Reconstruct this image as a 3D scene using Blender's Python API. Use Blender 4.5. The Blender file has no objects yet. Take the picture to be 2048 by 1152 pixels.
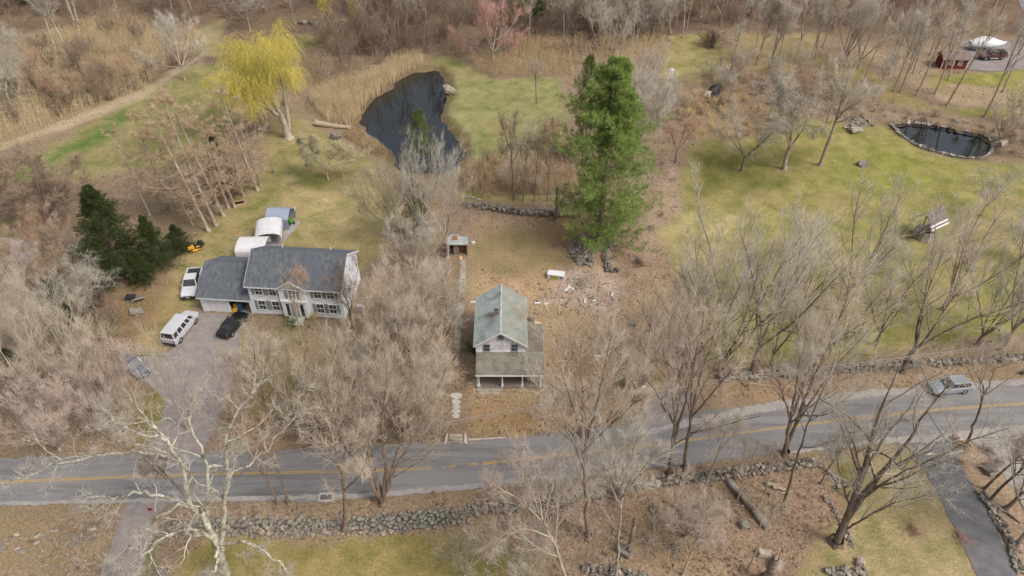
import bpy, math, random
import numpy as np

# ------------------------------------------------------------------ camera, sky, sun, exposure
scene = bpy.context.scene
FOC, TILT, CAMH = 1480.0, math.radians(39.5), 62.0      # focal length in photo pixels, tilt below horizon, metres up
cam_data = bpy.data.cameras.new("camera")
cam_data.sensor_width = 36.0
cam_data.lens = 36.0 * FOC / 2048.0
cam_data.clip_start = 1.0
cam_data.clip_end = 3000.0
camera = bpy.data.objects.new("camera", cam_data)
scene.collection.objects.link(camera)
camera.location = (0, 0, CAMH)
camera.rotation_euler = (math.pi / 2 - TILT, 0, 0)
scene.camera = camera

SUN_EL, SUN_AZ = math.radians(52), math.radians(122)      # azimuth clockwise from +Y
world = bpy.data.worlds.new("World")
scene.world = world
world.use_nodes = True
wn = world.node_tree
wn.nodes.clear()
sky = wn.nodes.new("ShaderNodeTexSky")
sky.sky_type = 'NISHITA'
sky.sun_disc = False
sky.sun_elevation = SUN_EL
sky.sun_rotation = SUN_AZ
sky.air_density = 1.0
sky.dust_density = 6.0
sky.ozone_density = 0.6
bg = wn.nodes.new("ShaderNodeBackground")
bg.inputs[1].default_value = 0.15
wo = wn.nodes.new("ShaderNodeOutputWorld")
veil = wn.nodes.new("ShaderNodeHueSaturation")      # thin overcast: the sky's own colour, paler
veil.inputs["Saturation"].default_value = 0.5
wn.links.new(sky.outputs[0], veil.inputs["Color"])
wn.links.new(veil.outputs[0], bg.inputs[0])
wn.links.new(bg.outputs[0], wo.inputs[0])

sun_data = bpy.data.lights.new("sun", 'SUN')
sun_data.energy = 1.15
sun_data.angle = math.radians(14)
sun_data.color = (1.0, 0.95, 0.88)
sun = bpy.data.objects.new("sun", sun_data)
scene.collection.objects.link(sun)
sun.rotation_euler = (math.pi / 2 - SUN_EL, 0, math.pi - SUN_AZ)
vs = scene.view_settings
vs.view_transform = 'Standard'
vs.look = 'None'
vs.exposure = 0.32
vs.gamma = 1.0
vs.use_curve_mapping = False
scene.cycles.use_denoising = True
scene.cycles.denoising_prefilter = 'NONE'
scene.cycles.max_bounces = 4
scene.cycles.diffuse_bounces = 2
scene.cycles.glossy_bounces = 2
scene.cycles.transmission_bounces = 2
scene.cycles.transparent_max_bounces = 4

# ------------------------------------------------------------------ helpers
rng = np.random.default_rng(7)
random.seed(7)
COL = scene.collection
CT, ST = math.cos(TILT), math.sin(TILT)


def P(x, y, z=0.0):
    """ground point (at height z) that the photo shows at pixel x, y"""
    u, v = (x - 1024) / FOC, (y - 576) / FOC
    t = (CAMH - z) / (ST + v * CT)
    return (u * t, (CT - v * ST) * t)


def PV(x, y, Y):
    """point on the vertical plane Y = const seen at pixel x, y"""
    u, v = (x - 1024) / FOC, (y - 576) / FOC
    t = Y / (CT - v * ST)
    return (u * t, Y, CAMH - t * (ST + v * CT))


def PY(X, Y, Z):
    dz = CAMH - Z
    return 576 + FOC * (dz * CT - Y * ST) / (Y * CT + dz * ST)


def height_to(X, Y, z0, ytop):
    lo, hi = z0, 45.0
    for _ in range(40):
        m = (lo + hi) / 2
        if PY(X, Y, m) > ytop:
            lo = m
        else:
            hi = m
    return lo - z0


def lin(r, g, b, k=1.25):
    f = lambda c: (c / 255 / 12.92) if c <= 10 else ((c / 255 + 0.055) / 1.055) ** 2.4
    return (f(r) / k, f(g) / k, f(b) / k)


def vnoise(x, y, s, seed=0):
    """smooth value noise in -1..1"""
    r = np.random.default_rng(seed)
    tab = r.uniform(-1, 1, (256, 256))
    x = np.asarray(x) / s + 1000
    y = np.asarray(y) / s + 1000
    xi, yi = np.floor(x).astype(int), np.floor(y).astype(int)
    fx, fy = x - xi, y - yi
    fx, fy = fx * fx * (3 - 2 * fx), fy * fy * (3 - 2 * fy)
    g = lambda a, b: tab[a & 255, b & 255]
    return (g(xi, yi) * (1 - fx) * (1 - fy) + g(xi + 1, yi) * fx * (1 - fy)
            + g(xi, yi + 1) * (1 - fx) * fy + g(xi + 1, yi + 1) * fx * fy)


def sdist(px, py, poly):
    """signed distance to polygon, positive inside"""
    poly = np.asarray(poly, float)
    a, b = poly, np.roll(poly, -1, 0)
    d = np.full(px.shape, 1e9)
    ins = np.zeros(px.shape, bool)
    for (x0, y0), (x1, y1) in zip(a, b):
        ex, ey = x1 - x0, y1 - y0
        t = np.clip(((px - x0) * ex + (py - y0) * ey) / (ex * ex + ey * ey + 1e-12), 0, 1)
        d = np.minimum(d, np.hypot(px - x0 - t * ex, py - y0 - t * ey))
        c = ((y0 > py) != (y1 > py)) & (px < (x1 - x0) * (py - y0) / (y1 - y0 + 1e-12) + x0)
        ins ^= c
    return np.where(ins, d, -d)


def smooth(a, b, x):
    t = np.clip((x - a) / (b - a), 0, 1)
    return t * t * (3 - 2 * t)


def gpoly(pts):
    return [P(x, y) for x, y in pts]


# ------------------------------------------------------------------ materials
MATS = {}


def mat(name, c1, c2=None, scale=4.0, rough=0.85, detail=5.0, bump=0.0, bscale=None, spec=0.3,
        metal=0.0, stretch=None, ramp=(0.35, 0.65), c3=None, rand=0.0, coords='Object', sheen=0.0):
    if name in MATS:
        return MATS[name]
    m = bpy.data.materials.new(name)
    m.use_nodes = True
    nt = m.node_tree
    b = nt.nodes["Principled BSDF"]
    b.inputs["Roughness"].default_value = rough
    b.inputs["Metallic"].default_value = metal
    b.inputs["Specular IOR Level"].default_value = spec
    if c2 is None:
        b.inputs["Base Color"].default_value = (*c1, 1)
        out = None
    tc = nt.nodes.new("ShaderNodeTexCoord")
    vec = tc.outputs[coords]
    if stretch:
        mp = nt.nodes.new("ShaderNodeMapping")
        mp.inputs["Scale"].default_value = stretch
        nt.links.new(vec, mp.inputs[0])
        vec = mp.outputs[0]
    if c2 is not None:
        n = nt.nodes.new("ShaderNodeTexNoise")
        n.inputs["Scale"].default_value = scale
        n.inputs["Detail"].default_value = detail
        n.inputs["Roughness"].default_value = 0.65
        nt.links.new(vec, n.inputs["Vector"])
        r = nt.nodes.new("ShaderNodeValToRGB")
        e = r.color_ramp.elements
        e[0].position, e[1].position = ramp
        e[0].color, e[1].color = (*c1, 1), (*c2, 1)
        nt.links.new(n.outputs["Fac"], r.inputs[0])
        out = r.outputs[0]
        if c3 is not None:
            n2 = nt.nodes.new("ShaderNodeTexNoise")
            n2.inputs["Scale"].default_value = scale * 0.27
            n2.inputs["Detail"].default_value = 3
            nt.links.new(vec, n2.inputs["Vector"])
            r2 = nt.nodes.new("ShaderNodeValToRGB")
            r2.color_ramp.elements[0].position = 0.5
            r2.color_ramp.elements[1].position = 0.66
            nt.links.new(n2.outputs["Fac"], r2.inputs[0])
            mx = nt.nodes.new("ShaderNodeMixRGB")
            nt.links.new(r2.outputs[0], mx.inputs[0])
            nt.links.new(out, mx.inputs[1])
            mx.inputs[2].default_value = (*c3, 1)
            out = mx.outputs[0]
        if rand:
            oi = nt.nodes.new("ShaderNodeObjectInfo")
            mr = nt.nodes.new("ShaderNodeMapRange")
            mr.inputs["To Min"].default_value = 1 - rand
            mr.inputs["To Max"].default_value = 1 + rand
            nt.links.new(oi.outputs["Random"], mr.inputs[0])
            hs = nt.nodes.new("ShaderNodeHueSaturation")
            nt.links.new(mr.outputs[0], hs.inputs["Value"])
            nt.links.new(out, hs.inputs["Color"])
            out = hs.outputs[0]
        nt.links.new(out, b.inputs["Base Color"])
    if bump:
        nb = nt.nodes.new("ShaderNodeTexNoise")
        nb.inputs["Scale"].default_value = bscale or scale * 3
        nb.inputs["Detail"].default_value = 4
        nt.links.new(vec, nb.inputs["Vector"])
        bm = nt.nodes.new("ShaderNodeBump")
        bm.inputs["Strength"].default_value = bump
        bm.inputs["Distance"].default_value = 0.05
        nt.links.new(nb.outputs["Fac"], bm.inputs["Height"])
        nt.links.new(bm.outputs[0], b.inputs["Normal"])
    MATS[name] = m
    return m


# ------------------------------------------------------------------ mesh building
def np_mesh(name, verts, quads=None, tris=None, smooth_shade=False):
    me = bpy.data.meshes.new(name)
    quads = np.zeros((0, 4), np.int32) if quads is None else np.asarray(quads, np.int32).reshape(-1, 4)
    tris = np.zeros((0, 3), np.int32) if tris is None else np.asarray(tris, np.int32).reshape(-1, 3)
    nq, ntr = len(quads), len(tris)
    me.vertices.add(len(verts))
    me.vertices.foreach_set("co", np.ascontiguousarray(verts, np.float32).ravel())
    loops = np.concatenate([quads.ravel(), tris.ravel()]).astype(np.int32)
    me.loops.add(len(loops))
    me.loops.foreach_set("vertex_index", loops)
    me.polygons.add(nq + ntr)
    starts = np.concatenate([np.arange(nq) * 4, nq * 4 + np.arange(ntr) * 3]).astype(np.int32)
    me.polygons.foreach_set("loop_start", starts)
    me.update(calc_edges=True)
    if smooth_shade:
        me.polygons.foreach_set("use_smooth", np.ones(nq + ntr, bool))
    return me


class NB:
    """collects numpy pieces into one mesh"""

    def __init__(self):
        self.v, self.q, self.t, self.n = [], [], [], 0

    def add(self, v, q=None, t=None):
        v = np.asarray(v, float).reshape(-1, 3)
        if q is not None and len(q):
            self.q.append(np.asarray(q).reshape(-1, 4) + self.n)
        if t is not None and len(t):
            self.t.append(np.asarray(t).reshape(-1, 3) + self.n)
        self.v.append(v)
        self.n += len(v)

    def mesh(self, name, sm=False):
        return np_mesh(name, np.concatenate(self.v), np.concatenate(self.q) if self.q else None,
                       np.concatenate(self.t) if self.t else None, sm)


class MB:
    """small hand-built meshes: boxes, prisms, rods"""

    def __init__(self):
        self.v, self.f = [], []

    def poly(self, pts):
        n = len(self.v)
        self.v += [tuple(p) for p in pts]
        self.f.append(tuple(range(n, n + len(pts))))
        return self

    def box(self, x0, x1, y0, y1, z0, z1):
        n = len(self.v)
        self.v += [(x0, y0, z0), (x1, y0, z0), (x1, y1, z0), (x0, y1, z0),
                   (x0, y0, z1), (x1, y0, z1), (x1, y1, z1), (x0, y1, z1)]
        for f in ((0, 3, 2, 1), (4, 5, 6, 7), (0, 1, 5, 4), (1, 2, 6, 5), (2, 3, 7, 6), (3, 0, 4, 7)):
            self.f.append(tuple(n + i for i in f))
        return self

    def hexa(self, c):
        n = len(self.v)
        self.v += [tuple(p) for p in c]
        for f in ((0, 3, 2, 1), (4, 5, 6, 7), (0, 1, 5, 4), (1, 2, 6, 5), (2, 3, 7, 6), (3, 0, 4, 7)):
            self.f.append(tuple(n + i for i in f))
        return self

    def slab(self, a, b, c, d, th):
        """a thick sheet: four corners of the top, thickness down its normal"""
        a, b, c, d = (np.array(p, float) for p in (a, b, c, d))
        nrm = np.cross(b - a, d - a)
        nrm /= np.linalg.norm(nrm)
        lo = [p - nrm * th for p in (a, b, c, d)]
        return self.hexa(lo + [a, b, c, d])

    def prism(self, pts, a0, a1, axis='y'):
        """2-D outline pushed along an axis"""
        n, k = len(self.v), len(pts)
        put = {'y': lambda p, a: (p[0], a, p[1]), 'x': lambda p, a: (a, p[0], p[1]), 'z': lambda p, a: (p[0], p[1], a)}[axis]
        self.v += [put(p, a0) for p in pts] + [put(p, a1) for p in pts]
        self.f.append(tuple(n + i for i in range(k)))
        self.f.append(tuple(n + k + i for i in reversed(range(k))))
        for i in range(k):
            j = (i + 1) % k
            self.f.append((n + j, n + i, n + k + i, n + k + j))
        return self

    def rod(self, p0, p1, r0, r1=None, sides=8):
        r1 = r0 if r1 is None else r1
        p0, p1 = np.array(p0, float), np.array(p1, float)
        t = (p1 - p0) / np.linalg.norm(p1 - p0)
        u = np.cross(t, (0, 0, 1) if abs(t[2]) < 0.9 else (1, 0, 0))
        u /= np.linalg.norm(u)
        w = np.cross(t, u)
        n = len(self.v)
        for p, r in ((p0, r0), (p1, r1)):
            for i in range(sides):
                a = 2 * math.pi * i / sides
                self.v.append(tuple(p + r * (math.cos(a) * u + math.sin(a) * w)))
        self.f.append(tuple(n + i for i in reversed(range(sides))))
        self.f.append(tuple(n + sides + i for i in range(sides)))
        for i in range(sides):
            j = (i + 1) % sides
            self.f.append((n + i, n + j, n + sides + j, n + sides + i))
        return self

    def mesh(self, name):
        import bmesh
        me = bpy.data.meshes.new(name)
        me.from_pydata(self.v, [], self.f)
        bm = bmesh.new()
        bm.from_mesh(me)
        bmesh.ops.recalc_face_normals(bm, faces=bm.faces)
        bm.to_mesh(me)
        bm.free()
        return me

    def build(self, name, m, parent=None, loc=None, rot=None, bevel=0.0):
        me = self.mesh(name)
        me.materials.append(m)
        o = obj(name, me, parent)
        if loc:
            o.location = loc
        if rot:
            o.rotation_euler = rot
        if bevel:
            bv = o.modifiers.new("bevel", 'BEVEL')
            bv.width = bevel
            bv.segments = 2
            bv.limit_method = 'ANGLE'
        return o


def obj(name, data, parent=None):
    o = bpy.data.objects.new(name, data)
    COL.objects.link(o)
    if parent:
        o.parent = parent
    return o


def tag(o, label, cat, group=None):
    o["label"] = label
    o["category"] = cat
    if group:
        o["group"] = group
    return o


def thing(name, label, cat, loc=(0, 0, 0), rz=0.0, group=None):
    o = obj(name, None)
    o.empty_display_size = 0.3
    o.location = loc
    o.rotation_euler = (0, 0, rz)
    return tag(o, label, cat, group)


def structure(o):
    o["kind"] = "structure"
    return o


def stuff(o, label=None, cat=None):
    o["kind"] = "stuff"
    if label:
        tag(o, label, cat)
    return o
# ------------------------------------------------------------------ the ground
ROAD_N = [(-500, 945), (-200, 928), (0, 916), (350, 908), (700, 893), (950, 884), (1150, 862), (1350, 832), (1550, 803), (1700, 786), (1860, 774), (2048, 764), (2300, 752), (2700, 735)]
ROAD_S = [(-500, 1040), (-200, 1022), (0, 1012), (350, 1004), (700, 1000), (950, 978), (1150, 955), (1350, 932), (1550, 908), (1700, 888), (1860, 872), (2048, 858), (2300, 842), (2700, 820)]
LINE = [(-500, 988), (-200, 974), (0, 965), (300, 952), (500, 947), (700, 943), (860, 937), (950, 929), (1140, 909), (1340, 886), (1600, 850), (1850, 822), (2048, 807), (2300, 791), (2700, 770)]
WALL = [(215, 1052), (320, 1034), (500, 1032), (700, 1030), (930, 1010), (1080, 985), (1240, 968), (1400, 952), (1540, 934), (1650, 922)]
POND = [(712, 235), (735, 205), (770, 180), (800, 152), (835, 138), (870, 137), (892, 150), (893, 175), (888, 205), (885, 232), (898, 252), (920, 275), (930, 300), (920, 325), (880, 345), (810, 340), (772, 312), (765, 290), (735, 262)]
POND2 = [(1787, 250), (1825, 246), (1875, 252), (1925, 262), (1966, 270), (1982, 285), (1978, 303), (1960, 314), (1930, 313), (1880, 303), (1835, 288), (1805, 268)]
STREAM = [(1420, 170), (1440, 160), (1448, 172), (1436, 190), (1446, 205), (1440, 218), (1425, 212), (1416, 195)]
POOL = [(1530, 200), (1560, 201), (1590, 192), (1596, 197), (1562, 207), (1535, 206)]
WALL_W = np.array(gpoly(WALL))


def axis(lo, hi, step, outer):
    core = np.arange(lo, hi + 1e-6, step)
    left = lo - np.cumsum(outer)
    right = hi + np.cumsum(outer)
    return np.concatenate([left[::-1], core, right])


GX = axis(-142, 142, 0.8, [2, 4, 8, 16, 30, 60, 120, 240, 400])
GY = axis(24, 206, 0.8, [2, 4, 8, 16, 30, 60, 120, 240, 400])
XX, YY = np.meshgrid(GX, GY)
x_, y_ = XX.ravel(), YY.ravel()


def south_drop(x, y):
    """how far the ground lies below the road south of the stone wall"""
    wy = np.interp(x, WALL_W[:, 0], WALL_W[:, 1])
    amt = np.interp(x, [P(150, 1080)[0], P(250, 1060)[0], P(330, 1050)[0], P(900, 1050)[0], P(1150, 1000)[0], P(1500, 950)[0], P(1680, 940)[0]],
                    [0.0, 0.15, 1.25, 1.25, 0.7, 0.4, 0.0])
    return -amt * smooth(-0.2, 1.5, wy - y)


def ground_z(x, y):
    x, y = np.asarray(x, float), np.asarray(y, float)
    z = south_drop(x, y)
    return z


z_ = ground_z(x_, y_)
near_road = np.minimum(smooth(0, 4, np.abs(y_ - np.interp(x_, *np.array(gpoly(LINE)).T)) - 4.2), 1)
FLAT = [[(385, 615), (510, 622), (490, 740), (410, 915), (270, 915), (340, 800), (225, 740), (230, 695), (350, 690)],
        [(1870, 125), (1920, 72), (2200, 72), (2250, 145), (1960, 150)], [(905, 470), (945, 470), (940, 720), (905, 720)],
        [(900, 780), (935, 780), (935, 890), (900, 890)], [(1300, 760), (1410, 775), (1380, 860), (1280, 870)],
        [(470, 520), (560, 440), (600, 450), (560, 530)], [(1800, 870), (1920, 860), (2090, 1250), (1970, 1250)], [(1920, 860), (2250, 840), (2300, 1080), (2060, 1080)],
        [(2010, -40), (2110, -40), (2180, 120), (2070, 120)], [(170, 1240), (250, 1000), (350, 1000), (250, 1240)]]
for pl in FLAT:
    near_road = near_road * smooth(0.3, 1.5, -sdist(x_, y_, gpoly(pl)))
z_ = z_ + near_road * (0.06 * vnoise(x_, y_, 3.0, 3) + 0.03 * vnoise(x_, y_, 1.1, 4)) - 0.015
for pl, w in ((POND, 2.2), (POND2, 1.0), (STREAM, 0.8), (POOL, 0.6)):
    sd = sdist(x_, y_, gpoly(pl)) + (0.55 if w > .9 else .2) * vnoise(x_, y_, 2.6, 5) + (.3 if w > .9 else .1) * vnoise(x_, y_, 1.0, 6)
    z_ = np.where(sd > -1.2, np.minimum(z_, -0.45 * np.clip((sd + 1.2) / 1.2, 0, 3) ** 0.9 + 0.02), z_)

# surface colours (what the ground is made of), region by region; two lawn patches also hold tree shade
C = np.tile(np.array(lin(150, 127, 105)), (len(x_), 1))
G = np.zeros(len(x_))
wn1 = vnoise(x_, y_, 5.0, 11) * 1.0 + vnoise(x_, y_, 1.7, 12) * 0.7


def region(pts, col, soft=0.8, grass=0.0, wob=0.8, amt=1.0, world_pts=False):
    pl = pts if world_pts else gpoly(pts)
    s = sdist(x_, y_, pl)
    w = smooth(-soft, soft, s + wob * wn1) * amt
    C[:] = C * (1 - w[:, None]) + np.array(col) * w[:, None]
    G[:] = G * (1 - w) + grass * w


region([(-700, -300), (2800, -300), (2800, 60), (1800, 75), (1450, 60), (1130, 130), (930, 100), (620, 130), (300, 170), (-700, 330)], lin(122, 98, 84), 4, wob=3)
region([(-100, 60), (320, 60), (330, 180), (200, 230), (-100, 330)], lin(160, 138, 108), 3, wob=2)
# lawns
region([(330, 560), (400, 470), (470, 400), (530, 335), (540, 240), (590, 225), (640, 262), (690, 285), (745, 320), (790, 400), (785, 480), (735, 540), (560, 545), (420, 540), (395, 600), (370, 640), (335, 700), (300, 745), (265, 745), (262, 700), (290, 640)], lin(166, 152, 101), 0.7, 1)
region([(560, 440), (600, 370), (700, 365), (770, 400), (770, 440), (640, 470)], lin(186, 168, 116), 2.5, 1)
region([(590, 350), (655, 340), (715, 352), (690, 375), (620, 378)], lin(120, 122, 62), 1.5, 1)  # green patch under the apple tree, its soft shadow painted in
region([(470, 440), (540, 380), (560, 300), (585, 300), (560, 380), (500, 450)], lin(140, 140, 80), 2, 1, amt=0.7)
region([(270, 640), (330, 600), (370, 620), (330, 700), (300, 740), (265, 740)], lin(172, 150, 98), 1.5, 1)
region([(250, 560), (330, 520), (330, 600), (270, 680), (255, 740), (215, 720), (225, 620)], lin(140, 110, 78), 1.5)
region([(-300, 400), (-300, 420), (0, 350), (100, 290), (250, 215), (400, 120), (450, 135), (480, 230), (440, 300), (330, 330), (200, 350), (100, 365), (0, 375), (0, 470), (-300, 520)], lin(152, 146, 94), 1, 1)
region([(-50, 375), (60, 335), (130, 292), (250, 225), (265, 240), (180, 295), (60, 350), (-50, 400)], lin(108, 130, 60), 1.6, 1, wob=1.2)
region([(-200, 345), (0, 299), (130, 258), (290, 194), (400, 117), (392, 111), (275, 182), (122, 242), (0, 289), (-200, 333)], lin(184, 166, 134), 0.9, 0.2, wob=.5)
region([(230, 300), (330, 270), (440, 190), (440, 300), (330, 345)], lin(128, 130, 70), 2, 1, amt=0.8)
region([(380, 60), (450, 40), (440, 110), (400, 110)], lin(160, 150, 110), 1.5, 0.6)
region([(850, 113), (900, 112), (950, 145), (1000, 160), (1110, 155), (1130, 200), (1110, 335), (1000, 350), (930, 352), (937, 300), (905, 265), (885, 230), (895, 180), (895, 145)], lin(154, 152, 97), 0.8, 1)
region([(560, 90), (600, 70), (690, 55), (730, 60), (660, 90), (580, 108)], lin(140, 134, 84), 1.5, 1)
region([(925, 388), (1000, 380), (1145, 392), (1145, 412), (1000, 402), (925, 405)], lin(160, 148, 96), 0.7, 1)
region([(1372, 288), (1480, 280), (1560, 268), (1600, 235), (1660, 240), (1700, 255), (1785, 255), (1850, 300), (1930, 322), (2100, 330), (2200, 420), (2200, 640), (1900, 690), (1600, 730), (1420, 715), (1350, 545), (1297, 500), (1310, 462), (1362, 420), (1362, 340)], lin(160, 152, 86), 0.8, 1)
region([(1380, 300), (1560, 285), (1640, 300), (1560, 380), (1390, 390)], lin(122, 118, 60), 3.0, 1, amt=0.9)  # darker olive below the lawn trees, canopy shade put into the colour
region([(1640, 330), (1760, 290), (1900, 330), (1900, 370), (1760, 400)], lin(150, 150, 66), 2.5, 1, amt=0.9)
region([(1300, 500), (1330, 460), (1400, 420), (1500, 440), (1420, 540), (1340, 530)], lin(186, 172, 116), 2.0, 1, amt=0.8)
region([(1900, 560), (2048, 540), (2048, 640), (1880, 680)], lin(140, 142, 62), 2.5, 1, amt=0.7)
region([(1335, 70), (1425, 62), (1470, 130), (1400, 165), (1325, 160)], lin(170, 158, 102), 1, 1)
region([(1460, 65), (1640, 68), (1650, 130), (1560, 150), (1470, 140)], lin(172, 150, 104), 1.8, 0.5)
region([(1640, 120), (1720, 125), (1820, 190), (1880, 215), (1840, 222), (1760, 200), (1660, 190)], lin(166, 148, 92), 1.5, .7)
region([(1720, 90), (1880, 140), (1900, 160), (1850, 175), (1740, 130)], lin(170, 146, 116), 1.5)
region([(1860, 150), (2100, 135), (2200, 190), (2048, 210), (1950, 195), (1870, 175)], lin(160, 154, 80), 1, 1)
region([(1880, 215), (2020, 215), (2048, 232), (1940, 236)], lin(150, 146, 74), 1, 1)
region([(1890, 165), (2010, 175), (2030, 205), (1930, 212), (1870, 195)], lin(178, 150, 118), 1.2)
region([(330, 1200), (342, 1085), (420, 1068), (700, 1066), (935, 1046), (1010, 1075), (1085, 1100), (1110, 1200)], lin(156, 142, 82), 0.7, 1)
region([(350, 1200), (360, 1100), (500, 1130), (640, 1200)], lin(178, 156, 104), 1.5, 1, amt=0.8)
region([(1560, 1180), (1640, 1065), (1700, 1010), (1665, 925), (1740, 893), (1835, 903), (1880, 985), (1960, 1180)], lin(174, 158, 112), 0.8, 1)
region([(1640, 930), (1700, 920), (1720, 980), (1700, 1040), (1650, 1000)], lin(128, 120, 52), 0.9, 1, amt=0.8)
region([(1560, 1070), (1620, 1040), (1640, 1060), (1600, 1090)], lin(106, 102, 48), 0.9, 0.8)
region([(1250, 960), (1540, 945), (1660, 935), (1690, 1010), (1640, 1060), (1560, 1170), (1240, 1180)], lin(162, 133, 108), 1, 0, amt=0.9)
region([(-100, 1020), (230, 1022), (225, 1160), (-100, 1160)], lin(152, 128, 102), 1)
region([(270, 1095), (300, 1068), (320, 1065), (300, 1130), (275, 1150)], lin(98, 118, 44), 0.5, 1)
region([(225, 870), (245, 790), (330, 775), (352, 830), (305, 890), (250, 897)], lin(146, 134, 78), 1, 1)
region([(465, 800), (490, 740), (580, 720), (700, 720), (640, 820), (500, 850)], lin(140, 128, 84), 1.5, 0.8)
region([(440, 690), (480, 660), (700, 660), (720, 720), (560, 730), (470, 740)], lin(158, 140, 108), 1.2, 0.5)
region([(490, 850), (640, 830), (700, 890), (520, 895)], lin(120, 98, 84), 1.5)
# cottage yard
region([(932, 428), (1140, 418), (1185, 470), (1210, 520), (1335, 560), (1345, 770), (1250, 850), (1050, 870), (935, 870), (935, 520)], lin(182, 152, 116), 0.9, 0.15)
region([(940, 455), (1125, 450), (1140, 530), (1010, 560), (945, 530)], lin(158, 136, 94), 2.2, 0.5)
region([(935, 560), (1090, 550), (1080, 600), (940, 600)], lin(198, 164, 120), 1.5, 0.2, amt=0.8)
region([(1040, 418), (1165, 415), (1190, 480), (1120, 500), (1060, 440)], lin(152, 112, 84), 1.5)
region([(1120, 535), (1230, 530), (1250, 575), (1200, 625), (1080, 605)], lin(190, 164, 148), 1.0)
region([(1230, 500), (1330, 480), (1340, 560), (1250, 590)], lin(160, 132, 104), 1.5)
region([(935, 820), (1050, 805), (1090, 860), (940, 870)], lin(168, 132, 86), 1.2, 0.2)
region([(700, 640), (930, 520), (935, 880), (700, 890)], lin(140, 114, 92), 1.5)
region([(1270, 480), (1345, 325), (1362, 420), (1310, 465), (1300, 520)], lin(168, 142, 120), 0.8)
# paved and worn ground
region([(1430, 760), (1700, 738), (2060, 716), (2060, 760), (1700, 782), (1430, 815)], lin(166, 134, 106), 0.8)
region([(1900, 880), (2100, 850), (2100, 1200), (2020, 1200), (1920, 960)], lin(172, 144, 116), 0.8)

grey = C @ np.array([.3, .5, .2])
sat = (.70 + .18 * G)[:, None]
C = (C * sat + grey[:, None] * (1 - sat)) * np.array([1.0, 1.03, 1.03]) * (1 - .12 * G)[:, None]
for pl, wd in ((POND, 1.5), (POND2, 1.2), (STREAM, .8), (POOL, .6)):      # wet, muddy margins
    sd = sdist(x_, y_, gpoly(pl)) + .6 * wn1
    w = smooth(-wd - .8, -wd + .6, sd)[:, None] * .75
    C = C * (1 - w) + np.array(lin(96, 82, 66)) * w
verts = np.stack([x_, y_, z_], 1)
nx, ny = len(GX), len(GY)
ii = (np.arange(ny - 1)[:, None] * nx + np.arange(nx - 1)[None]).ravel()
gme = np_mesh("ground", verts, np.stack([ii, ii + 1, ii + nx + 1, ii + nx], 1), smooth_shade=True)
at = gme.attributes.new("tone", 'FLOAT_COLOR', 'POINT')
at.data.foreach_set("color", np.concatenate([C, G[:, None]], 1).astype(np.float32).ravel())
ground = structure(obj("ground", gme))

gm = bpy.data.materials.new("ground")
gm.use_nodes = True
nt = gm.node_tree
gb = nt.nodes["Principled BSDF"]
gb.inputs["Roughness"].default_value = 0.95
gb.inputs["Specular IOR Level"].default_value = 0.1
att = nt.nodes.new("ShaderNodeAttribute")
att.attribute_name = "tone"
tc = nt.nodes.new("ShaderNodeTexCoord")


def gnoise(scale, detail=4, rough=0.6, stretch=None):
    n = nt.nodes.new("ShaderNodeTexNoise")
    n.inputs["Scale"].default_value = scale
    n.inputs["Detail"].default_value = detail
    n.inputs["Roughness"].default_value = rough
    if stretch:
        mp = nt.nodes.new("ShaderNodeMapping")
        mp.inputs["Scale"].default_value = stretch[0]
        mp.inputs["Rotation"].default_value = (0, 0, stretch[1])
        nt.links.new(tc.outputs["Object"], mp.inputs[0])
        nt.links.new(mp.outputs[0], n.inputs["Vector"])
    else:
        nt.links.new(tc.outputs["Object"], n.inputs["Vector"])
    return n.outputs["Fac"]


def gramp(src, p0, p1, c0, c1):
    r = nt.nodes.new("ShaderNodeValToRGB")
    r.color_ramp.elements[0].position, r.color_ramp.elements[1].position = p0, p1
    r.color_ramp.elements[0].color, r.color_ramp.elements[1].color = (*c0, 1), (*c1, 1)
    nt.links.new(src, r.inputs[0])
    return r.outputs[0]


def gmix(fac, a, b, mode='MIX'):
    m = nt.nodes.new("ShaderNodeMixRGB")
    m.blend_type = mode
    for i, s in enumerate((fac, a, b)):
        if isinstance(s, (int, float)):
            m.inputs[i].default_value = s
        elif isinstance(s, tuple):
            m.inputs[i].default_value = (*s, 1)
        else:
            nt.links.new(s, m.inputs[i])
    return m.outputs[0]


# straw / green patching of the grass
patch = gramp(gnoise(0.30, 7, 0.68), 0.38, 0.62, (0.64, 0.71, 0.54), (1.28, 1.18, 1.30))
blades = gramp(gnoise(1.6, 6, 0.75, ((0.6, 2.2, 1), 0.75)), 0.32, 0.7, (0.80, 0.84, 0.72), (1.24, 1.19, 1.22))
grass_c = gmix(0.9, gmix(0.85, att.outputs["Color"], patch, 'MULTIPLY'), blades, 'MULTIPLY')
worn = gramp(gnoise(0.13, 6, 0.72), 0.50, 0.64, (0.0, 0.0, 0.0), (0.55, 0.55, 0.55))       # thin, leaf-strewn patches
grass_c = gmix(worn, grass_c, lin(164, 144, 108))
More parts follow.
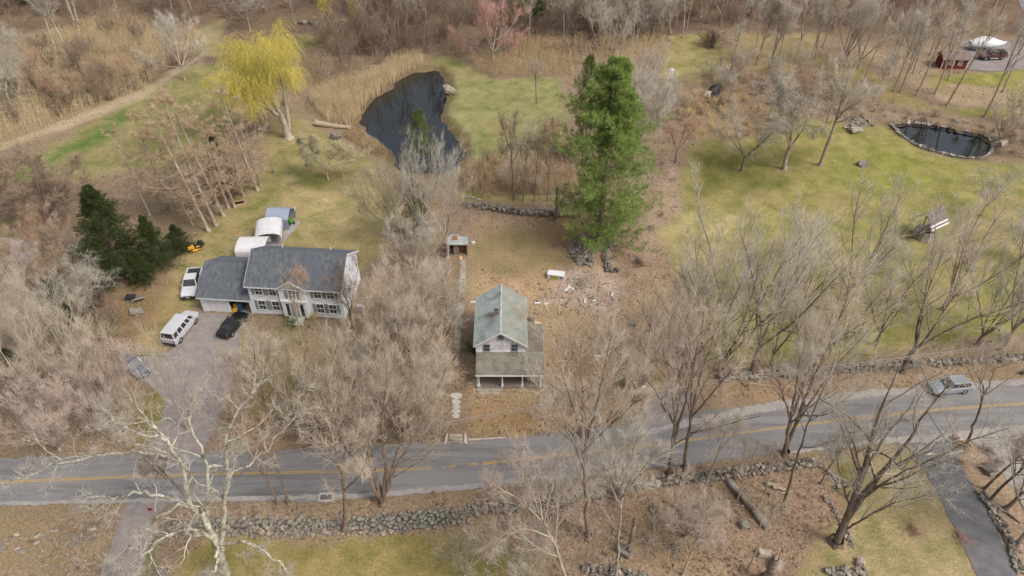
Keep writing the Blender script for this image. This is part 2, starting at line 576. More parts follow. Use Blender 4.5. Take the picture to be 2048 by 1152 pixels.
# litter: leaves, twigs, bare soil
leaf = gramp(gnoise(3.2, 7, 0.8), 0.36, 0.62, (0.54, 0.50, 0.48), (1.50, 1.43, 1.36))
soil = gramp(gnoise(0.35, 5, 0.7), 0.35, 0.68, (0.82, 0.79, 0.77), (1.2, 1.18, 1.16))
lit_c = gmix(0.85, gmix(0.9, att.outputs["Color"], leaf, 'MULTIPLY'), soil, 'MULTIPLY')
wth = gramp(gnoise(0.09, 5, 0.7), 0.42, 0.6, (0.0, 0.0, 0.0), (1.0, 1.0, 1.0))
lit_c = gmix(gmix(1.0, wth, (0.35, 0.35, 0.35), 'MULTIPLY'), lit_c, lin(150, 136, 92))
col = gmix(att.outputs["Alpha"], lit_c, grass_c)
fine = gramp(gnoise(5.0, 5, 0.85), 0.36, 0.64, (0.62, 0.62, 0.60), (1.36, 1.35, 1.34))
col = gmix(0.8, col, fine, 'MULTIPLY')
nt.links.new(col, gb.inputs["Base Color"])
bmp = nt.nodes.new("ShaderNodeBump")
bmp.inputs["Strength"].default_value = 0.7
bmp.inputs["Distance"].default_value = 0.12
nt.links.new(gnoise(4.0, 6, 0.75), bmp.inputs["Height"])
nt.links.new(bmp.outputs[0], gb.inputs["Normal"])
gme.materials.append(gm)


def ground_at(x, y):
    return float(ground_z(np.array([x]), np.array([y]))[0])


# ------------------------------------------------------------------ sheets laid on the ground: road, drives, water
def ribbon(name, edge_a, edge_b, z, m, cuts=3, step=1.0, jit=0.12, seed=1, pixel=True, zf=None):
    """a sheet between two long edges, its rims slightly ragged"""
    a = np.array(gpoly(edge_a) if pixel else edge_a, float)
    b = np.array(gpoly(edge_b) if pixel else edge_b, float)

    def resample(p, n):
        d = np.concatenate([[0], np.cumsum(np.linalg.norm(np.diff(p, axis=0), axis=1))])
        t = np.linspace(0, d[-1], n)
        return np.stack([np.interp(t, d, p[:, 0]), np.interp(t, d, p[:, 1])], 1)
    length = max(np.linalg.norm(np.diff(a, axis=0), axis=1).sum(), np.linalg.norm(np.diff(b, axis=0), axis=1).sum())
    n = max(2, int(length / step) + 1)
    a, b = resample(a, n), resample(b, n)
    for k in range(2):
        a[1:-1] = (a[:-2] + 2 * a[1:-1] + a[2:]) / 4
        b[1:-1] = (b[:-2] + 2 * b[1:-1] + b[2:]) / 4
    r = np.random.default_rng(seed)
    w = (b - a) / (np.linalg.norm(b - a, axis=1)[:, None] + 1e-9)
    a = a + w * r.normal(0, jit, n)[:, None]
    b = b + w * r.normal(0, jit, n)[:, None]
    t = np.linspace(0, 1, cuts + 1)
    g = a[:, None] * (1 - t)[None, :, None] + b[:, None] * t[None, :, None]
    zz = np.full(g.shape[:2], z)
    if zf is not None:
        zz = zz + zf(g[..., 0].ravel(), g[..., 1].ravel()).reshape(zz.shape)
    v = np.concatenate([g, zz[..., None]], 2).reshape(-1, 3)
    k = cuts + 1
    i = (np.arange(n - 1)[:, None] * k + np.arange(cuts)[None]).ravel()
    me = np_mesh(name, v, np.stack([i, i + 1, i + k + 1, i + k], 1))
    me.materials.append(m)
    o = obj(name, me)
    if me.polygons[0].normal.z < 0:
        me.flip_normals()
    return structure(o)


def sheet(name, pts, z, m, pixel=True):
    import bmesh
    w = gpoly(pts) if pixel else pts
    n = len(w)
    rr = []
    for i in range(n):      # rounded outline
        p0, p1, p2, p3 = (np.array(w[(i + k) % n]) for k in (-1, 0, 1, 2))
        for t in (0, 0.25, 0.5, 0.75):
            rr.append(0.5 * (2 * p1 + (p2 - p0) * t + (2 * p0 - 5 * p1 + 4 * p2 - p3) * t * t + (3 * p1 - p0 - 3 * p2 + p3) * t ** 3))
    me = bpy.data.meshes.new(name)
    me.from_pydata([(p[0], p[1], z) for p in rr], [], [tuple(range(len(rr)))])
    if me.polygons[0].normal.z < 0:
        me.flip_normals()
    bm = bmesh.new()
    bm.from_mesh(me)
    bmesh.ops.triangulate(bm, faces=bm.faces)
    bm.to_mesh(me)
    bm.free()
    me.materials.append(m)
    return structure(obj(name, me))


m_asph = mat("asphalt", lin(108, 107, 107), lin(150, 148, 147), 0.8, 0.9, 9, 0.3, 30, 0.25, stretch=(0.18, 1.6, 1), ramp=(0.3, 0.7), c3=lin(142, 139, 138))
m_drive = mat("asphalt_old", lin(136, 128, 126), lin(160, 150, 145), 1.2, 0.92, 8, 0.3, 25, 0.2)
m_drive2 = mat("asphalt_new", lin(104, 103, 105), lin(128, 126, 126), 0.9, 0.85, 8, 0.25, 25, 0.3)
m_sand = mat("sand_gravel", lin(152, 147, 142), lin(176, 170, 164), 2.0, 0.95, 8, 0.4, 20, 0.1)
m_conc = mat("concrete_old", lin(150, 140, 126), lin(186, 176, 160), 1.6, 0.9, 7, 0.3, 12, 0.2, c3=lin(120, 104, 86))
m_yell = mat("road_paint", lin(186, 148, 74), lin(196, 168, 112), 3.0, 0.8, 6, 0, None, 0.2, c3=lin(170, 150, 120))

ribbon("road", ROAD_N, ROAD_S, 0.03, m_asph, 4, 1.0, 0.10, 2)
ln = np.array(LINE, float)
segs = [(-500, 480), (486, 700), (702, 862), (884, 892), (898, 912), (938, 956), (966, 1330), (1336, 2700)]
for k, (xa, xb) in enumerate(segs):
    xs = np.linspace(xa, xb, max(3, int((xb - xa) / 40)))
    ys = np.interp(xs, ln[:, 0], ln[:, 1])
    for s in (-1, 1):
        wa = [(x, y + s * 1.5 - 0.85) for x, y in zip(xs, ys)]
        wb = [(x, y + s * 1.5 + 0.85) for x, y in zip(xs, ys)]
        ribbon("road_marking", wa, wb, 0.036, m_yell, 1, 1.5, 0.012, 3 + k)
ribbon("road_shoulder", [(1290, 862), (1370, 840), (1500, 812), (1640, 792), (1760, 779), (1860, 774), (1960, 763), (2048, 757), (2500, 735)],
       [(1290, 870), (1370, 853), (1500, 829), (1640, 806), (1760, 792), (1860, 788), (1960, 778), (2048, 770), (2500, 748)], 0.034, m_sand, 2, 0.5, 0.10, 9)
ribbon("road_shoulder", [(-300, 1020), (0, 1004), (230, 1000), (420, 995), (700, 988), (900, 972), (1180, 944)],
       [(-300, 1026), (0, 1012), (230, 1006), (420, 1003), (700, 998), (900, 983), (1180, 953)], 0.034, m_sand, 2, 0.5, 0.07, 10)
ribbon("road_shoulder", [(1560, 906), (1740, 880), (1870, 868), (2048, 850), (2300, 836)], [(1560, 911), (1740, 889), (1870, 884), (2048, 870), (2300, 850)], 0.034, m_sand, 2, 0.5, 0.08, 11)
# drives
ribbon("driveway", [(395, 625), (372, 655), (350, 700), (300, 715), (240, 705), (235, 735), (290, 762), (335, 800), (318, 860), (285, 905)],
       [(500, 632), (485, 655), (478, 690), (470, 720), (466, 740), (462, 760), (455, 790), (440, 830), (425, 870), (400, 910)], 0.02, m_drive, 5, 0.8, 0.12, 12)
ribbon("driveway", [(258, 1006), (240, 1040), (222, 1080), (195, 1160), (180, 1230)], [(345, 1003), (312, 1030), (290, 1080), (262, 1160), (240, 1230)], 0.026, m_drive, 4, 0.8, 0.1, 13, zf=south_drop)
ribbon("driveway", [(1815, 884), (1850, 940), (1880, 1000), (1925, 1090), (1965, 1170), (1990, 1240)], [(1905, 876), (1925, 940), (1965, 1000), (2005, 1090), (2045, 1170), (2075, 1240)], 0.026, m_drive2, 4, 0.8, 0.06, 14)
ribbon("driveway", [(1935, 872), (1990, 925), (2030, 990), (2080, 1060)], [(2110, 855), (2130, 900), (2170, 980), (2210, 1060)], 0.024, m_sand, 4, 0.8, 0.15, 15)
sheet("parking_court", [(1880, 122), (1915, 100), (1930, 80), (2010, 82), (2100, 90), (2200, 130), (2060, 138), (1960, 142)], 0.07, mat("asphalt_far", lin(134, 126, 126), lin(156, 146, 142), 0.5, 0.95, 7))
ribbon("far_road", [(2028, -30), (2040, 12), (2060, 55), (2090, 110)], [(2070, -30), (2090, 20), (2110, 60), (2150, 110)], 0.09, m_asph, 2, 1.5, 0.1, 16)
ribbon("driveway_apron", [(1340, 770), (1300, 800), (1292, 850)], [(1395, 790), (1365, 825), (1360, 842)], 0.038, m_drive, 3, 0.8, 0.2, 17)

# water
m_water = bpy.data.materials.new("water")
m_water.use_nodes = True
wb_ = m_water.node_tree.nodes["Principled BSDF"]
wb_.inputs["Base Color"].default_value = (0.010, 0.013, 0.014, 1)
wb_.inputs["Roughness"].default_value = 0.03
wb_.inputs["IOR"].default_value = 1.62
wnz = m_water.node_tree.nodes.new("ShaderNodeTexNoise")
wnz.inputs["Scale"].default_value = 1.2
wnz.inputs["Detail"].default_value = 3
wbm = m_water.node_tree.nodes.new("ShaderNodeBump")
wbm.inputs["Strength"].default_value = 0.05
wbm.inputs["Distance"].default_value = 0.03
m_water.node_tree.links.new(wnz.outputs["Fac"], wbm.inputs["Height"])
m_water.node_tree.links.new(wbm.outputs[0], wb_.inputs["Normal"])


def grow_poly(pts, d):
    w = np.array(gpoly(pts))
    c = w.mean(0)
    return [tuple(c + (p - c) * (1 + d / np.linalg.norm(p - c))) for p in w]


sheet("pond", grow_poly(POND, 1.6), -0.50, m_water, False)
sheet("garden_pond", grow_poly(POND2, 0.9), -0.42, m_water, False)
sheet("stream", grow_poly(STREAM, 0.8), -0.40, m_water, False)
sheet("stream_pool", grow_poly(POOL, 0.7), -0.40, m_water, False)
# ------------------------------------------------------------------ trees: growing branches level by level
def unit(a):
    return a / (np.linalg.norm(a, axis=-1, keepdims=True) + 1e-12)


def tubes(nb, Pn, Rn, sides, r):
    """tapered tubes along many polylines at once; Pn [N,S,3], Rn [N,S]"""
    N, S, _ = Pn.shape
    T = unit(np.gradient(Pn, axis=1))
    ref = unit(r.normal(size=(N, 1, 3)))
    U = unit(np.cross(T, np.broadcast_to(ref, T.shape)))
    V = np.cross(T, U)
    a = np.arange(sides) * 2 * math.pi / sides
    ring = Pn[:, :, None] + Rn[:, :, None, None] * (np.cos(a)[None, None, :, None] * U[:, :, None] + np.sin(a)[None, None, :, None] * V[:, :, None])
    n0 = np.arange(N)[:, None, None] * S * sides + np.arange(S - 1)[None, :, None] * sides
    k = np.arange(sides)[None, None]
    k2 = (k + 1) % sides
    q = np.stack([n0 + k, n0 + k2, n0 + k2 + sides, n0 + k + sides], -1)
    nb.add(ring.reshape(-1, 3), q.reshape(-1, 4))


def cones(nb, Pn, r0, r):
    """thin tapering twigs, three faces each"""
    N = len(Pn)
    A, B = Pn[:, 0], Pn[:, -1]
    T = unit(B - A)
    U = unit(np.cross(T, unit(r.normal(size=(N, 3)))))
    V = np.cross(T, U)
    a = np.arange(3) * 2 * math.pi / 3
    r0 = np.broadcast_to(np.asarray(r0), (N,))
    ring = A[:, None] + r0[:, None, None] * (np.cos(a)[None, :, None] * U[:, None] + np.sin(a)[None, :, None] * V[:, None])
    v = np.concatenate([ring, B[:, None]], 1).reshape(-1, 3)
    b = np.arange(N)[:, None] * 4
    t = np.stack([np.concatenate([b, b + 1, b + 3], 1), np.concatenate([b + 1, b + 2, b + 3], 1), np.concatenate([b + 2, b, b + 3], 1)], 1)
    nb.add(v, None, t.reshape(-1, 3))


def sprout(Pn, Rn, n, r, t=(0.2, 1.0), ang=(38, 10), length=(0.4, 0.5), segs=4, up=0.1, wob=0.15, rk=0.6, absl=None, side=0.0):
    """children for every parent polyline -> (P, R)"""
    N, S, _ = Pn.shape
    tt = t[0] + (t[1] - t[0]) * (np.arange(n)[None] + r.uniform(0, 1, (N, n))) / n
    tt = np.clip(tt, 0, 0.999)
    f = tt * (S - 1)
    i = f.astype(int)
    w = (f - i)[..., None]
    row = np.arange(N)[:, None]
    base = Pn[row, i] * (1 - w) + Pn[row, i + 1] * w
    tang = unit(Pn[row, i + 1] - Pn[row, i])
    rad = Rn[row, i] * (1 - w[..., 0]) + Rn[row, i + 1] * w[..., 0]
    plen = np.linalg.norm(np.diff(Pn, axis=1), axis=2).sum(1)[:, None]
    az = (np.arange(n)[None] * 2.39996 + r.uniform(0, 6.28, (N, 1)) + r.normal(0, 0.5, (N, n)))
    ref = np.where(np.abs(tang[..., 2:3]) < 0.9, np.array([0, 0, 1.0]), np.array([1.0, 0, 0]))
    U = unit(np.cross(tang, ref))
    V = np.cross(U, tang)
    an = np.radians(r.normal(ang[0], ang[1], (N, n)))[..., None]
    d = np.cos(an) * tang + np.sin(an) * (np.cos(az)[..., None] * U * (1 + side) + np.sin(az)[..., None] * V)
    d = unit(d)
    if absl is None:
        L = plen * length[0] * (1 - length[1] * tt) * r.uniform(0.7, 1.25, (N, n))
    else:
        L = absl * r.uniform(0.6, 1.35, (N, n))
    M = N * n
    d, p, L = d.reshape(M, 3), base.reshape(M, 3), L.reshape(M, 1)
    out = [p]
    for k in range(segs):
        d = unit(d + np.array([0, 0, up]) + r.normal(0, wob, (M, 3)))
        p = p + d * L / segs
        out.append(p)
    Pc = np.stack(out, 1)
    r0 = np.clip(rad.reshape(M) * rk, 0.006, None)
    Rc = r0[:, None] * np.linspace(1, 0.3, segs + 1)[None]
    return Pc, Rc


def path(pts, radii, n=10, wob=0.0, r=None):
    pts = np.asarray(pts, float)
    d = np.concatenate([[0], np.cumsum(np.linalg.norm(np.diff(pts, axis=0), axis=1))])
    t = np.linspace(0, d[-1], n)
    p = np.stack([np.interp(t, d, pts[:, k]) for k in range(3)], 1)
    for _ in range(1):
        p[1:-1] = (p[:-2] + 2 * p[1:-1] + p[2:]) / 4
    if wob and r is not None:
        p[1:-1] += r.normal(0, wob, (n - 2, 3))
    rr = np.interp(np.linspace(0, 1, n), np.linspace(0, 1, len(radii)), radii)
    return p[None], rr[None]


def flare(nb, p, rad, r):
    """root flare under a trunk"""
    v, q = [], []
    n = 12
    prof = [(1.55, -0.35), (1.25, 0.12), (1.02, 0.5)]
    for s, z in prof:
        for i in range(n):
            a = 2 * math.pi * i / n
            k = rad * s * (1 + (0.22 if s > 1.1 else 0.05) * math.sin(a * 5 + p[0]))
            v.append((p[0] + math.cos(a) * k, p[1] + math.sin(a) * k, p[2] + z))
    for j in range(2):
        for i in range(n):
            q.append((j * n + i, j * n + (i + 1) % n, (j + 1) * n + (i + 1) % n, (j + 1) * n + i))
    nb.add(v, q)


def finish_broadleaf(stems, r, dens=(7, 5, 5, 3), ang=(36, 30, 27, 24), up=(0.10, 0.10, 0.10), wob=0.08, lens=(0.44, 0.50, 0.52), twig=0.9, tr=0.0120, t0=0.22, droop=0.0, trunk=None, base=None, base_r=0.3):
    """stems -> (trunk mesh, crown mesh)"""
    wood, crown = NB(), NB()
    if base is not None:
        flare(wood, base, base_r, r)
    if trunk is not None:
        tubes(wood, *trunk, 9, r)
    SP, SR = np.concatenate([s[0] for s in stems]), np.concatenate([s[1] for s in stems])
    tubes(wood, SP, SR, 7, r)
    P2, R2 = sprout(SP, SR, dens[0], r, (t0, 0.97), (ang[0], 10), (lens[0], 0.45), 5, up[0], wob, 0.55)
    tubes(wood, P2, R2, 5, r)
    P3, R3 = sprout(P2, R2, dens[1], r, (0.2, 1.0), (ang[1], 11), (lens[1], 0.4), 4, up[1] - droop, wob, 0.6)
    tubes(crown, P3, R3, 4, r)
    P4, R4 = sprout(P3, R3, dens[2], r, (0.15, 1.0), (ang[2], 9), (lens[2], 0.3), 2, up[2] - droop * 2, wob, 0.65)
    tubes(crown, P4, np.maximum(R4, tr * 0.9), 3, r)
    P5, R5 = sprout(P4, R4, dens[3], r, (0.1, 1.0), (ang[3], 9), None, 1, up[2] - droop * 3, 0.05, 0.7, absl=twig)
    cones(crown, P5, tr, r)
    P6, R6 = sprout(np.concatenate([SP[:, -4:]]), SR[:, -4:], 12, r, (0.0, 1.0), (28, 9), None, 2, up[2], wob, 0.5, absl=1.3)
    tubes(crown, P6, np.maximum(R6, tr), 3, r)
    P7, R7 = sprout(P6, R6, 5, r, (0.1, 1.0), (25, 9), None, 1, up[2], 0.1, 0.6, absl=twig)
    cones(crown, P7, tr, r)
    return wood.mesh("trunk", True), crown.mesh("crown")


def make_maple(seed, H=14.0, n=5, fork=0.2, spread=(24, 9), lean=0.0, **kw):
    r = np.random.default_rng(seed)
    h0 = H * fork
    tr = path([(0, 0, -0.3), (r.normal(0, .1), r.normal(0, .1), h0 * 0.5), (lean * h0 * .5, 0, h0)], [0.018 * H, 0.0135 * H], 6)
    stems = []
    for k in range(n):
        a = 2.39996 * k + r.uniform(0, 1)
        an = math.radians(max(4, r.normal(*spread))) * (0.35 if k == 0 else 1)
        L = H * (1 - fork) * r.uniform(0.82, 1.08)
        d = np.array([math.cos(a) * math.sin(an) + lean, math.sin(a) * math.sin(an), math.cos(an)])
        p0 = tr[0][0][-1] * 1.0 - np.array([0, 0, r.uniform(0, 0.25) * h0])
        pts = [p0]
        for s in range(5):
            d = unit(d + np.array([0, 0, 0.07]) + r.normal(0, 0.09, 3))
            pts.append(pts[-1] + d * L / 5)
        stems.append(path(pts, [0.0100 * H * r.uniform(.7, 1), 0.005 * H, 0.0016 * H], 10))
    return finish_broadleaf(stems, r, trunk=tr, base=(0, 0, 0), base_r=0.018 * H, **kw)


def make_slender(seed, H=17.0, crown0=0.45, **kw):
    """forest-grown tree: long bare trunk, narrow crown"""
    r = np.random.default_rng(seed)
    pts = [(0, 0, -0.3)]
    d = np.array([r.normal(0, .04), r.normal(0, .04), 1.0])
    for s in range(7):
        d = unit(d + r.normal(0, 0.05, 3) + np.array([0, 0, 0.05]))
        pts.append(tuple(np.array(pts[-1]) + d * H / 7))
    st = path(pts, [0.016 * H, 0.012 * H, 0.008 * H, 0.002 * H], 14)
    s2 = [st]
    for k in range(2):
        i = int(14 * r.uniform(crown0, 0.62))
        p = st[0][0][i]
        a = r.uniform(0, 6.28)
        q = [p]
        d = np.array([math.cos(a) * .55, math.sin(a) * .55, 1])
        for s in range(4):
            d = unit(d + r.normal(0, .1, 3) + np.array([0, 0, .1]))
            q.append(q[-1] + d * H * (1 - i / 14) * 0.24)
        s2.append(path(q, [0.006 * H, 0.0015 * H], 14))
    return finish_broadleaf(s2, r, base=(0, 0, 0), base_r=0.016 * H, t0=crown0, **kw)


def make_larch(seed, H=19.0):
    r = np.random.default_rng(seed)
    st = path([(0, 0, -0.3), (r.normal(0, .15), r.normal(0, .15), H * .5), (r.normal(0, .3), r.normal(0, .3), H)], [0.24, 0.17, 0.03], 16)
    wood, crown = NB(), NB()
    flare(wood, (0, 0, 0), 0.24, r)
    tubes(wood, *st, 8, r)
    n = 40
    SP, SR = st
    P2, R2 = sprout(SP, SR, n, r, (0.16, 0.99), (80, 13), (0.33, 0.80), 6, 0.045, 0.10, 0.26)
    tubes(wood, P2, R2, 4, r)
    P3, R3 = sprout(P2, R2, 12, r, (0.35, 1.0), (48, 12), (0.30, 0.4), 3, 0.03, 0.1, 0.5, side=0.5)
    tubes(crown, P3, np.maximum(R3 * .8, 0.008), 3, r)
    P4, R4 = sprout(P3, R3, 12, r, (0.05, 1.0), (58, 18), None, 1, 0.1, 0.1, 0.5, absl=0.42)
    cones(crown, P4, 0.0145, r)
    return wood.mesh("trunk", True), crown.mesh("crown")


def tufts(nb, c, d, k, L, w, r, spread=0.8):
    """sprays of narrow leaves (needle bunches) at points c pointing along d"""
    N = len(c)
    D = unit(d[:, None] + r.normal(0, spread, (N, k, 3)))
    s = unit(np.cross(D, r.normal(size=(N, k, 3)))) * w
    LL = L * r.uniform(0.6, 1.25, (N, k, 1))
    b = c[:, None] + r.normal(0, L * 0.18, (N, k, 3))
    v = np.stack([b - s, b + s, b + D * LL], 2).reshape(-1, 3)
    t = np.arange(N * k * 3).reshape(-1, 3)
    nb.add(v, None, t)


def make_conifer(seed, H, r0, prof, nb1=70, droop=-0.05, ang=75, tk=9, tl=0.3, tw=0.02, n2=9, n3=5, forks=0, crown0=0.1, upt=0.0, gap=0.0, inner=0.22):
    """prof: list of (t, radius) for branch length up the trunk"""
    r = np.random.default_rng(seed)
    st = path([(0, 0, -0.3), (r.normal(0, .1), r.normal(0, .1), H * .5), (r.normal(0, .2), r.normal(0, .2), H)], [r0, r0 * .6, 0.03], 16)
    wood, crown = NB(), NB()
    flare(wood, (0, 0, 0), r0, r)
    tubes(wood, *st, 8, r)
    axes = [(st, crown0, prof)]
    for k in range(forks):
        a = r.uniform(0, 6.28)
        p = st[0][0][8]
        f2 = path([p, p + np.array([math.cos(a) * 1.8, math.sin(a) * 1.8, H * .2]), p + np.array([math.cos(a) * 2.4, math.sin(a) * 2.4, H * .43])], [r0 * .5, .03], 16)
        tubes(wood, *f2, 6, r)
        axes.append((f2, 0.1, [(0, prof[len(prof) // 2][1] * .8), (.5, 2.2), (1, .3)]))
    for s, c0, pf in axes:
        n = nb1 if s is st else nb1 // 2
        P2, R2 = sprout(s[0], s[1], n, r, (c0, 0.995), (ang, 9), None, 5, droop, 0.06, 0.3, absl=1.0)
        t = c0 + (0.995 - c0) * (np.arange(n) + .5) / n
        L = np.interp(t, *np.array(pf).T) * r.uniform(0.62, 1.2, n)
        if gap:
            L *= np.where(r.uniform(0, 1, n) < gap, 0.45, 1)
        P2 = P2[:, :1] + (P2 - P2[:, :1]) * (L / (np.linalg.norm(P2[:, -1] - P2[:, 0], axis=1) + 1e-6))[:, None, None]
        tubes(wood, P2, np.maximum(R2 * .6, .012), 4, r)
        P3, R3 = sprout(P2, R2, n2, r, (inner, 1.0), (46, 12), (0.34, 0.45), 3, droop * .5 + upt, 0.08, 0.5, side=0.4)
        tubes(crown, P3, np.full(R3.shape, 0.010), 3, r)
        P4, R4 = sprout(P3, R3, n3, r, (0.15, 1.0), (45, 15), None, 1, upt, 0.1, 0.5, absl=0.28)
        tufts(crown, P4[:, 1], unit(P4[:, 1] - P4[:, 0] + np.array([0, 0, upt])), tk, tl, tw, r)
        tufts(crown, P3[:, -1], unit(P3[:, -1] - P3[:, -2]), tk, tl, tw, r)
    return wood.mesh("trunk", True), crown.mesh("crown")


def make_willow(seed=5):
    """leaning weeping willow, crown hung with long strands"""
    r = np.random.default_rng(seed)
    wood, crown = NB(), NB()
    flare(wood, (0, 0, 0), 0.75, r)
    tr = path([(0, 0, -0.3), (-.1, 0, 2.2), (-.5, 0, 4.5)], [0.78, 0.55, 0.5], 6)
    t2 = path([(0.1, 0.1, 0.4), (.55, .2, 3), (0.7, .2, 6.4)], [0.5, 0.36, 0.28], 6)
    tubes(wood, *tr, 10, r)
    tubes(wood, *t2, 8, r)
    tips = [((-0.5, 0, 4.5), (-3.2, .8, 9), (-4.5, 1.2, 15)), ((-0.5, 0, 4.5), (-1.2, -1.0, 10), (-1.0, -1.6, 17.0)), ((-.3, 0, 3.5), (-4.6, -1.2, 7.5), (-8.2, -1.6, 11.5)),
            ((-.5, 0, 4.2), (-2.6, 2.6, 9), (-4.2, 4.2, 14)), ((-.5, 0, 4.2), (.8, 2.2, 9.6), (1.0, 3.4, 16.2)), ((-.5, 0, 4.4), (-4.2, 1.6, 9.4), (-7.4, 2.6, 14.0)),
            ((.7, .2, 6), (1.1, -.4, 10.5), (0.4, -.6, 15.6)), ((-.4, 0, 4), (-3.6, -2.4, 8.6), (-5.6, -3.4, 12.4))]
    SP, SR = zip(*[path(np.array(t), [0.27, 0.14, 0.04], 10, 0.12, r) for t in tips])
    SP, SR = np.concatenate(SP), np.concatenate(SR)
    tubes(wood, SP, SR, 7, r)
    P2, R2 = sprout(SP, SR, 11, r, (0.32, 1.0), (46, 12), (0.36, 0.45), 5, 0.08, 0.14, 0.5)
    tubes(wood, P2, R2, 5, r)
    P3, R3 = sprout(P2, R2, 7, r, (0.2, 1.0), (48, 14), (0.42, 0.3), 4, -0.02, 0.12, 0.5)
    tubes(crown, P3, np.maximum(R3, .012), 3, r)
    P4, R4 = sprout(np.concatenate([P3, P2[:, 1:]]), np.concatenate([R3, R2[:, 1:]]), 8, r, (0.15, 1.0), (60, 18), None, 4, -0.62, 0.07, 0.4, absl=2.4)
    tubes(crown, P4, np.full(R4.shape, 0.012), 3, r)
    c = P4[:, 1:].reshape(-1, 3)
    tufts(crown, c, np.tile((0, 0, -1.0), (len(c), 1)), 2, 0.34, 0.018, r, 0.45)
    return wood.mesh("trunk", True), crown.mesh("crown")


def make_shrub(seed, H=3.0, W=1.6, n=16, dens=(7, 6), tl=0.42, tr=0.011, arch=0.0, up=0.12):
    r = np.random.default_rng(seed)
    nb = NB()
    a = r.uniform(0, 6.28, n)
    an = np.abs(r.normal(0, 1, n)) * math.atan2(W, H) * .8
    d = np.stack([np.cos(a) * np.sin(an), np.sin(a) * np.sin(an), np.cos(an)], 1)
    p = np.stack([r.normal(0, W * .16, n), r.normal(0, W * .16, n), np.full(n, -0.1)], 1)
    L = H * r.uniform(.6, 1.05, (n, 1))
    out = [p]
    for k in range(5):
        d = unit(d + r.normal(0, .12, (n, 3)) + np.array([0, 0, -arch * k * .25]))
        p = p + d * L / 5
        out.append(p)
    SP = np.stack(out, 1)
    SR = np.linspace(0.034, 0.010, 6)[None] * r.uniform(.6, 1.1, (n, 1)) * (H / 3) ** .5
    tubes(nb, SP, SR, 4, r)
    P2, R2 = sprout(SP, SR, dens[0], r, (.12, 1), (34, 12), (0.36, .3), 3, up, .15, .6)
    tubes(nb, P2, np.maximum(R2, tr * .8), 3, r)
    P3, R3 = sprout(P2, R2, dens[1], r, (.1, 1), (36, 14), None, 1, up, .1, .6, absl=tl)
    cones(nb, P3, tr, r)
    return nb.mesh("shrub")


# ---- bark and twig colours
b_grey = mat("bark_grey", lin(135, 122, 109, 1.0), lin(185, 172, 157, 1.0), 3, 0.95, 6, 0.6, 8, 0.1, stretch=(1, 1, .35), c3=lin(168, 170, 144, 1.0), rand=.10)
b_brown = mat("bark_brown", lin(105, 88, 77, 1.0), lin(152, 133, 118, 1.0), 3, 0.95, 6, 0.6, 8, 0.1, stretch=(1, 1, .35), rand=.12)
b_dark = mat("bark_dark", lin(104, 91, 81), lin(150, 135, 121), 3, 0.95, 6, 0.6, 8, 0.1, stretch=(1, 1, .35), rand=.12)
b_pale = mat("bark_pale", lin(150, 144, 124), lin(218, 216, 198), 4.5, 0.95, 8, 0.6, 9, 0.1, ramp=(.38, .58), c3=lin(128, 116, 98), rand=.06)
b_white = mat("bark_white", lin(140, 128, 114), lin(200, 190, 174), 4.5, 0.95, 7, 0.5, 8, 0.1, c3=lin(136, 120, 104), rand=.06)
t_tan = mat("twig_tan", lin(168, 154, 135, 1.0), lin(198, 185, 166, 1.0), 0.35, 0.95, 3, spec=.1, rand=.10)
t_pink = mat("twig_pink", lin(170, 152, 140, 1.0), lin(197, 181, 168, 1.0), 0.35, 0.95, 3, spec=.1, rand=.08)
t_grey = mat("twig_grey", lin(162, 155, 142, 1.0), lin(190, 183, 169, 1.0), 0.35, 0.95, 3, spec=.1, rand=.10)
t_brown = mat("twig_brown", lin(126, 108, 92, 1.0), lin(156, 138, 120, 1.0), 0.35, 0.95, 3, spec=.1, rand=.14)
t_dark = mat("twig_dark", lin(93, 79, 72, 1.0), lin(123, 107, 97, 1.0), 0.35, 0.95, 3, spec=.1, rand=.14)
t_red = mat("twig_red", lin(160, 122, 110, 1.0), lin(188, 152, 138, 1.0), 0.35, 0.95, 3, spec=.1, rand=.10)
t_rust = mat("twig_rust", lin(158, 131, 108, 1.0), lin(188, 161, 136, 1.0), 0.35, 0.95, 3, spec=.1, rand=.10)
t_orange = mat("twig_orange", lin(170, 145, 117, 1.0), lin(198, 174, 146, 1.0), 0.35, 0.95, 3, spec=.1, rand=.08)
t_olive = mat("twig_olive", lin(150, 142, 114, 1.0), lin(176, 168, 140, 1.0), 0.35, 0.95, 3, spec=.1, rand=.10)
t_gold = mat("twig_gold", lin(192, 168, 120, 1.0), lin(210, 189, 140, 1.0), 0.35, 0.95, 3, spec=.1, rand=.08)
f_pine = mat("needles_pine", lin(96, 118, 58, 1.0), lin(140, 158, 84, 1.0), 0.9, 0.8, 4, spec=.15, rand=.04)
f_spruce = mat("needles_spruce", lin(46, 58, 32), lin(82, 94, 52), 1.6, 0.9, 4, spec=.1, rand=.12)
f_cedar = mat("needles_cedar", lin(88, 100, 54), lin(122, 132, 76), 1.2, 0.85, 4, spec=.15, rand=.10)
f_willow = mat("leaves_willow", lin(214, 196, 92), lin(236, 222, 126), 0.6, 0.85, 4, spec=.1)
f_reed = mat("reed_straw", lin(188, 166, 128), lin(212, 192, 154), 0.4, 0.9, 4, spec=.1)
f_reed2 = mat("reed_rust", lin(176, 152, 118), lin(202, 178, 142), 0.4, 0.9, 4, spec=.1)
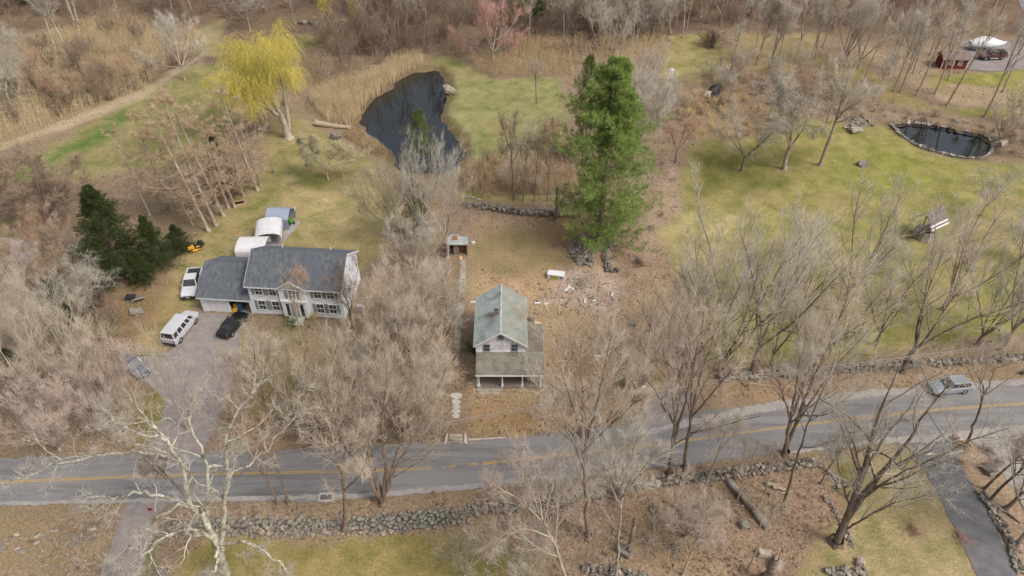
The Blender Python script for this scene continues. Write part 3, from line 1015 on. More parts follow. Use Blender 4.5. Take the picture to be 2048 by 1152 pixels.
# ------------------------------------------------------------------ one mesh pair per kind of tree
PROTO = {}      # kind -> list of (trunk mesh, crown mesh, natural height)
PROTO["maple"] = [(*make_maple(100 + k, 14.0, n=[5, 6, 4, 5][k], fork=[.16, .12, .22, .18][k], spread=[(26, 9), (28, 8), (22, 8), (30, 9)][k]), 14.0) for k in range(4)]
PROTO["brushy"] = [(*make_maple(120 + k, 9.0, n=[9, 10][k], fork=.05, spread=[(26, 10), (30, 10)][k], dens=(6, 5, 5, 3), twig=.75, lens=(.42, .46, .5), tr=.0125), 9.0) for k in range(2)]
PROTO["slender"] = [(*make_slender(140 + k, 17.0, [.42, .5, .36][k], dens=(9, 6, 4, 3), lens=(.32, .46, .5), ang=(44, 34, 30, 26), tr=.0135), 17.0) for k in range(3)]
PROTO["larch"] = [(*make_larch(160 + k), 19.0) for k in range(2)]
PROTO["gnarled"] = [(*make_maple(180 + k, 12.0, n=5, fork=.25, spread=(38, 14), wob=.34, dens=(6, 5, 5, 4), ang=(50, 48, 44, 40), up=(.06, .05, .06), tr=.012), 12.0) for k in range(2)]
PROTO["radiant"] = [(*make_maple(190, 12.0, n=8, fork=.22, spread=(48, 20), wob=.10, dens=(7, 5, 5, 4), ang=(34, 30, 28, 26), up=(.06, .08, .1), tr=.0125), 12.0)]
PROTO["weeping"] = [(*make_maple(195, 12.0, n=4, fork=.28, spread=(20, 8), wob=.14, dens=(7, 6, 5, 5), ang=(56, 46, 44, 40), up=(.05, -.12, -.25), droop=.05, tr=.012), 12.0)]
PROTO["apple"] = [(*make_maple(200, 6.0, n=6, fork=.28, spread=(52, 12), wob=.28, dens=(6, 6, 6, 6), ang=(46, 46, 44, 42), up=(.12, .1, .1), twig=.4, tr=.012), 6.0)]
PROTO["bare_round"] = [(*make_maple(210, 7.0, n=11, fork=.08, spread=(40, 16), wob=.16, dens=(7, 6, 6, 6), up=(.1, .1, .1), twig=.5, tr=.012), 7.0)]
PROTO["pine"] = [(*make_conifer(220, 27.0, .42, [(0, 6.4), (.12, 7.2), (.3, 7.2), (.5, 6.4), (.7, 5.0), (.86, 3.0), (1, .4)], nb1=120, droop=.05, ang=74, tk=9, tl=.42, tw=.021, n2=13, n3=7, inner=.06, forks=1, crown0=.015, upt=.22, gap=.14), 27.0)]
PROTO["spruce"] = [(*make_conifer(230 + k, 13.0, .24, [(0, 4.4), (.3, 3.9), (.6, 2.6), (1, .2)], nb1=112, droop=-.06, ang=84, tk=8, tl=.22, tw=.018, n2=11, n3=7, crown0=.03, inner=.12), 13.0) for k in range(2)]
PROTO["cedar"] = [(*make_conifer(240 + k, 10.0, .18, [(0, 1.2), (.2, 2.6), (.6, 2.2), (1, .2)], nb1=52, droop=.04, ang=62, tk=7, tl=.28, tw=.020, n2=7, n3=4, crown0=.14, upt=.1, gap=.3), 10.0) for k in range(2)]
PROTO["willow"] = [(*make_willow(), 19.0)]
SHRUB = [make_shrub(300, 3.0, 1.7), make_shrub(301, 3.0, 2.4, n=20, arch=.3), make_shrub(302, 4.2, 1.4, n=14), make_shrub(303, 2.2, 2.0, n=22, arch=.55, up=-.05)]
for me in SHRUB:
    me.materials.append(t_brown)
for lst in PROTO.values():
    for tm, cm, _ in lst:
        tm.materials.append(b_grey)
        cm.materials.append(t_tan)


def own_material(o, m):
    o.material_slots[0].link = 'OBJECT'
    o.material_slots[0].material = m


def plant_tree(name, kind, bx, by, ytop, label, bark=None, twig=None, var=0, rz=None, wide=1.0, lean=(0, 0), group=None, cat="tree", hmax=None):
    X, Y = P(bx, by)
    z = ground_at(X, Y)
    X, Y = P(bx, by, z)
    tm, cm, H0 = PROTO[kind][var % len(PROTO[kind])]
    h = height_to(X, Y, z, ytop)
    s = h / H0 * 0.97
    t = thing(name, label, cat, (X, Y, z), rng.uniform(0, 6.28) if rz is None else rz, group)
    t.rotation_mode = 'ZYX'
    t.rotation_euler = (lean[1], lean[0], t.rotation_euler[2])
    t.scale = (s * wide, s * wide, s)
    a = obj("trunk", tm, t)
    c = obj("crown", cm, t)
    if bark:
        own_material(a, bark)
    if twig:
        own_material(c, twig)
    return t


def custom_tree(name, label, bx, by, stems, bark, twig, seed, base_r=.3, cat="tree", bend=.05, girth=.84, **kw):
    """a tree whose main stems are shaped one by one: each stem is a list of (px, py, dY)"""
    X, Y = P(bx, by)
    z = ground_at(X, Y)
    X, Y = P(bx, by, z)
    r = np.random.default_rng(seed)
    st = []
    for pts, r0, r1 in stems:
        w = [np.array(PV(px, py, Y + dy)) - np.array((X, Y, z)) for px, py, dy in pts]
        w = [np.array(q) for q in w]
        st.append(path(w, [r0 * girth, (r0 + r1) * girth / 2, r1 * girth], 18, bend, r))
    tm, cm = finish_broadleaf(st, r, base=(0, 0, 0), base_r=base_r, **kw)
    tm.materials.append(bark)
    cm.materials.append(twig)
    t = thing(name, label, cat, (X, Y, z))
    obj("trunk", tm, t)
    obj("crown", cm, t)
    return t
# ------------------------------------------------------------------ trees shaped by hand
custom_tree("sycamore_tree", "huge pale sycamore with twisting lichen-white limbs at the bottom left", 462, 1178, [
    ([(462, 1178, 0), (440, 1110, 0), (425, 1060, .3), (405, 1030, .5), (370, 980, 1), (358, 920, 1.5), (340, 875, 2), (300, 845, 2.5), (262, 800, 3)], .38, .04),
    ([(430, 1085, 0), (395, 1055, -.5), (350, 1062, -1.2), (305, 1090, -2), (270, 1128, -2.6), (235, 1165, -3)], .15, .04),
    ([(405, 1030, .5), (370, 1005, .5), (330, 1022, .4), (290, 1055, .2), (250, 1105, 0), (225, 1140, -.2)], .13, .03),
    ([(358, 920, 1.5), (320, 905, 2), (260, 902, 2.4), (170, 918, 2.5), (100, 932, 2.5), (20, 962, 2.5)], .13, .03),
    ([(340, 875, 2), (290, 870, 2.2), (240, 850, 2.6), (205, 815, 3)], .10, .03),
    ([(440, 1110, 0), (415, 1055, .5), (413, 1000, 1), (418, 930, 1.5), (388, 880, 2), (370, 835, 2.4), (388, 780, 3)], .20, .03),
    ([(445, 1100, 0), (445, 1040, .5), (455, 960, 1), (457, 900, 1.5), (452, 862, 2), (490, 800, 2.6), (530, 760, 3)], .20, .03),
    ([(440, 1088, 0), (480, 1082, -.5), (520, 1095, -1.2), (548, 1122, -1.8), (572, 1132, -2), (580, 1165, -2.4)], .14, .04),
    ([(416, 935, 1.5), (434, 925, 1.6), (460, 945, 1.8), (500, 928, 2), (560, 870, 2.2), (605, 810, 2.4)], .10, .03),
    ([(345, 1000, .7), (300, 985, .9), (250, 990, 1), (200, 1012, 1), (160, 1025, 1)], .10, .03),
    ([(430, 1085, 0), (435, 1120, -1), (420, 1150, -2), (400, 1190, -3)], .14, .05)],
    b_pale, t_grey, 1, .5, dens=(6, 5, 4, 4), wob=.28, ang=(52, 48, 44, 40), up=(.05, .06, .06), lens=(.30, .42, .5), tr=.011, t0=.3, bend=.11, girth=1.2)

custom_tree("maple_tree", "many-stemmed tan maple growing on the stone wall below the road", 765, 1008, [
    ([(765, 1008, 0), (752, 960, .1), (735, 900, .4), (705, 830, .8), (670, 760, 1.2)], .26, .03), ([(762, 1000, 0), (738, 960, -.1), (690, 890, -.6), (620, 810, -1)], .20, .03),
    ([(768, 1005, 0), (770, 930, .2), (762, 850, .6), (775, 760, 1), (768, 690, 1.2)], .24, .03), ([(768, 1000, 0), (786, 930, -.2), (812, 850, -.4), (845, 770, -.6)], .20, .03),
    ([(766, 1000, 0), (745, 930, 1), (720, 850, 2.4), (725, 760, 4)], .2, .03), ([(768, 1000, 0), (790, 940, 1), (830, 870, 2.4), (870, 800, 4)], .18, .03)],
    b_brown, t_tan, 2, .34)
custom_tree("maple_tree", "tall tan maple with one straight trunk whose crown hides the cottage's porch corner", 1175, 1075, [
    ([(1175, 1075, 0), (1172, 980, 0), (1165, 900, .1), (1152, 820, .3), (1122, 740, .6), (1110, 690, 1)], .30, .03), ([(1167, 910, 0), (1188, 830, .3), (1210, 745, .8), (1222, 665, 1.2)], .18, .03),
    ([(1169, 940, 0), (1140, 870, -.5), (1105, 820, -1), (1085, 790, -1.4)], .15, .03), ([(1166, 905, 0), (1225, 845, -.4), (1290, 790, -.8)], .15, .03),
    ([(1162, 875, .2), (1166, 785, .8), (1160, 690, 1.6)], .16, .03), ([(1165, 900, 0), (1130, 850, 1.2), (1105, 780, 3)], .14, .03), ([(1165, 900, 0), (1210, 850, 1.4), (1260, 760, 3.4)], .14, .03)],
    b_brown, t_tan, 3, .36)
custom_tree("maple_tree", "pink-tipped spreading tree leaning left over the lower stone wall", 1135, 1165, [
    ([(1135, 1165, 0), (1110, 1090, 0), (1085, 1040, .2), (1060, 980, .5), (1045, 915, .8)], .20, .03), ([(1105, 1075, 0), (1055, 1058, -.6), (1005, 1070, -1.2), (972, 1098, -1.6)], .10, .03),
    ([(1088, 1045, .1), (1102, 980, .4), (1112, 915, .8)], .11, .03), ([(1082, 1040, .1), (1040, 1000, -.3), (985, 968, -.6)], .11, .03), ([(1085, 1040, 0), (1075, 975, 1.2), (1015, 925, 2.4)], .11, .03)],
    b_grey, t_pink, 4, .24)
custom_tree("maple_tree", "slim pale upright tree at the bottom centre beside a broken snag", 1232, 1160, [
    ([(1232, 1160, 0), (1240, 1050, 0), (1243, 985, .1), (1228, 920, .4), (1212, 865, .6)], .19, .03), ([(1243, 985, 0), (1260, 920, .2), (1282, 860, .5)], .11, .02),
    ([(1242, 1000, 0), (1275, 950, -.4), (1312, 905, -.8)], .09, .02), ([(1241, 1015, 0), (1215, 955, -.3), (1195, 900, -.6)], .10, .02), ([(1243, 980, 0), (1245, 915, 1), (1250, 850, 2)], .1, .02)],
    b_white, t_grey, 5, .24)
custom_tree("maple_tree", "dark twin-stemmed maple on the road's south edge, left one of the pair", 1338, 950, [
    ([(1338, 950, 0), (1345, 890, 0), (1352, 830, .1), (1338, 750, .6), (1318, 670, 1)], .26, .03), ([(1346, 885, 0), (1372, 800, .3), (1395, 700, .8), (1408, 620, 1.2)], .2, .03),
    ([(1350, 850, 0), (1310, 780, -.6), (1268, 720, -1)], .14, .03), ([(1348, 870, 0), (1360, 780, 1.6), (1355, 680, 3.4)], .14, .03)], b_dark, t_tan, 6, .32)
custom_tree("maple_tree", "dark upright maple on the road's south edge, right one of the pair", 1368, 938, [
    ([(1368, 938, 0), (1376, 870, 0), (1388, 800, .2), (1412, 720, .6), (1440, 640, 1)], .24, .03), ([(1380, 840, 0), (1430, 780, -.5), (1480, 720, -1)], .14, .03), ([(1384, 815, 0), (1385, 730, 1), (1372, 640, 2)], .15, .03)], b_dark, t_tan, 7, .3)
custom_tree("maple_tree", "big forked grey-brown maple with thick stems beside the road near the fallen log", 1570, 908, [
    ([(1570, 908, 0), (1580, 840, 0), (1592, 780, .1), (1602, 700, .5), (1592, 610, 1)], .28, .03), ([(1574, 895, 0), (1600, 820, -.1), (1640, 730, .2), (1680, 640, .6), (1702, 565, 1)], .26, .03),
    ([(1578, 875, 0), (1622, 800, -.5), (1682, 720, -1), (1742, 655, -1.4)], .18, .03), ([(1582, 840, 0), (1560, 770, .4), (1528, 700, .8)], .16, .03), ([(1585, 830, 0), (1620, 740, 1.6), (1640, 640, 3.4)], .16, .03)], b_brown, t_tan, 8, .42)
custom_tree("slender_tree", "thin dark leaning tree rising from brown leaves right of the fallen log", 1565, 1018, [
    ([(1565, 1018, 0), (1590, 930, 0), (1618, 840, .1), (1655, 760, .3), (1675, 700, .6)], .17, .03), ([(1620, 838, 0), (1600, 780, .5), (1605, 720, 1)], .07, .02)], b_dark, t_grey, 9, .2, dens=(7, 6, 5, 4), t0=.45)
custom_tree("oak_tree", "massive ragged dark tree fanning to the upper right at the bottom right", 1672, 1085, [
    ([(1672, 1085, 0), (1700, 1020, 0), (1725, 955, .1), (1738, 890, .3), (1762, 815, .6), (1795, 740, 1)], .46, .04), ([(1688, 1045, 0), (1750, 960, -.4), (1812, 890, -.6), (1852, 825, -.8), (1900, 765, -1)], .34, .04),
    ([(1702, 1015, 0), (1770, 962, -1), (1862, 918, -1.8), (1942, 880, -2.4), (2020, 855, -3)], .16, .03), ([(1682, 1065, 0), (1742, 1028, -.8), (1802, 1000, -1.6), (1875, 985, -2.4)], .14, .03),
    ([(1722, 962, 0), (1712, 900, .3), (1688, 840, .6)], .14, .03), ([(1726, 950, 0), (1765, 880, 1.4), (1830, 800, 3)], .16, .03), ([(1700, 1020, 0), (1680, 950, 1), (1668, 880, 2)], .12, .03)],
    b_dark, t_grey, 10, .6, dens=(7, 6, 5, 3), ang=(46, 42, 38, 36), wob=.2, tr=.010)
custom_tree("roadside_tree", "crooked brown trunk curving up beside the drain at the road's right end", 1932, 895, [
    ([(1932, 895, 0), (1950, 845, 0), (1966, 805, .1), (1970, 775, .2), (1950, 745, .5), (1935, 700, .8)], .20, .03), ([(1968, 790, 0), (1990, 740, .2), (2010, 690, .5)], .08, .02)], b_brown, t_tan, 11, .26, dens=(7, 6, 5, 4), t0=.4)

# ------------------------------------------------------------------ trees by kind
T = plant_tree
# south side of the road
T("slender_tree", "slender", 686, 1064, 850, "thin tan tree standing in front of the stone wall, left of the drain's kerb", b_brown, t_tan, 0)
T("slender_tree", "slender", 577, 1008, 850, "right one of two thin saplings on the verge above the wall", b_brown, t_rust, 1, wide=.8)
T("slender_tree", "slender", 556, 1008, 860, "left one of two thin saplings on the verge above the wall", b_brown, t_rust, 2, wide=.8)
T("slender_tree", "slender", 385, 1010, 880, "dark leaning trunk half hidden behind the pale sycamore", b_dark, t_brown, 1, lean=(-.1, 0))
T("sapling_tree", "slender", 1405, 985, 840, "spindly bare sapling beside the wall left of the fallen log", b_grey, t_tan, 2, wide=.9)
T("sapling_tree", "slender", 1475, 1000, 900, "spindly bare sapling next to the fallen log's middle", b_grey, t_tan, 0, wide=.7)
T("sapling_tree", "slender", 1530, 985, 890, "spindly bare sapling by the short cut logs", b_grey, t_tan, 1, wide=.7)
T("sapling_tree", "slender", 1640, 968, 850, "thin dark sapling leaning over the wall's right end", b_dark, t_grey, 2, wide=.7, lean=(.12, 0))
T("sapling_tree", "slender", 1695, 995, 830, "thin dark sapling against the massive ragged tree", b_dark, t_grey, 0, wide=.6)
T("sapling_tree", "slender", 1365, 1150, 1000, "spindly sapling among brown leaves at the bottom edge, left of the stump", b_grey, t_tan, 1, wide=.7)
T("sapling_tree", "slender", 1495, 1140, 1010, "spindly sapling among brown leaves at the bottom edge, beside the stump", b_grey, t_tan, 2, wide=.6)
T("roadside_tree", "slender", 1968, 978, 850, "left one of two dark trunks between the drive and the gravel", b_dark, t_brown, 1, lean=(.15, 0))
T("roadside_tree", "slender", 1980, 1000, 860, "right one of two dark trunks between the drive and the gravel", b_dark, t_brown, 0, lean=(.15, 0))
T("roadside_tree", "maple", 2012, 1018, 850, "stout brown tree at the right edge beside the gravel drive", b_brown, t_tan, 2, lean=(.15, 0))
T("roadside_tree", "gnarled", 2035, 1090, 900, "grey tree at the lower right edge above the stone wall", b_grey, t_grey, 1)
T("brush_tree", "brushy", 1370, 1075, 985, "pale tangled brush heap-like thicket left of the fallen log", b_grey, t_pink, 0, cat="shrub")
T("brush_tree", "brushy", 1120, 1020, 940, "grey brush growing on the wall left of the tall straight maple", b_grey, t_grey, 1, cat="shrub")
T("brush_tree", "brushy", 930, 1150, 1080, "pale brush at the bottom edge of the lower lawn", b_grey, t_olive, 0, cat="shrub")
T("brush_tree", "brushy", 1050, 1160, 1080, "grey brush at the bottom edge between the lawn and the pink-tipped tree", b_grey, t_grey, 1, cat="shrub")
T("brush_tree", "brushy", 1235, 1000, 925, "thin brush on the wall between the tall maple and the twin trees", b_grey, t_tan, 1, cat="shrub")

# between the white house and the cottage
B = "brushy trees filling the plot between the two houses"
for bx, by, yt, tw, lab in ((848, 662, 535, t_tan, "brushy tan tree rising beside the white house's gable"), (800, 730, 600, t_tan, "brushy tree off the white house's front right corner"),
                            (822, 735, 570, t_tan, "brushy tan tree halfway along the concrete path"), (885, 700, 560, t_grey, "grey brushy tree hugging the concrete path"),
                            (705, 800, 672, t_grey, "grey brushy tree before the white house's front steps"),
                            (862, 815, 665, t_tan, "brushy tree left of the stepping stones"), 
                            (690, 875, 700, t_tan, "brushy tree near the road below the white house's lawn"), (600, 860, 715, t_brown, "brown brushy tree near the road left of the thicket"),
                            (800, 880, 710, t_tan, "brushy tree at the roadside left of the stone entry steps")):
    T("brushy_tree", "brushy" if bx % 3 else "maple", bx, by, yt, lab, b_brown, tw, bx, group=B, wide=.9)
T("bare_tree", "gnarled", 705, 655, 505, "dark forked tree in front of the white gable wall", b_dark, t_brown, 0, wide=.55)
T("bare_tree", "slender", 605, 690, 540, "slim grey tree before the white house's front door", b_grey, t_rust, 1, wide=.75)
T("bare_tree", "maple", 545, 775, 660, "thin grey tree on the lawn right of the drive", b_grey, t_grey, 2, wide=.7)
T("bare_tree", "maple", 490, 880, 740, "wispy tree standing at the drive's right edge by the road", b_grey, t_pink, 1, wide=.7)
T("bare_tree", "maple", 285, 868, 730, "wispy pink-grey tree on the grass island left of the drive", b_grey, t_pink, 3, wide=.7)
T("bare_tree", "maple", 215, 800, 665, "wispy tan tree beside the dark parked car", b_grey, t_tan, 0, wide=.8)
T("bare_tree", "maple", 375, 858, 680, "wispy see-through tree rising over the lower drive", b_grey, t_grey, 2, wide=.6)
T("bare_tree", "slender", 540, 880, 690, "thin tree at the roadside between the drive and the thicket", b_brown, t_tan, 2)

# left edge
L = "bare trees massed along the left edge"
for bx, by, yt, k, tw, lab in ((85, 838, 610, "maple", t_tan, "dense tan tree, lowest of those along the left edge"), (25, 775, 585, "maple", t_pink, "pinkish dense tree cut by the left edge"),
                               (165, 790, 615, "maple", t_tan, "dense tan tree beside the brown leaf bed"), (-40, 900, 640, "maple", t_tan, "tan tree leaning in from the left edge by the road"),
                               (140, 700, 570, "brushy", t_grey, "grey brush in front of the dark spruces"), (60, 690, 560, "brushy", t_tan, "tan brush below the far-left grey roof"),
                               (200, 860, 720, "brushy", t_pink, "pinkish brush at the roadside left of the drive"), (120, 900, 770, "brushy", t_pink, "pinkish brush on the verge at the lower left")):
    T("bare_tree", k, bx, by, yt, lab, b_grey, tw, bx, group=L, wide=.95)
T("gnarled_tree", "gnarled", 155, 548, 452, "pale crooked tree left of the dark spruces", b_white, t_grey, 0, wide=1.25)
T("gnarled_tree", "gnarled", 190, 618, 535, "pale sprawling tree below the dark spruces", b_white, t_grey, 1, wide=1.5)
T("gnarled_tree", "gnarled", 85, 590, 465, "thin pale tree right of the far-left grey roof", b_white, t_rust, 1)
T("round_tree", "bare_round", 95, 448, 330, "large rounded purple-brown bare tree at the left", b_brown, t_brown, 0, wide=1.45)
T("brush_tree", "brushy", 110, 520, 430, "rusty brush below the rounded bare tree", b_brown, t_rust, 1, cat="shrub")
T("brush_tree", "brushy", 20, 560, 470, "olive brush in front of the far-left grey roof", b_brown, t_olive, 0, cat="shrub")
T("spruce_tree", "spruce", 245, 548, 368, "tallest dark green spruce beside the mower", b_dark, f_spruce, 0, wide=1.2)
T("spruce_tree", "spruce", 320, 530, 430, "shorter dark spruce right of the tallest one", b_dark, f_spruce, 1, wide=1.1)
T("spruce_tree", "spruce", 362, 500, 448, "small dark spruce nearest the yellow mower", b_dark, f_spruce, 0, wide=1.5)
T("spruce_tree", "spruce", 290, 560, 500, "dark spruce below the tallest one, beside the leaf bed", b_dark, f_spruce, 1, wide=1.35)
T("spruce_tree", "spruce", 205, 580, 520, "dark spruce left below the tallest one", b_dark, f_spruce, 1, wide=1.25)
T("spruce_tree", "spruce", 130, 640, 560, "low dark evergreen among the left-edge trees", b_dark, f_spruce, 0, wide=1.4)
T("spruce_tree", "spruce", 455, 385, 270, "dark evergreen standing among the larches", b_dark, f_spruce, 0, wide=.8)
T("spruce_tree", "spruce", 60, 790, 700, "dark evergreen beneath the left-edge trees", b_dark, f_spruce, 1, wide=1.3)
# larch row
LG = "bare larches in a row beside the back lawn"
for k, (bx, by, yt, le, lab) in enumerate(((417, 462, 200, -.16, "first trunk from the mower"), (432, 450, 180, -.10, "second trunk from the mower"), (447, 432, 170, -.13, "third trunk from the mower"), (457, 416, 225, -.06, "fourth trunk from the mower"),
                                           (470, 415, 195, -.11, "fifth trunk from the mower"), (487, 392, 230, -.02, "sixth trunk from the mower"), (514, 380, 155, -.08, "seventh trunk from the mower"), (521, 370, 210, -.04, "eighth and last trunk from the mower"),
                                           (385, 450, 250, -.14, "inner tree just above the small spruce"), (345, 420, 220, -.05, "inner tree behind the row"), (300, 430, 250, -.10, "leftmost inner tree"))):
    T("larch_tree", "larch", bx, by, yt, "bare orange-tan larch beside the back lawn, " + lab, b_grey, t_orange, k, group=LG, wide=rng.uniform(.9, 1.2), lean=(le, rng.uniform(-.05, .05)))
# willow, pond side
T("willow_tree", "willow", 577, 276, 45, "yellow weeping willow with a thick split trunk", b_grey, f_willow, 0, rz=0)
T("apple_tree", "apple", 656, 360, 272, "small grey-green spreading apple tree on the back lawn", b_grey, t_olive, 0, wide=1.25)
T("cedar_tree", "cedar", 848, 330, 218, "green cedar at the pond's near bank", b_grey, f_cedar, 0, wide=1.15)
T("cedar_tree", "cedar", 838, 470, 360, "dull green cedar hidden behind bare branches near the ruined shed", b_grey, f_cedar, 1, wide=1.1)
T("bare_tree", "maple", 895, 516, 290, "grey bare tree whose trunk stands against the ruined shed", b_grey, t_grey, 2, wide=.62)
T("bare_tree", "maple", 850, 490, 300, "pale bare tree left of the ruined shed", b_grey, t_grey, 0, wide=.6)
T("brushy_tree", "brushy", 785, 470, 330, "pale brushy tree on the lawn's edge below the pond", b_grey, t_olive, 0, wide=.9)
T("brushy_tree", "brushy", 830, 540, 440, "grey brushy tree left of the shed's bare tree", b_grey, t_grey, 1)
T("pine_tree", "pine", 1197, 492, 108, "tall bright green white pine beside the rock pile", b_brown, f_pine, 0, rz=1.2, wide=1.12)
T("cedar_tree", "cedar", 1165, 330, 110, "thin grey-green pine behind the tall bright pine's left side", b_grey, f_cedar, 1, wide=.7)
T("slender_tree", "slender", 1028, 400, 235, "dark thin trunk at the right lawn's lower edge", b_dark, t_brown, 0, wide=.7)
T("slender_tree", "slender", 1046, 402, 300, "thinner trunk just right of the dark thin trunk", b_dark, t_brown, 1, wide=.6)
T("slender_tree", "slender", 1094, 402, 300, "thin trunk behind the back wall near the dead snag", b_dark, t_brown, 2, wide=.6)
T("slender_tree", "slender", 1068, 402, 290, "thin trunk in the brown brush behind the back wall", b_dark, t_brown, 1, wide=.6)
T("slender_tree", "slender", 1073, 208, 120, "lone dark sapling on the lawn right of the pond", b_dark, t_grey, 2, wide=.8)
T("bare_tree", "gnarled", 1350, 325, 215, "short dark crooked tree at the brushy ditch", b_dark, t_red, 0, wide=.7)

# right-hand lawn and wall row
R_ = "bare maples along the wall and lawn on the right"
for k, (bx, by, yt, tw, bk, wd, lab) in enumerate((
        (1345, 770, 560, t_tan, b_brown, 1, "tan maple at the cottage's yard side of the right row"), (1440, 745, 455, t_grey, b_dark, .9, "tall grey maple above the wall's left part"),
        (1505, 745, 430, t_tan, b_dark, .85, "tall tan maple with a dark trunk on the wall"), (1540, 735, 560, t_grey, b_dark, .8, "shorter grey maple behind the wall's left part"),
        (1625, 745, 540, t_tan, b_dark, 1, "wide tan maple over the wall's middle"), (1690, 600, 395, t_grey, b_dark, .95, "grey maple standing on the right lawn"),
        (1805, 745, 470, t_tan, b_dark, .9, "dark-stemmed maple leaning right above the silver car"), (1750, 690, 500, t_grey, b_dark, .9, "grey maple behind the dark-stemmed leaning one"),
        (1885, 620, 430, t_pink, b_dark, 1, "pinkish maple beside the small roofed well"), (1955, 690, 500, t_grey, b_dark, .85, "forked dark maple near the right edge of the lawn"),
        (2000, 700, 470, t_grey, b_dark, .85, "dark maple on the wall at the right edge"), (2060, 720, 500, t_tan, b_dark, .9, "maple cut by the right edge above the wall"),
        (1400, 700, 500, t_pink, b_brown, .9, "pinkish maple on the brown strip left of the right lawn"), (1270, 800, 610, t_tan, b_brown, .85, "tan maple in the yard right of the cottage"),
        (1230, 770, 650, t_tan, b_brown, .7, "small tan maple close to the cottage's right side"), (1590, 640, 470, t_grey, b_dark, .9, "grey maple on the lawn left of the lawn's centre"))):
    T("maple_tree", "maple", bx, by, yt, lab, bk, tw, k, group=R_, wide=wd, lean=(.05 if bx > 1780 else 0, 0))
T("pale_tree", "gnarled", 1962, 432, 335, "pale low tree with white limbs on the right lawn's far side", b_white, t_grey, 1, wide=1.1)
T("pale_tree", "brushy", 2040, 520, 420, "pale bushy tree at the right edge of the lawn", b_white, t_grey, 0)
# upper right
T("lawn_tree", "gnarled", 1483, 342, 212, "dark Y-forked tree on the upper right lawn", b_dark, t_grey, 0, wide=1.0)
T("lawn_tree", "weeping", 1568, 338, 140, "grey drooping-branched tree, middle of the three on the upper right lawn", b_white, t_grey, 0, wide=1.15)
T("lawn_tree", "slender", 1640, 330, 140, "grey leaning tree, right one of the three on the upper right lawn", b_white, t_grey, 1, lean=(.1, 0), wide=1.25)
U = "tall grey trees in the upper right woodland garden"
for k, (bx, by, yt, kd, lab) in enumerate((
        (1545, 128, -10, "weeping", "grey tree with drooping white twigs at the pale clearing"), (1556, 132, 20, "slender", "thin trunk right of the drooping grey tree"),
        (1590, 125, 10, "slender", "tall grey tree behind the brush mound"), (1630, 118, -5, "slender", "pale trunk left of the dark multi-stemmed clump"),
        (1688, 133, -10, "maple", "dark multi-stemmed tree, left of the clump near the garden path"), (1716, 136, -10, "maple", "leaning grey multi-stemmed tree, right of that clump"),
        (1778, 150, 25, "slender", "dark trunk in the leaf bed left of the red shed"), (1800, 185, 40, "slender", "short-trunked grey tree at the leaf bed's corner"),
        (1832, 192, 50, "slender", "leaning pale tree between the leaf bed and the garden pond"), (1896, 160, 20, "slender", "dark trunk below the red shed's left end"),
        (1893, 212, 45, "slender", "tall leaning tree above the garden pond"), (1968, 235, 40, "slender", "long leaning trunk at the garden pond's right"),
        (2005, 185, 30, "slender", "dark leaning tree right of the red pickup's lawn"), (2035, 215, 90, "slender", "pale leaning tree at the right edge above the garden pond"),
        (1820, 140, 10, "slender", "thin grey tree left of the red shed"), (1740, 215, 110, "slender", "slim grey tree beside the rocky brook"), (1650, 260, 130, "slender", "thin white-barked tree on the near bank of the brook"),
        (1462, 140, 60, "slender", "dark trunk beside the brown bush at the far lawn"), (1860, 110, -10, "slender", "tall grey tree at the back of the leaf bed"))):
    T("woodland_tree", kd, bx, by, yt - 15, lab, b_white if k % 3 else b_grey, t_grey if k % 2 else t_tan, k, group=U, wide=.8 if kd == "slender" else .9, lean=(.08 if bx > 1760 else 0, 0))
T("pale_tree", "gnarled", 1352, 238, 165, "pale white-limbed small tree at the stream's left", b_white, t_grey, 0, wide=.8)
# top middle and left
T("red_maple_tree", "radiant", 985, 132, -8, "white-limbed tree with a halo of red twigs above the reeds", b_white, t_red, 0, wide=.95)
T("bare_tree", "radiant", 370, 160, 20, "grey rounded bare tree between the reeds and the willow", b_grey, t_grey, 0, wide=.8)
T("white_tree", "gnarled", 30, 225, 40, "white-trunked tree cut by the left edge above the reeds", b_pale, t_grey, 0, wide=.7)
T("white_tree", "gnarled", 52, 225, 60, "white leaning trunk just right of the left-edge one", b_pale, t_grey, 1, wide=.6)
T("white_tree", "slender", 115, 112, -30, "white slim trunk in the upper left reeds", b_pale, t_grey, 1)
T("white_tree", "slender", 135, 108, -40, "second white slim trunk in the upper left reeds", b_pale, t_grey, 2)
T("white_tree", "slender", 158, 68, -60, "straight white trunk at the top left woods' edge", b_pale, t_grey, 0)
T("bare_tree", "gnarled", 500, 60, -30, "tangled white-limbed tree behind the willow", b_white, t_grey, 1, wide=1.2)
T("bare_tree", "slender", 590, 48, -60, "pale leaning trunk above the willow", b_white, t_grey, 2)
T("yellow_tree", "weeping", 655, 60, -20, "yellow-green budding tree at the far lawn, left of two", b_brown, f_willow, 0, wide=.7)
T("yellow_tree", "weeping", 715, 75, -10, "yellow-green budding tree at the far lawn, right of two", b_brown, f_willow, 0, wide=.6)
T("bare_tree", "slender", 783, 92, -20, "dark thin tree above the pond's reeds", b_dark, t_brown, 0)
T("bare_tree", "slender", 1058, 85, -30, "pale straight trunk, left of two beside the evergreens at the top", b_white, t_grey, 2)
T("bare_tree", "slender", 1128, 78, -25, "pale branching trunk right of the evergreens at the top", b_white, t_grey, 1)
T("evergreen_tree", "cedar", 1042, 60, -60, "dark green evergreen in the woods at the top centre", b_dark, f_cedar, 0)
T("evergreen_tree", "cedar", 1075, 52, -60, "dark green evergreen right of the other at the top centre", b_dark, f_spruce, 1)
T("evergreen_tree", "spruce", 35, 10, -70, "dark evergreen at the top left corner", b_dark, f_spruce, 1)


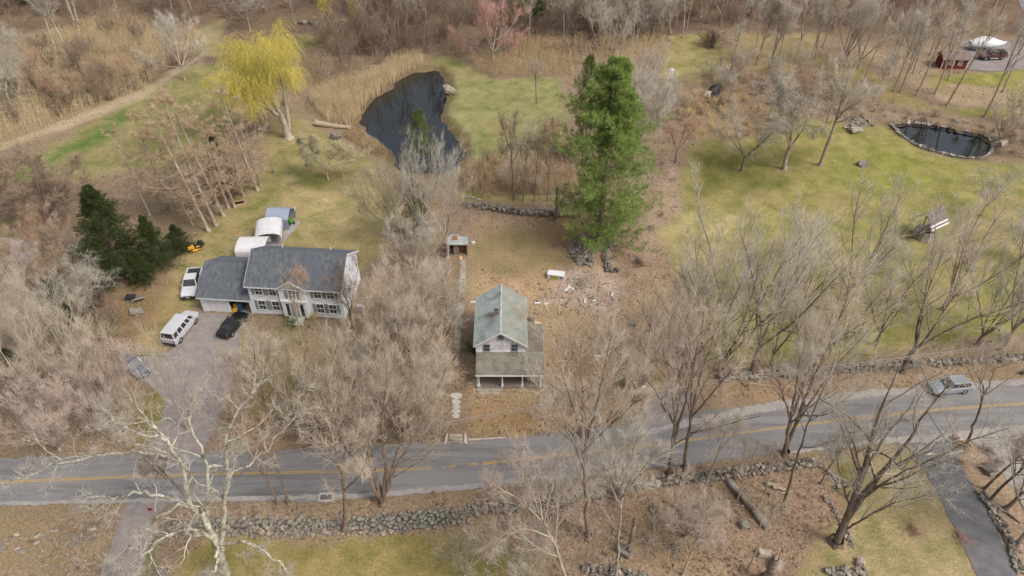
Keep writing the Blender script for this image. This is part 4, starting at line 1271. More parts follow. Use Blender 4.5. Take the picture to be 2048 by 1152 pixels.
for bx, by, yt, lab in ((745, 112, -40, "tall brown tree just above the pond's reeds, leftmost of five"), (800, 104, -50, "tall brown tree just above the pond's reeds, second of five"), (852, 100, -40, "tall brown tree just above the pond's reeds, third of five"),
                        (905, 96, -50, "tall brown tree just above the pond's reeds, fourth of five"), (690, 140, 5, "tall brown tree left of the pond's reeds, beside the brush slope")):
    T("pond_tree", "maple" if bx % 2 else "slender", bx, by, yt, lab, b_brown, t_brown, bx, group="tall trees behind the pond", wide=.75)
# ------------------------------------------------------------------ woods, thickets, reeds
def scatter(poly, n, mind, seed, pixel=True):
    w = np.array(gpoly(poly) if pixel else poly)
    r = np.random.default_rng(seed)
    lo, hi = w.min(0), w.max(0)
    pts = []
    for _ in range(40):
        c = r.uniform(lo, hi, (n * 6, 2))
        c = c[sdist(c[:, 0], c[:, 1], w) > 0]
        for p in c:
            if len(pts) >= n:
                return pts
            if all((p[0] - q[0]) ** 2 + (p[1] - q[1]) ** 2 > mind * mind for q in pts[-160:]):
                pts.append(tuple(p))
    return pts


def wood_trees(poly, n, mind, seed, hrange, kinds, barks, twigs, label, group):
    r = np.random.default_rng(seed + 500)
    for k, (x, y) in enumerate(scatter(poly, n, mind, seed)):
        kd = kinds[k % len(kinds)]
        tm, cm, H0 = PROTO[kd][int(r.integers(len(PROTO[kd])))]
        t = thing("woodland_tree", label, "tree", (x, y, ground_at(x, y)), r.uniform(0, 6.28), group)
        s = r.uniform(*hrange) / H0
        t.scale = (s * .9, s * .9, s)
        own_material(obj("trunk", tm, t), barks[k % len(barks)])
        own_material(obj("crown", cm, t), twigs[int(r.integers(len(twigs)))])


def thicket(poly, n, mind, seed, hs, twigs, label, group, var=(0, 1, 2)):
    r = np.random.default_rng(seed + 900)
    for k, (x, y) in enumerate(scatter(poly, n, mind, seed)):
        o = obj("shrub", SHRUB[var[int(r.integers(len(var)))]])
        tag(o, label, "shrub", group)
        o.location = (x, y, ground_at(x, y))
        s = r.uniform(*hs) / 3.0
        o.scale = (s * r.uniform(.9, 1.5), s * r.uniform(.9, 1.5), s)
        o.rotation_euler = (0, 0, r.uniform(0, 6.28))
        own_material(o, twigs[int(r.integers(len(twigs)))])


wood_trees([(-120, 55), (150, 40), (330, 30), (620, -20), (620, -75), (-150, -75)], 62, 2.6, 41, (12, 18), ["maple", "slender", "maple"], [b_grey, b_white], [t_grey, t_brown, t_tan],
           "bare tree in the wood along the top edge, left part", "woods along the top left edge")
wood_trees([(740, 70), (930, 85), (930, -75), (640, -75), (700, 20)], 44, 2.6, 42, (11, 17), ["maple", "slender"], [b_grey, b_white, b_brown], [t_brown, t_tan, t_grey],
           "bare tree in the brown wood above the pond", "woods above the pond")
wood_trees([(1030, 50), (1330, 90), (1500, 30), (1500, -75), (1000, -75)], 62, 2.6, 43, (12, 17), ["slender", "maple"], [b_grey, b_white], [t_grey, t_brown, t_tan],
           "bare tree in the wood along the top edge, middle part", "woods along the top middle edge")
wood_trees([(1500, 50), (1800, 60), (2020, 40), (2020, -75), (1480, -75)], 56, 2.6, 44, (11, 16), ["maple", "slender"], [b_grey, b_white], [t_grey, t_pink, t_tan],
           "bare tree in the wood along the top edge, right part", "woods along the top right edge")
wood_trees([(-700, -80), (2800, -80), (2900, -240), (-800, -240)], 70, 5, 45, (13, 18), ["slender", "maple"], [b_grey, b_brown], [t_grey, t_brown],
           "bare tree in the far wood beyond the top edge", "far woods beyond the top edge")
wood_trees([(1235, 160), (1335, 150), (1345, 260), (1290, 330), (1240, 300)], 8, 3.5, 46, (6, 9), ["brushy", "maple"], [b_grey], [t_grey, t_tan],
           "grey bare tree in the thicket right of the tall green pine", "thicket right of the pine")
wood_trees([(1150, 120), (1320, 110), (1330, 60), (1160, 70)], 8, 4, 47, (7, 11), ["brushy", "maple"], [b_white, b_grey], [t_grey, t_tan],
           "pale bare tree in the brush above the tall green pine", "brush above the pine")

wood_trees([(-60, 240), (40, 160), (110, 90), (260, 70), (330, 110), (310, 170), (150, 220), (0, 280)], 16, 3.4, 48, (3.5, 7), ["brushy"], [b_grey, b_brown], [t_brown, t_rust, t_brown],
           "grey-brown brushy tree standing among the left-hand reeds", "brushy trees in the left reeds")
wood_trees([(640, 90), (760, 60), (920, 70), (920, 108), (840, 108), (760, 128), (660, 150)], 14, 3.2, 49, (4, 8), ["brushy", "maple"], [b_brown, b_dark], [t_brown, t_dark],
           "brown brushy tree on the slope just above the pond's reeds", "brushy trees above the pond's reeds")
wood_trees([(1440, 150), (1560, 140), (1640, 160), (1640, 220), (1560, 230), (1450, 215)], 12, 3.4, 50, (3, 6), ["brushy", "slender"], [b_grey], [t_tan, t_rust, t_grey],
           "thin bare tree on the rocky slope between the stream and the brook", "thin trees on the rocky slope")
wood_trees([(1460, 60), (1640, 70), (1760, 110), (1860, 150), (1880, 205), (1780, 210), (1700, 190), (1640, 130), (1480, 130)], 16, 4.2, 501, (9, 14), ["slender"], [b_grey, b_white], [t_tan, t_grey],
           "slim bare tree scattered through the upper right woodland garden", "slim trees in the upper right garden")
wood_trees([(1990, 250), (2060, 240), (2100, 320), (2000, 330)], 4, 3, 502, (4, 7), ["brushy"], [b_brown], [t_tan, t_rust],
           "brown brushy tree right of the garden pond", "brush right of the garden pond")
thicket([(0, 250), (60, 190), (110, 130), (230, 150), (330, 120), (310, 170), (150, 230), (0, 290)], 26, 2.6, 55, (2.0, 3.6), [t_brown, t_olive, t_dark], "brown shrub among the left-hand reeds", "shrubs in the left reeds")
thicket([(930, 340), (1000, 320), (1060, 270), (1130, 250), (1150, 330), (1140, 385), (1000, 392), (935, 385)], 34, 1.7, 56, (2.0, 3.4), [t_brown, t_tan, t_rust], "brown shrub in the brush patch below the right lawn", "brush below the right-hand lawn")
thicket([(1230, 330), (1330, 280), (1350, 340), (1355, 420), (1300, 470), (1250, 500), (1240, 420)], 14, 2.4, 57, (.6, 1.3), [t_pink, t_tan, t_brown], "low tan bramble along the ditch right of the pine", "brambles along the ditch", (1, 3))
thicket([(1360, 200), (1460, 210), (1460, 275), (1360, 282)], 20, 1.6, 58, (1.3, 2.2), [t_gold, t_rust], "golden bramble beside the small stream", "golden brambles by the stream", (1, 3))
thicket([(1450, 235), (1600, 235), (1580, 268), (1470, 278)], 16, 1.6, 59, (1.0, 1.7), [t_pink, t_rust], "pinkish dry shrub along the top of the upper right lawn", "dry shrubs above the upper right lawn", (1, 3))
thicket([(1440, 130), (1560, 140), (1680, 150), (1740, 190), (1700, 225), (1600, 190), (1480, 200)], 30, 2.2, 61, (1.3, 2.6), [t_rust, t_brown, t_red], "russet shrub on the rocky slope above the brook", "shrubs above the brook", (1, 3, 0))
thicket([(1700, 230), (1780, 215), (1900, 235), (1985, 262), (2060, 250), (2060, 320), (1995, 300), (1960, 262), (1790, 240)], 24, 1.9, 62, (.8, 1.7), [t_tan, t_brown, t_rust], "low dry shrub around the garden pond", "dry shrubs round the garden pond", (1, 3))
thicket([(1300, 1010), (1450, 1010), (1440, 1090), (1300, 1090)], 16, 1.5, 68, (1.0, 1.8), [t_pink, t_tan], "pale bramble on the leaf-strewn slope left of the fallen log", "brambles left of the fallen log", (1, 3))
thicket([(130, 470), (200, 450), (230, 600), (250, 700), (150, 640), (60, 560)], 22, 2.2, 71, (1.8, 3.4), [t_rust, t_brown, t_olive], "rusty shrub in the tangle left of the spruces", "tangle left of the spruces")
thicket([(1910, 880), (1960, 885), (2000, 930), (1980, 960), (1920, 930)], 9, 1.5, 73, (1.0, 1.8), [t_brown, t_rust], "low rusty brush between the dark drive and the gravel", "brush between the drives", (1, 3))


def undergrowth(poly, n, seed, hs, m, label, mind=0.0):
    """a mass of bare brush that nobody could count: one mesh"""
    r = np.random.default_rng(seed)
    forms = []
    for k in range(4):
        q = np.random.default_rng(seed * 10 + k)
        nb = NB()
        a = q.uniform(0, 6.28, 7)
        an = np.abs(q.normal(0, .55, 7))
        d = np.stack([np.cos(a) * np.sin(an), np.sin(a) * np.sin(an), np.cos(an)], 1)
        p = np.concatenate([q.normal(0, .3, (7, 2)), np.full((7, 1), -.15)], 1)
        L = q.uniform(.65, 1.0, (7, 1)) * 3
        pts = [p]
        for s in range(3):
            d = unit(d + q.normal(0, .16, (7, 3)))
            pts.append(pts[-1] + d * L / 3)
        SP = np.stack(pts, 1)
        SR = np.tile(np.linspace(.03, .012, 4), (7, 1))
        tubes(nb, SP, SR, 3, q)
        P2, R2 = sprout(SP, SR, 6, q, (.15, 1), (36, 14), None, 1, .1, .1, .7, absl=.95)
        cones(nb, P2, .018, q)
        P3, R3 = sprout(P2, R2, 2, q, (.2, 1), (36, 14), None, 1, .1, .1, .7, absl=.5)
        cones(nb, P3, .013, q)
        forms.append(nb)
    w = np.array(gpoly(poly))
    lo, hi = w.min(0), w.max(0)
    c = r.uniform(lo, hi, (n * 8, 2))
    c = c[sdist(c[:, 0], c[:, 1], w) > 0][:n]
    out = NB()
    for x, y in c:
        f = forms[int(r.integers(4))]
        s = r.uniform(*hs) / 3
        sx = s * r.uniform(.9, 1.5)
        a = r.uniform(0, 6.28)
        ca, sa = math.cos(a), math.sin(a)
        v = np.concatenate(f.v)
        v2 = np.stack([(v[:, 0] * ca - v[:, 1] * sa) * sx + x, (v[:, 0] * sa + v[:, 1] * ca) * sx + y, v[:, 2] * s + ground_at(x, y)], 1)
        offs, q_, t_ = 0, [], []
        out.add(v2, np.concatenate(f.q) if f.q else None, np.concatenate(f.t) if f.t else None)
    me = out.mesh("undergrowth")
    me.materials.append(m)
    return stuff(obj("undergrowth", me), label, "undergrowth")


U_ = undergrowth
U_([(-150, 95), (0, 75), (330, 50), (640, 15), (640, -60), (-150, -60)], 143, 51, (2.8, 5.9), t_brown, "brown undergrowth under the trees along the top left edge")
U_([(300, 55), (640, 25), (700, -40), (300, -40)], 64, 511, (2.8, 5.4), t_dark, "dark undergrowth behind the willow along the top edge")
U_([(640, 70), (700, 30), (940, 20), (940, 115), (850, 112), (780, 125), (700, 160), (640, 185), (600, 140)], 130, 52, (2.5, 5.4), t_brown, "dense brown brush above the pond")
U_([(700, 60), (940, 40), (940, -60), (700, -60)], 91, 521, (2.8, 5.7), t_dark, "dark brown brush between the pond and the top edge")
U_([(940, 20), (1340, 30), (1340, 70), (1130, 112), (940, 118)], 91, 53, (2.5, 5.4), t_dark, "dark undergrowth at the top middle")
U_([(940, 60), (1340, 70), (1340, -60), (940, -60)], 104, 531, (2.5, 5.9), t_brown, "brown undergrowth along the top middle edge")
U_([(1340, 52), (1500, 50), (1660, 60), (1880, 70), (1900, -50), (1340, -50)], 170, 54, (2.5, 5.1), t_brown, "brown undergrowth along the top right edge")
U_([(1480, 40), (1880, 66), (2050, 70), (2020, -30), (1500, -30)], 104, 541, (2.3, 4.6), t_red, "russet undergrowth behind the upper right garden")
U_([(1340, 160), (1450, 150), (1600, 140), (1750, 170), (1800, 215), (1700, 235), (1600, 235), (1460, 230), (1350, 220)], 130, 542, (1.0, 2.6), t_rust, "russet brush on the rocky slope round the stream")
U_([(1355, 190), (1470, 190), (1600, 232), (1590, 265), (1470, 278), (1362, 284)], 84, 545, (1.0, 2.2), t_gold, "golden dry brush along the top of the upper right lawn")
U_([(1640, 215), (1780, 205), (1900, 232), (2000, 265), (2060, 250), (2060, 330), (2000, 312), (1985, 270), (1880, 245), (1780, 242), (1700, 260)], 53, 543, (.5, 1.3), t_tan, "low dry brush around the garden pond")
U_([(-60, 250), (60, 150), (130, 90), (330, 70), (400, 110), (300, 170), (100, 235)], 53, 544, (1.6, 3.4), t_brown, "brown brush mixed through the left-hand reeds")
U_([(480, 860), (640, 845), (880, 850), (900, 885), (700, 888), (490, 900)], 38, 63, (1.0, 2.0), t_brown, "brown brush on the bank above the road")
U_([(0, 880), (200, 890), (270, 900), (230, 760), (0, 830)], 38, 64, (1.4, 2.8), t_pink, "pinkish brush on the verge along the road at the left")
U_([(560, 760), (920, 700), (920, 870), (560, 870)], 36, 65, (1.4, 3.0), t_tan, "tan undergrowth beneath the trees between the two houses")
U_([(780, 560), (905, 530), (905, 700), (760, 700)], 46, 66, (1.4, 2.8), t_tan, "tan undergrowth left of the concrete path")
U_([(940, 990), (1240, 965), (1240, 1080), (1010, 1070)], 30, 67, (.9, 1.8), t_pink, "low pale brush growing over the lower stone wall")
U_([(1350, 740), (1700, 735), (1850, 720), (1850, 745), (1500, 778), (1340, 800)], 38, 69, (.9, 1.9), t_tan, "low tan brush along the roadside wall on the right")
U_([(1060, 790), (1280, 770), (1300, 850), (1060, 872)], 30, 70, (.9, 1.8), t_tan, "low tan brush between the cottage's porch and the road")
U_([(330, 480), (420, 445), (500, 375), (530, 340), (400, 330), (300, 420)], 38, 72, (.6, 1.5), t_brown, "low brown brush under the larches")
U_([(0, 840), (0, 600), (120, 620), (230, 740), (200, 830)], 28, 74, (1.6, 3.4), t_tan, "tan undergrowth beneath the left-edge trees")
U_([(1150, 135), (1330, 125), (1350, 250), (1290, 330), (1235, 300)], 46, 75, (1.6, 3.2), t_grey, "grey brush behind and right of the tall green pine")
U_([(640, 1005), (930, 985), (1180, 955), (1340, 940), (1340, 955), (1180, 972), (930, 1002), (640, 1016)], 30, 76, (.4, .9), t_rust, "low dry weeds along the road's lower verge")
U_([(1340, 945), (1560, 915), (1640, 910), (1640, 922), (1500, 938), (1340, 955)], 17, 77, (.5, 1.0), t_rust, "low dry weeds on the verge near the forked roadside maple")


def lone_shrub(bx, by, h, w, m, label, var=0, name="shrub"):
    x, y = P(bx, by)
    o = tag(obj(name, SHRUB[var]), label, "shrub")
    o.location = (x, y, ground_at(x, y))
    o.scale = (w / 3.2, w / 3.2, h / 3.0)
    own_material(o, m)


lone_shrub(1425, 95, 4.6, 7, t_dark, "dense dark brown rounded bush at the far lawn's corner", 0)
lone_shrub(1420, 92, 4.0, 5.5, t_dark, "dark bush pressed against the rounded brown bush", 1)
lone_shrub(1418, 155, 3.8, 7, t_olive, "grey-green rounded bare bush above the stream", 1)
lone_shrub(1280, 530, 1.2, 2.6, t_dark, "dark low bush right of the short stone wall", 3)
lone_shrub(585, 650, 1.5, 2.6, f_cedar, "green bush left of the white house's door", 1)
lone_shrub(632, 640, 1.4, 2.0, t_gold, "yellowish bush right of the white house's door", 0)
lone_shrub(1920, 265, 1.6, 2.6, t_gold, "left golden grass clump above the garden pond", 0, "grass_clump")
lone_shrub(1952, 270, 1.5, 2.4, t_gold, "right golden grass clump above the garden pond", 0, "grass_clump")
lone_shrub(1663, 245, 1.4, 2.0, t_gold, "golden grass clump at the brook's near bank", 0, "grass_clump")
lone_shrub(1925, 1080, .9, 1.8, t_red, "small reddish bush alone on the lower right lawn", 3)
lone_shrub(1830, 1065, .9, 1.8, t_red, "small russet bush beside the lower right drive", 3)
lone_shrub(945, 700, 1.6, 2.6, f_spruce, "dark green shrub against the cottage's left wall", 1)
lone_shrub(1248, 775, 2.2, 3.0, f_cedar, "olive evergreen bush in the yard right of the cottage", 0)
lone_shrub(700, 575, 1.2, 2.2, f_cedar, "green bush behind the white gable wall", 1)


def reeds(name, polys, n, seed, h, m, label):
    r = np.random.default_rng(seed)
    pts = []
    for pl in polys:
        w = np.array(gpoly(pl))
        lo, hi = w.min(0), w.max(0)
        c = r.uniform(lo, hi, (int(n * 3), 2))
        d = sdist(c[:, 0], c[:, 1], w)
        keep = (d > -.3) & (vnoise(c[:, 0], c[:, 1], 2.5, seed) > -.75)
        pts.append(c[keep][:n])
    c = np.concatenate(pts)
    N = len(c)
    hh = h * r.uniform(.65, 1.15, N) * (1 + .25 * vnoise(c[:, 0], c[:, 1], 4, seed + 1))
    base = np.stack([c[:, 0], c[:, 1], np.full(N, -.25)], 1)
    d1 = r.normal(0, .10, (N, 2)) + .08 * np.stack([vnoise(c[:, 0], c[:, 1], 5, 1), vnoise(c[:, 0], c[:, 1], 5, 2)], 1)
    tip = base + np.stack([d1[:, 0] * hh, d1[:, 1] * hh, hh], 1)
    nb = NB()
    cones(nb, np.stack([base, tip], 1), .028, r)
    k = r.uniform(.35, .95, (N, 2))
    for j in range(2):         # leaves, and the feathery plume near the top
        cc = base + (tip - base) * k[:, j:j + 1]
        tufts(nb, cc, np.tile((0, 0, .55), (N, 1)), 2, .55, .022, r, .6)
    tufts(nb, tip, np.tile((.1, 0, 1.0), (N, 1)), 2, .30, .035, r, .4)
    me = nb.mesh(name)
    me.materials.append(m)
    return stuff(obj(name, me), label, "reeds")


reeds("reed_bed", [[(-60, 330), (0, 283), (130, 235), (290, 178), (335, 130), (420, 95), (400, 70), (330, 70), (240, 40), (110, 60), (60, 120), (90, 180), (0, 240), (-80, 260)]], 5200, 81, 3.0, f_reed, "tall straw-coloured reeds along the left-hand strip of grass")
reeds("reed_bed", [[(620, 200), (640, 175), (700, 165), (770, 145), (800, 125), (840, 118), (845, 132), (800, 150), (770, 178), (735, 203), (710, 235), (695, 250), (668, 250), (640, 225)]], 3000, 82, 2.6, f_reed, "tall golden reeds crowding the pond's upper left bank")
reeds("reed_bed", [[(930, 345), (1010, 330), (1060, 330), (1150, 345), (1150, 388), (1000, 392), (930, 385)]], 2000, 83, 2.2, f_reed2, "rusty reeds in the brush patch behind the back wall")
reeds("reed_bed", [[(940, 118), (1000, 85), (1140, 90), (1145, 150), (1000, 158), (960, 145)]], 2400, 84, 2.4, f_reed2, "rusty reeds beneath the white-limbed red-twigged tree")
reeds("reed_bed", [[(590, 130), (640, 120), (680, 130), (640, 170), (600, 190)]], 800, 85, 2.2, f_reed, "pale reeds right of the willow's crown")
reeds("reed_bed", [[(690, 270), (715, 262), (775, 305), (790, 325), (765, 318), (720, 290)]], 700, 86, .9, f_reed2, "broken pinkish dead stalks on the pond's near bank")
reeds("reed_bed", [[(1150, 130), (1330, 120), (1320, 60), (1150, 80)]], 900, 87, 2.2, f_reed, "straw weeds in the brush above the tall green pine")


# ------------------------------------------------------------------ fallen leaves and tufts, too many to count
def ground_cover(name, n, seed, want_grass, size, m, label, cat):
    r = np.random.default_rng(seed)
    k = np.arange(len(x_))
    vis = (y_ > 33) & (y_ < 175) & (np.abs(x_) < y_ * .78 + 8)
    ok = vis & ((G > .6) if want_grass else (G < .35))
    for pl in FLAT:
        ok &= sdist(x_, y_, gpoly(pl)) < -.3
    for pl in (POND, POND2, STREAM, POOL):
        ok &= sdist(x_, y_, gpoly(pl)) < -.8
    rd = np.array(gpoly(ROAD_N))
    rs2 = np.array(gpoly(ROAD_S))
    ok &= ~((y_ < np.interp(x_, *rd.T) + .2) & (y_ > np.interp(x_, *rs2.T) - .2))
    idx = k[ok]
    w = 1 / np.clip(y_[idx], 40, 200) * (1 + .8 * vnoise(x_[idx], y_[idx], 3, seed))
    idx = r.choice(idx, n, p=np.clip(w, .001, None) / np.clip(w, .001, None).sum())
    c = np.stack([x_[idx] + r.uniform(-.4, .4, n), y_[idx] + r.uniform(-.4, .4, n)], 1)
    z = ground_z(c[:, 0], c[:, 1]) + .02
    nb = NB()
    if want_grass:
        tufts(nb, np.stack([c[:, 0], c[:, 1], z], 1), np.tile((0, 0, .8), (n, 1)), 3, size, size * .11, r, .7)
    else:
        a = r.uniform(0, 6.28, n)
        s = size * r.uniform(.5, 1.3, n)
        u = np.stack([np.cos(a) * s, np.sin(a) * s, r.normal(0, .25, n) * s], 1)
        v = np.stack([-np.sin(a) * s * .55, np.cos(a) * s * .55, r.normal(0, .25, n) * s], 1)
        p = np.stack([c[:, 0], c[:, 1], z + .03], 1)
        q = np.stack([p - u, p + v, p + u, p - v], 1)
        nb.add(q.reshape(-1, 3), np.arange(n * 4).reshape(-1, 4))
    me = nb.mesh(name)
    me.materials.append(m)
    return stuff(obj(name, me), label, cat)


ground_cover("fallen_leaves", 20000, 91, False, .13, mat("dead_leaf", lin(132, 98, 74), lin(206, 170, 136), 1.1, .9, 6, spec=.1, ramp=(.3, .7)), "fallen dead leaves scattered over the bare ground", "leaves")
ground_cover("twig_litter", 9000, 92, False, .20, mat("dead_twig", lin(104, 86, 72), lin(150, 130, 112), 1.3, .9, 6, spec=.1), "dark fallen twigs scattered over the bare ground", "twigs")
ground_cover("grass_tufts", 16500, 93, True, .16, mat("straw_grass", lin(150, 142, 84), lin(204, 186, 134), .5, .9, 6, spec=.1, c3=lin(118, 124, 58)), "short straw and green grass tufts over the lawns", "grass")
# ------------------------------------------------------------------ building materials
def lapped(name, c1, c2, pitch, rough=.6, c3=None, var=3.0, depth=.02):
    """painted clapboard or shingle courses: grain plus horizontal laps as fine relief"""
    m = mat(name, c1, c2, var, rough, 6, 0, None, .3, c3=c3)
    nt_ = m.node_tree
    tc_ = nt_.nodes.new("ShaderNodeTexCoord")
    sp = nt_.nodes.new("ShaderNodeSeparateXYZ")
    nt_.links.new(tc_.outputs["Object"], sp.inputs[0])
    mm = nt_.nodes.new("ShaderNodeMath")
    mm.operation = 'MODULO'
    ad = nt_.nodes.new("ShaderNodeMath")
    ad.inputs[1].default_value = 50.0
    nt_.links.new(sp.outputs["Z"], ad.inputs[0])
    nt_.links.new(ad.outputs[0], mm.inputs[0])
    mm.inputs[1].default_value = pitch
    bp = nt_.nodes.new("ShaderNodeBump")
    bp.inputs["Strength"].default_value = .8
    bp.inputs["Distance"].default_value = depth / pitch
    bp.invert = True
    nt_.links.new(mm.outputs[0], bp.inputs["Height"])
    nt_.links.new(bp.outputs[0], nt_.nodes["Principled BSDF"].inputs["Normal"])
    return m


m_white = mat("white_trim", lin(222, 222, 224), lin(238, 238, 238), 2, .55)
m_siding = lapped("white_siding", lin(226, 228, 234), lin(240, 240, 244), .14)
m_shing = mat("roof_slate_shingle", lin(86, 91, 98), lin(116, 120, 126), 2.2, .9, 8, .4, 14, .15, stretch=(1, .5, .5), c3=lin(100, 105, 112))
m_green = mat("roof_green_shingle", lin(160, 170, 168), lin(186, 194, 191), 1.3, .92, 8, .5, 10, .15, c3=lin(128, 134, 128))
m_moss = mat("roof_moss", lin(116, 113, 102), lin(150, 145, 132), 1.2, .95, 8, .5, 10, .1, c3=lin(104, 106, 86))
m_peel = lapped("peeling_shingle_wall", lin(190, 184, 188), lin(240, 238, 240), .22, .85, lin(198, 188, 186), 3.4)
m_wood = mat("grey_board", lin(116, 106, 98), lin(160, 150, 140), 5, .95, 6, .4, 12, .1, stretch=(1, 1, .2))
m_timber = mat("fresh_timber", lin(196, 160, 116), lin(222, 190, 148), 3, .85, 5, .2, 10, .1, stretch=(.3, 1, 1))
m_rustw = mat("rust_plywood", lin(138, 92, 60), lin(172, 120, 82), 3, .9, 5)
m_shut = mat("shutter_blue_grey", lin(124, 138, 144), lin(146, 158, 162), 3, .6, stretch=(.2, .2, 6))
m_glass = mat("window_glass", lin(44, 44, 46), lin(72, 68, 66), .8, .08, 3, spec=.8)
m_dark = mat("dark_interior", lin(38, 34, 32), lin(62, 56, 50), 1.5, .95)  # near-black standing in for shade inside openings; also the planter's soil
m_brick = mat("red_brick", lin(132, 108, 94), lin(164, 138, 120), 6, .95, 5, .4, 20, .1)
m_step = mat("step_stone", lin(172, 166, 156), lin(204, 198, 188), 2.5, .9, 6, .3, 10, .2)
m_fabric = mat("canopy_white", lin(206, 204, 206), lin(226, 224, 226), .9, .7, 5, .15, 3, .2)
m_fabgrey = mat("canopy_grey", lin(142, 154, 172), lin(162, 172, 188), .9, .7, 5, .2, 3, .2)
m_pole = mat("steel_pole", lin(176, 176, 178), lin(204, 204, 206), 4, .4, metal=.4)
m_tyre = mat("tyre_rubber", lin(40, 40, 42), lin(56, 55, 54), 6, .9)
m_rim = mat("wheel_rim", lin(158, 160, 162), lin(186, 188, 190), 4, .35, metal=.7)
m_lamp = mat("lamp_lens", lin(206, 210, 214), lin(228, 230, 232), 5, .1)
m_tail = mat("tail_lens", lin(150, 34, 30), lin(176, 48, 42), 5, .2)
m_blackp = mat("black_plastic", lin(42, 42, 44), lin(62, 62, 64), 4, .6)
m_plate = mat("number_plate", lin(206, 214, 224), lin(222, 226, 232), 6, .5)


def courses(mb, el, er, rr, rl, n, lift=.028):
    """a roof slope laid in n overlapping shingle courses, eave to ridge"""
    el, er, rr, rl = (np.array(p, float) for p in (el, er, rr, rl))
    nrm = np.cross(er - el, rl - el)
    nrm /= np.linalg.norm(nrm)
    if nrm[2] < 0:
        nrm = -nrm
    for i in range(n):
        t0, t1 = i / n, min(1, (i + 1.12) / n)
        a, b = el + (rl - el) * t0, er + (rr - er) * t0
        c, d = er + (rr - er) * t1, el + (rl - el) * t1
        up = nrm * lift
        mb.poly([a + up, b + up, c + nrm * .004, d + nrm * .004])
        mb.poly([a - nrm * .05, b - nrm * .05, b + up, a + up])
    th = nrm * .09
    mb.poly([el - th, rl - th, rr - th, er - th])
    mb.poly([el - th, el + nrm * lift, rl, rl - th])
    mb.poly([er - th, rr - th, rr, er + nrm * lift])
    return mb


def window(parent, x, y, z, w, h, face='front', frame=m_white, shutters=None, cross=True, sx=1):
    """sash window set in a wall; x,y,z is the centre on the wall's face. front faces -Y, right faces +X"""
    def place(o):
        o.location = (x, y, z)
        if face == 'right':
            o.rotation_euler = (0, 0, math.pi / 2)
        elif face == 'left':
            o.rotation_euler = (0, 0, -math.pi / 2)
    f = MB()
    t, b = .07, .07
    f.box(-w / 2 - t, w / 2 + t, -b, 0.02, h / 2, h / 2 + t + .02)
    f.box(-w / 2 - t - .03, w / 2 + t + .03, -b - .05, 0.02, -h / 2 - t, -h / 2)
    f.box(-w / 2 - t, -w / 2, -b, 0.02, -h / 2, h / 2)
    f.box(w / 2, w / 2 + t, -b, 0.02, -h / 2, h / 2)
    f.box(-w / 2, w / 2, -b + .01, 0.02, -.03, .03)
    if cross:
        f.box(-.015, .015, -b + .025, 0.02, -h / 2, -.03)
        f.box(-.015, .015, -b + .025, 0.02, .03, h / 2)
    o = f.build("window", frame, parent)
    place(o)
    MB().box(-w / 2, w / 2, -.025, .02, -h / 2, h / 2).build("pane", m_glass, o)
    if shutters:
        for s in (-1, 1):
            sh = MB()
            x0 = s * (w / 2 + t + .03 + .19)
            sh.box(x0 - .19, x0 + .19, -.045, 0.01, -h / 2 - .04, h / 2 + .05)
            for k in range(9):
                zz = -h / 2 + .08 + k * (h - .1) / 9
                sh.box(x0 - .15, x0 + .15, -.06, -.045, zz, zz + (h - .1) / 9 * .55)
            so = sh.build("shutter", shutters, parent)
            place(so)
    return o


# ------------------------------------------------------------------ the white house with its garage
H1 = thing("house", "white two-storey house with a slate-grey roof and attached garage", "house", (-32.45, 69.95, 0), math.atan2(-1.05, 11.65))
W, D, EZ, RZ = 11.7, 7.7, 5.05, 7.45
MB().box(-.03, W + .03, -.03, D + .03, -.4, .32).build("foundation", m_conc, H1)
MB().prism([(0, .32), (D, .32), (D, EZ), (D / 2, RZ - .1), (0, EZ)], 0, W, 'x').build("wall", m_siding, H1)
rf = MB()
oh, ov, drp = .38, .22, .38 * (RZ - EZ) / (D / 2)
courses(rf, (-ov, -oh, EZ - drp + .06), (W + ov, -oh, EZ - drp + .06), (W + ov, D / 2, RZ), (-ov, D / 2, RZ), 30)
courses(rf, (-ov, D + oh, EZ - drp + .06), (W + ov, D + oh, EZ - drp + .06), (W + ov, D / 2, RZ), (-ov, D / 2, RZ), 30)
roof1 = rf.build("roof", m_shing, H1)
cap = MB().prism([(D / 2 - .16, RZ - .04), (D / 2, RZ + .07), (D / 2 + .16, RZ - .04), (D / 2, RZ - .02)], -ov, W + ov, 'x')
cap.build("ridge_cap", m_shing, roof1)
for s in (2.6, 8.9):
    MB().rod((s, D / 2 + 2.6, 5.7), (s, D / 2 + 2.6, 6.35), .07).build("vent_pipe", m_white, roof1)
fs = MB()
fs.box(-ov, W + ov, -oh - .03, -oh + .0, EZ - drp - .14, EZ - drp + .05)
fs.box(-ov, W + ov, D + oh, D + oh + .03, EZ - drp - .14, EZ - drp + .05)
fs.build("fascia", m_white, H1)
for xs in (-ov - .03, W + ov):
    rk = MB()
    rk.hexa([(xs, -oh, EZ - drp - .14), (xs + .03, -oh, EZ - drp - .14), (xs + .03, D / 2, RZ - .2), (xs, D / 2, RZ - .2), (xs, -oh, EZ - drp + .1), (xs + .03, -oh, EZ - drp + .1), (xs + .03, D / 2, RZ + .04), (xs, D / 2, RZ + .04)])
    rk.hexa([(xs, D / 2, RZ - .2), (xs + .03, D / 2, RZ - .2), (xs + .03, D + oh, EZ - drp - .14), (xs, D + oh, EZ - drp - .14), (xs, D / 2, RZ + .04), (xs + .03, D / 2, RZ + .04), (xs + .03, D + oh, EZ - drp + .1), (xs, D + oh, EZ - drp + .1)])
    rk.build("rake_board", m_white, H1)
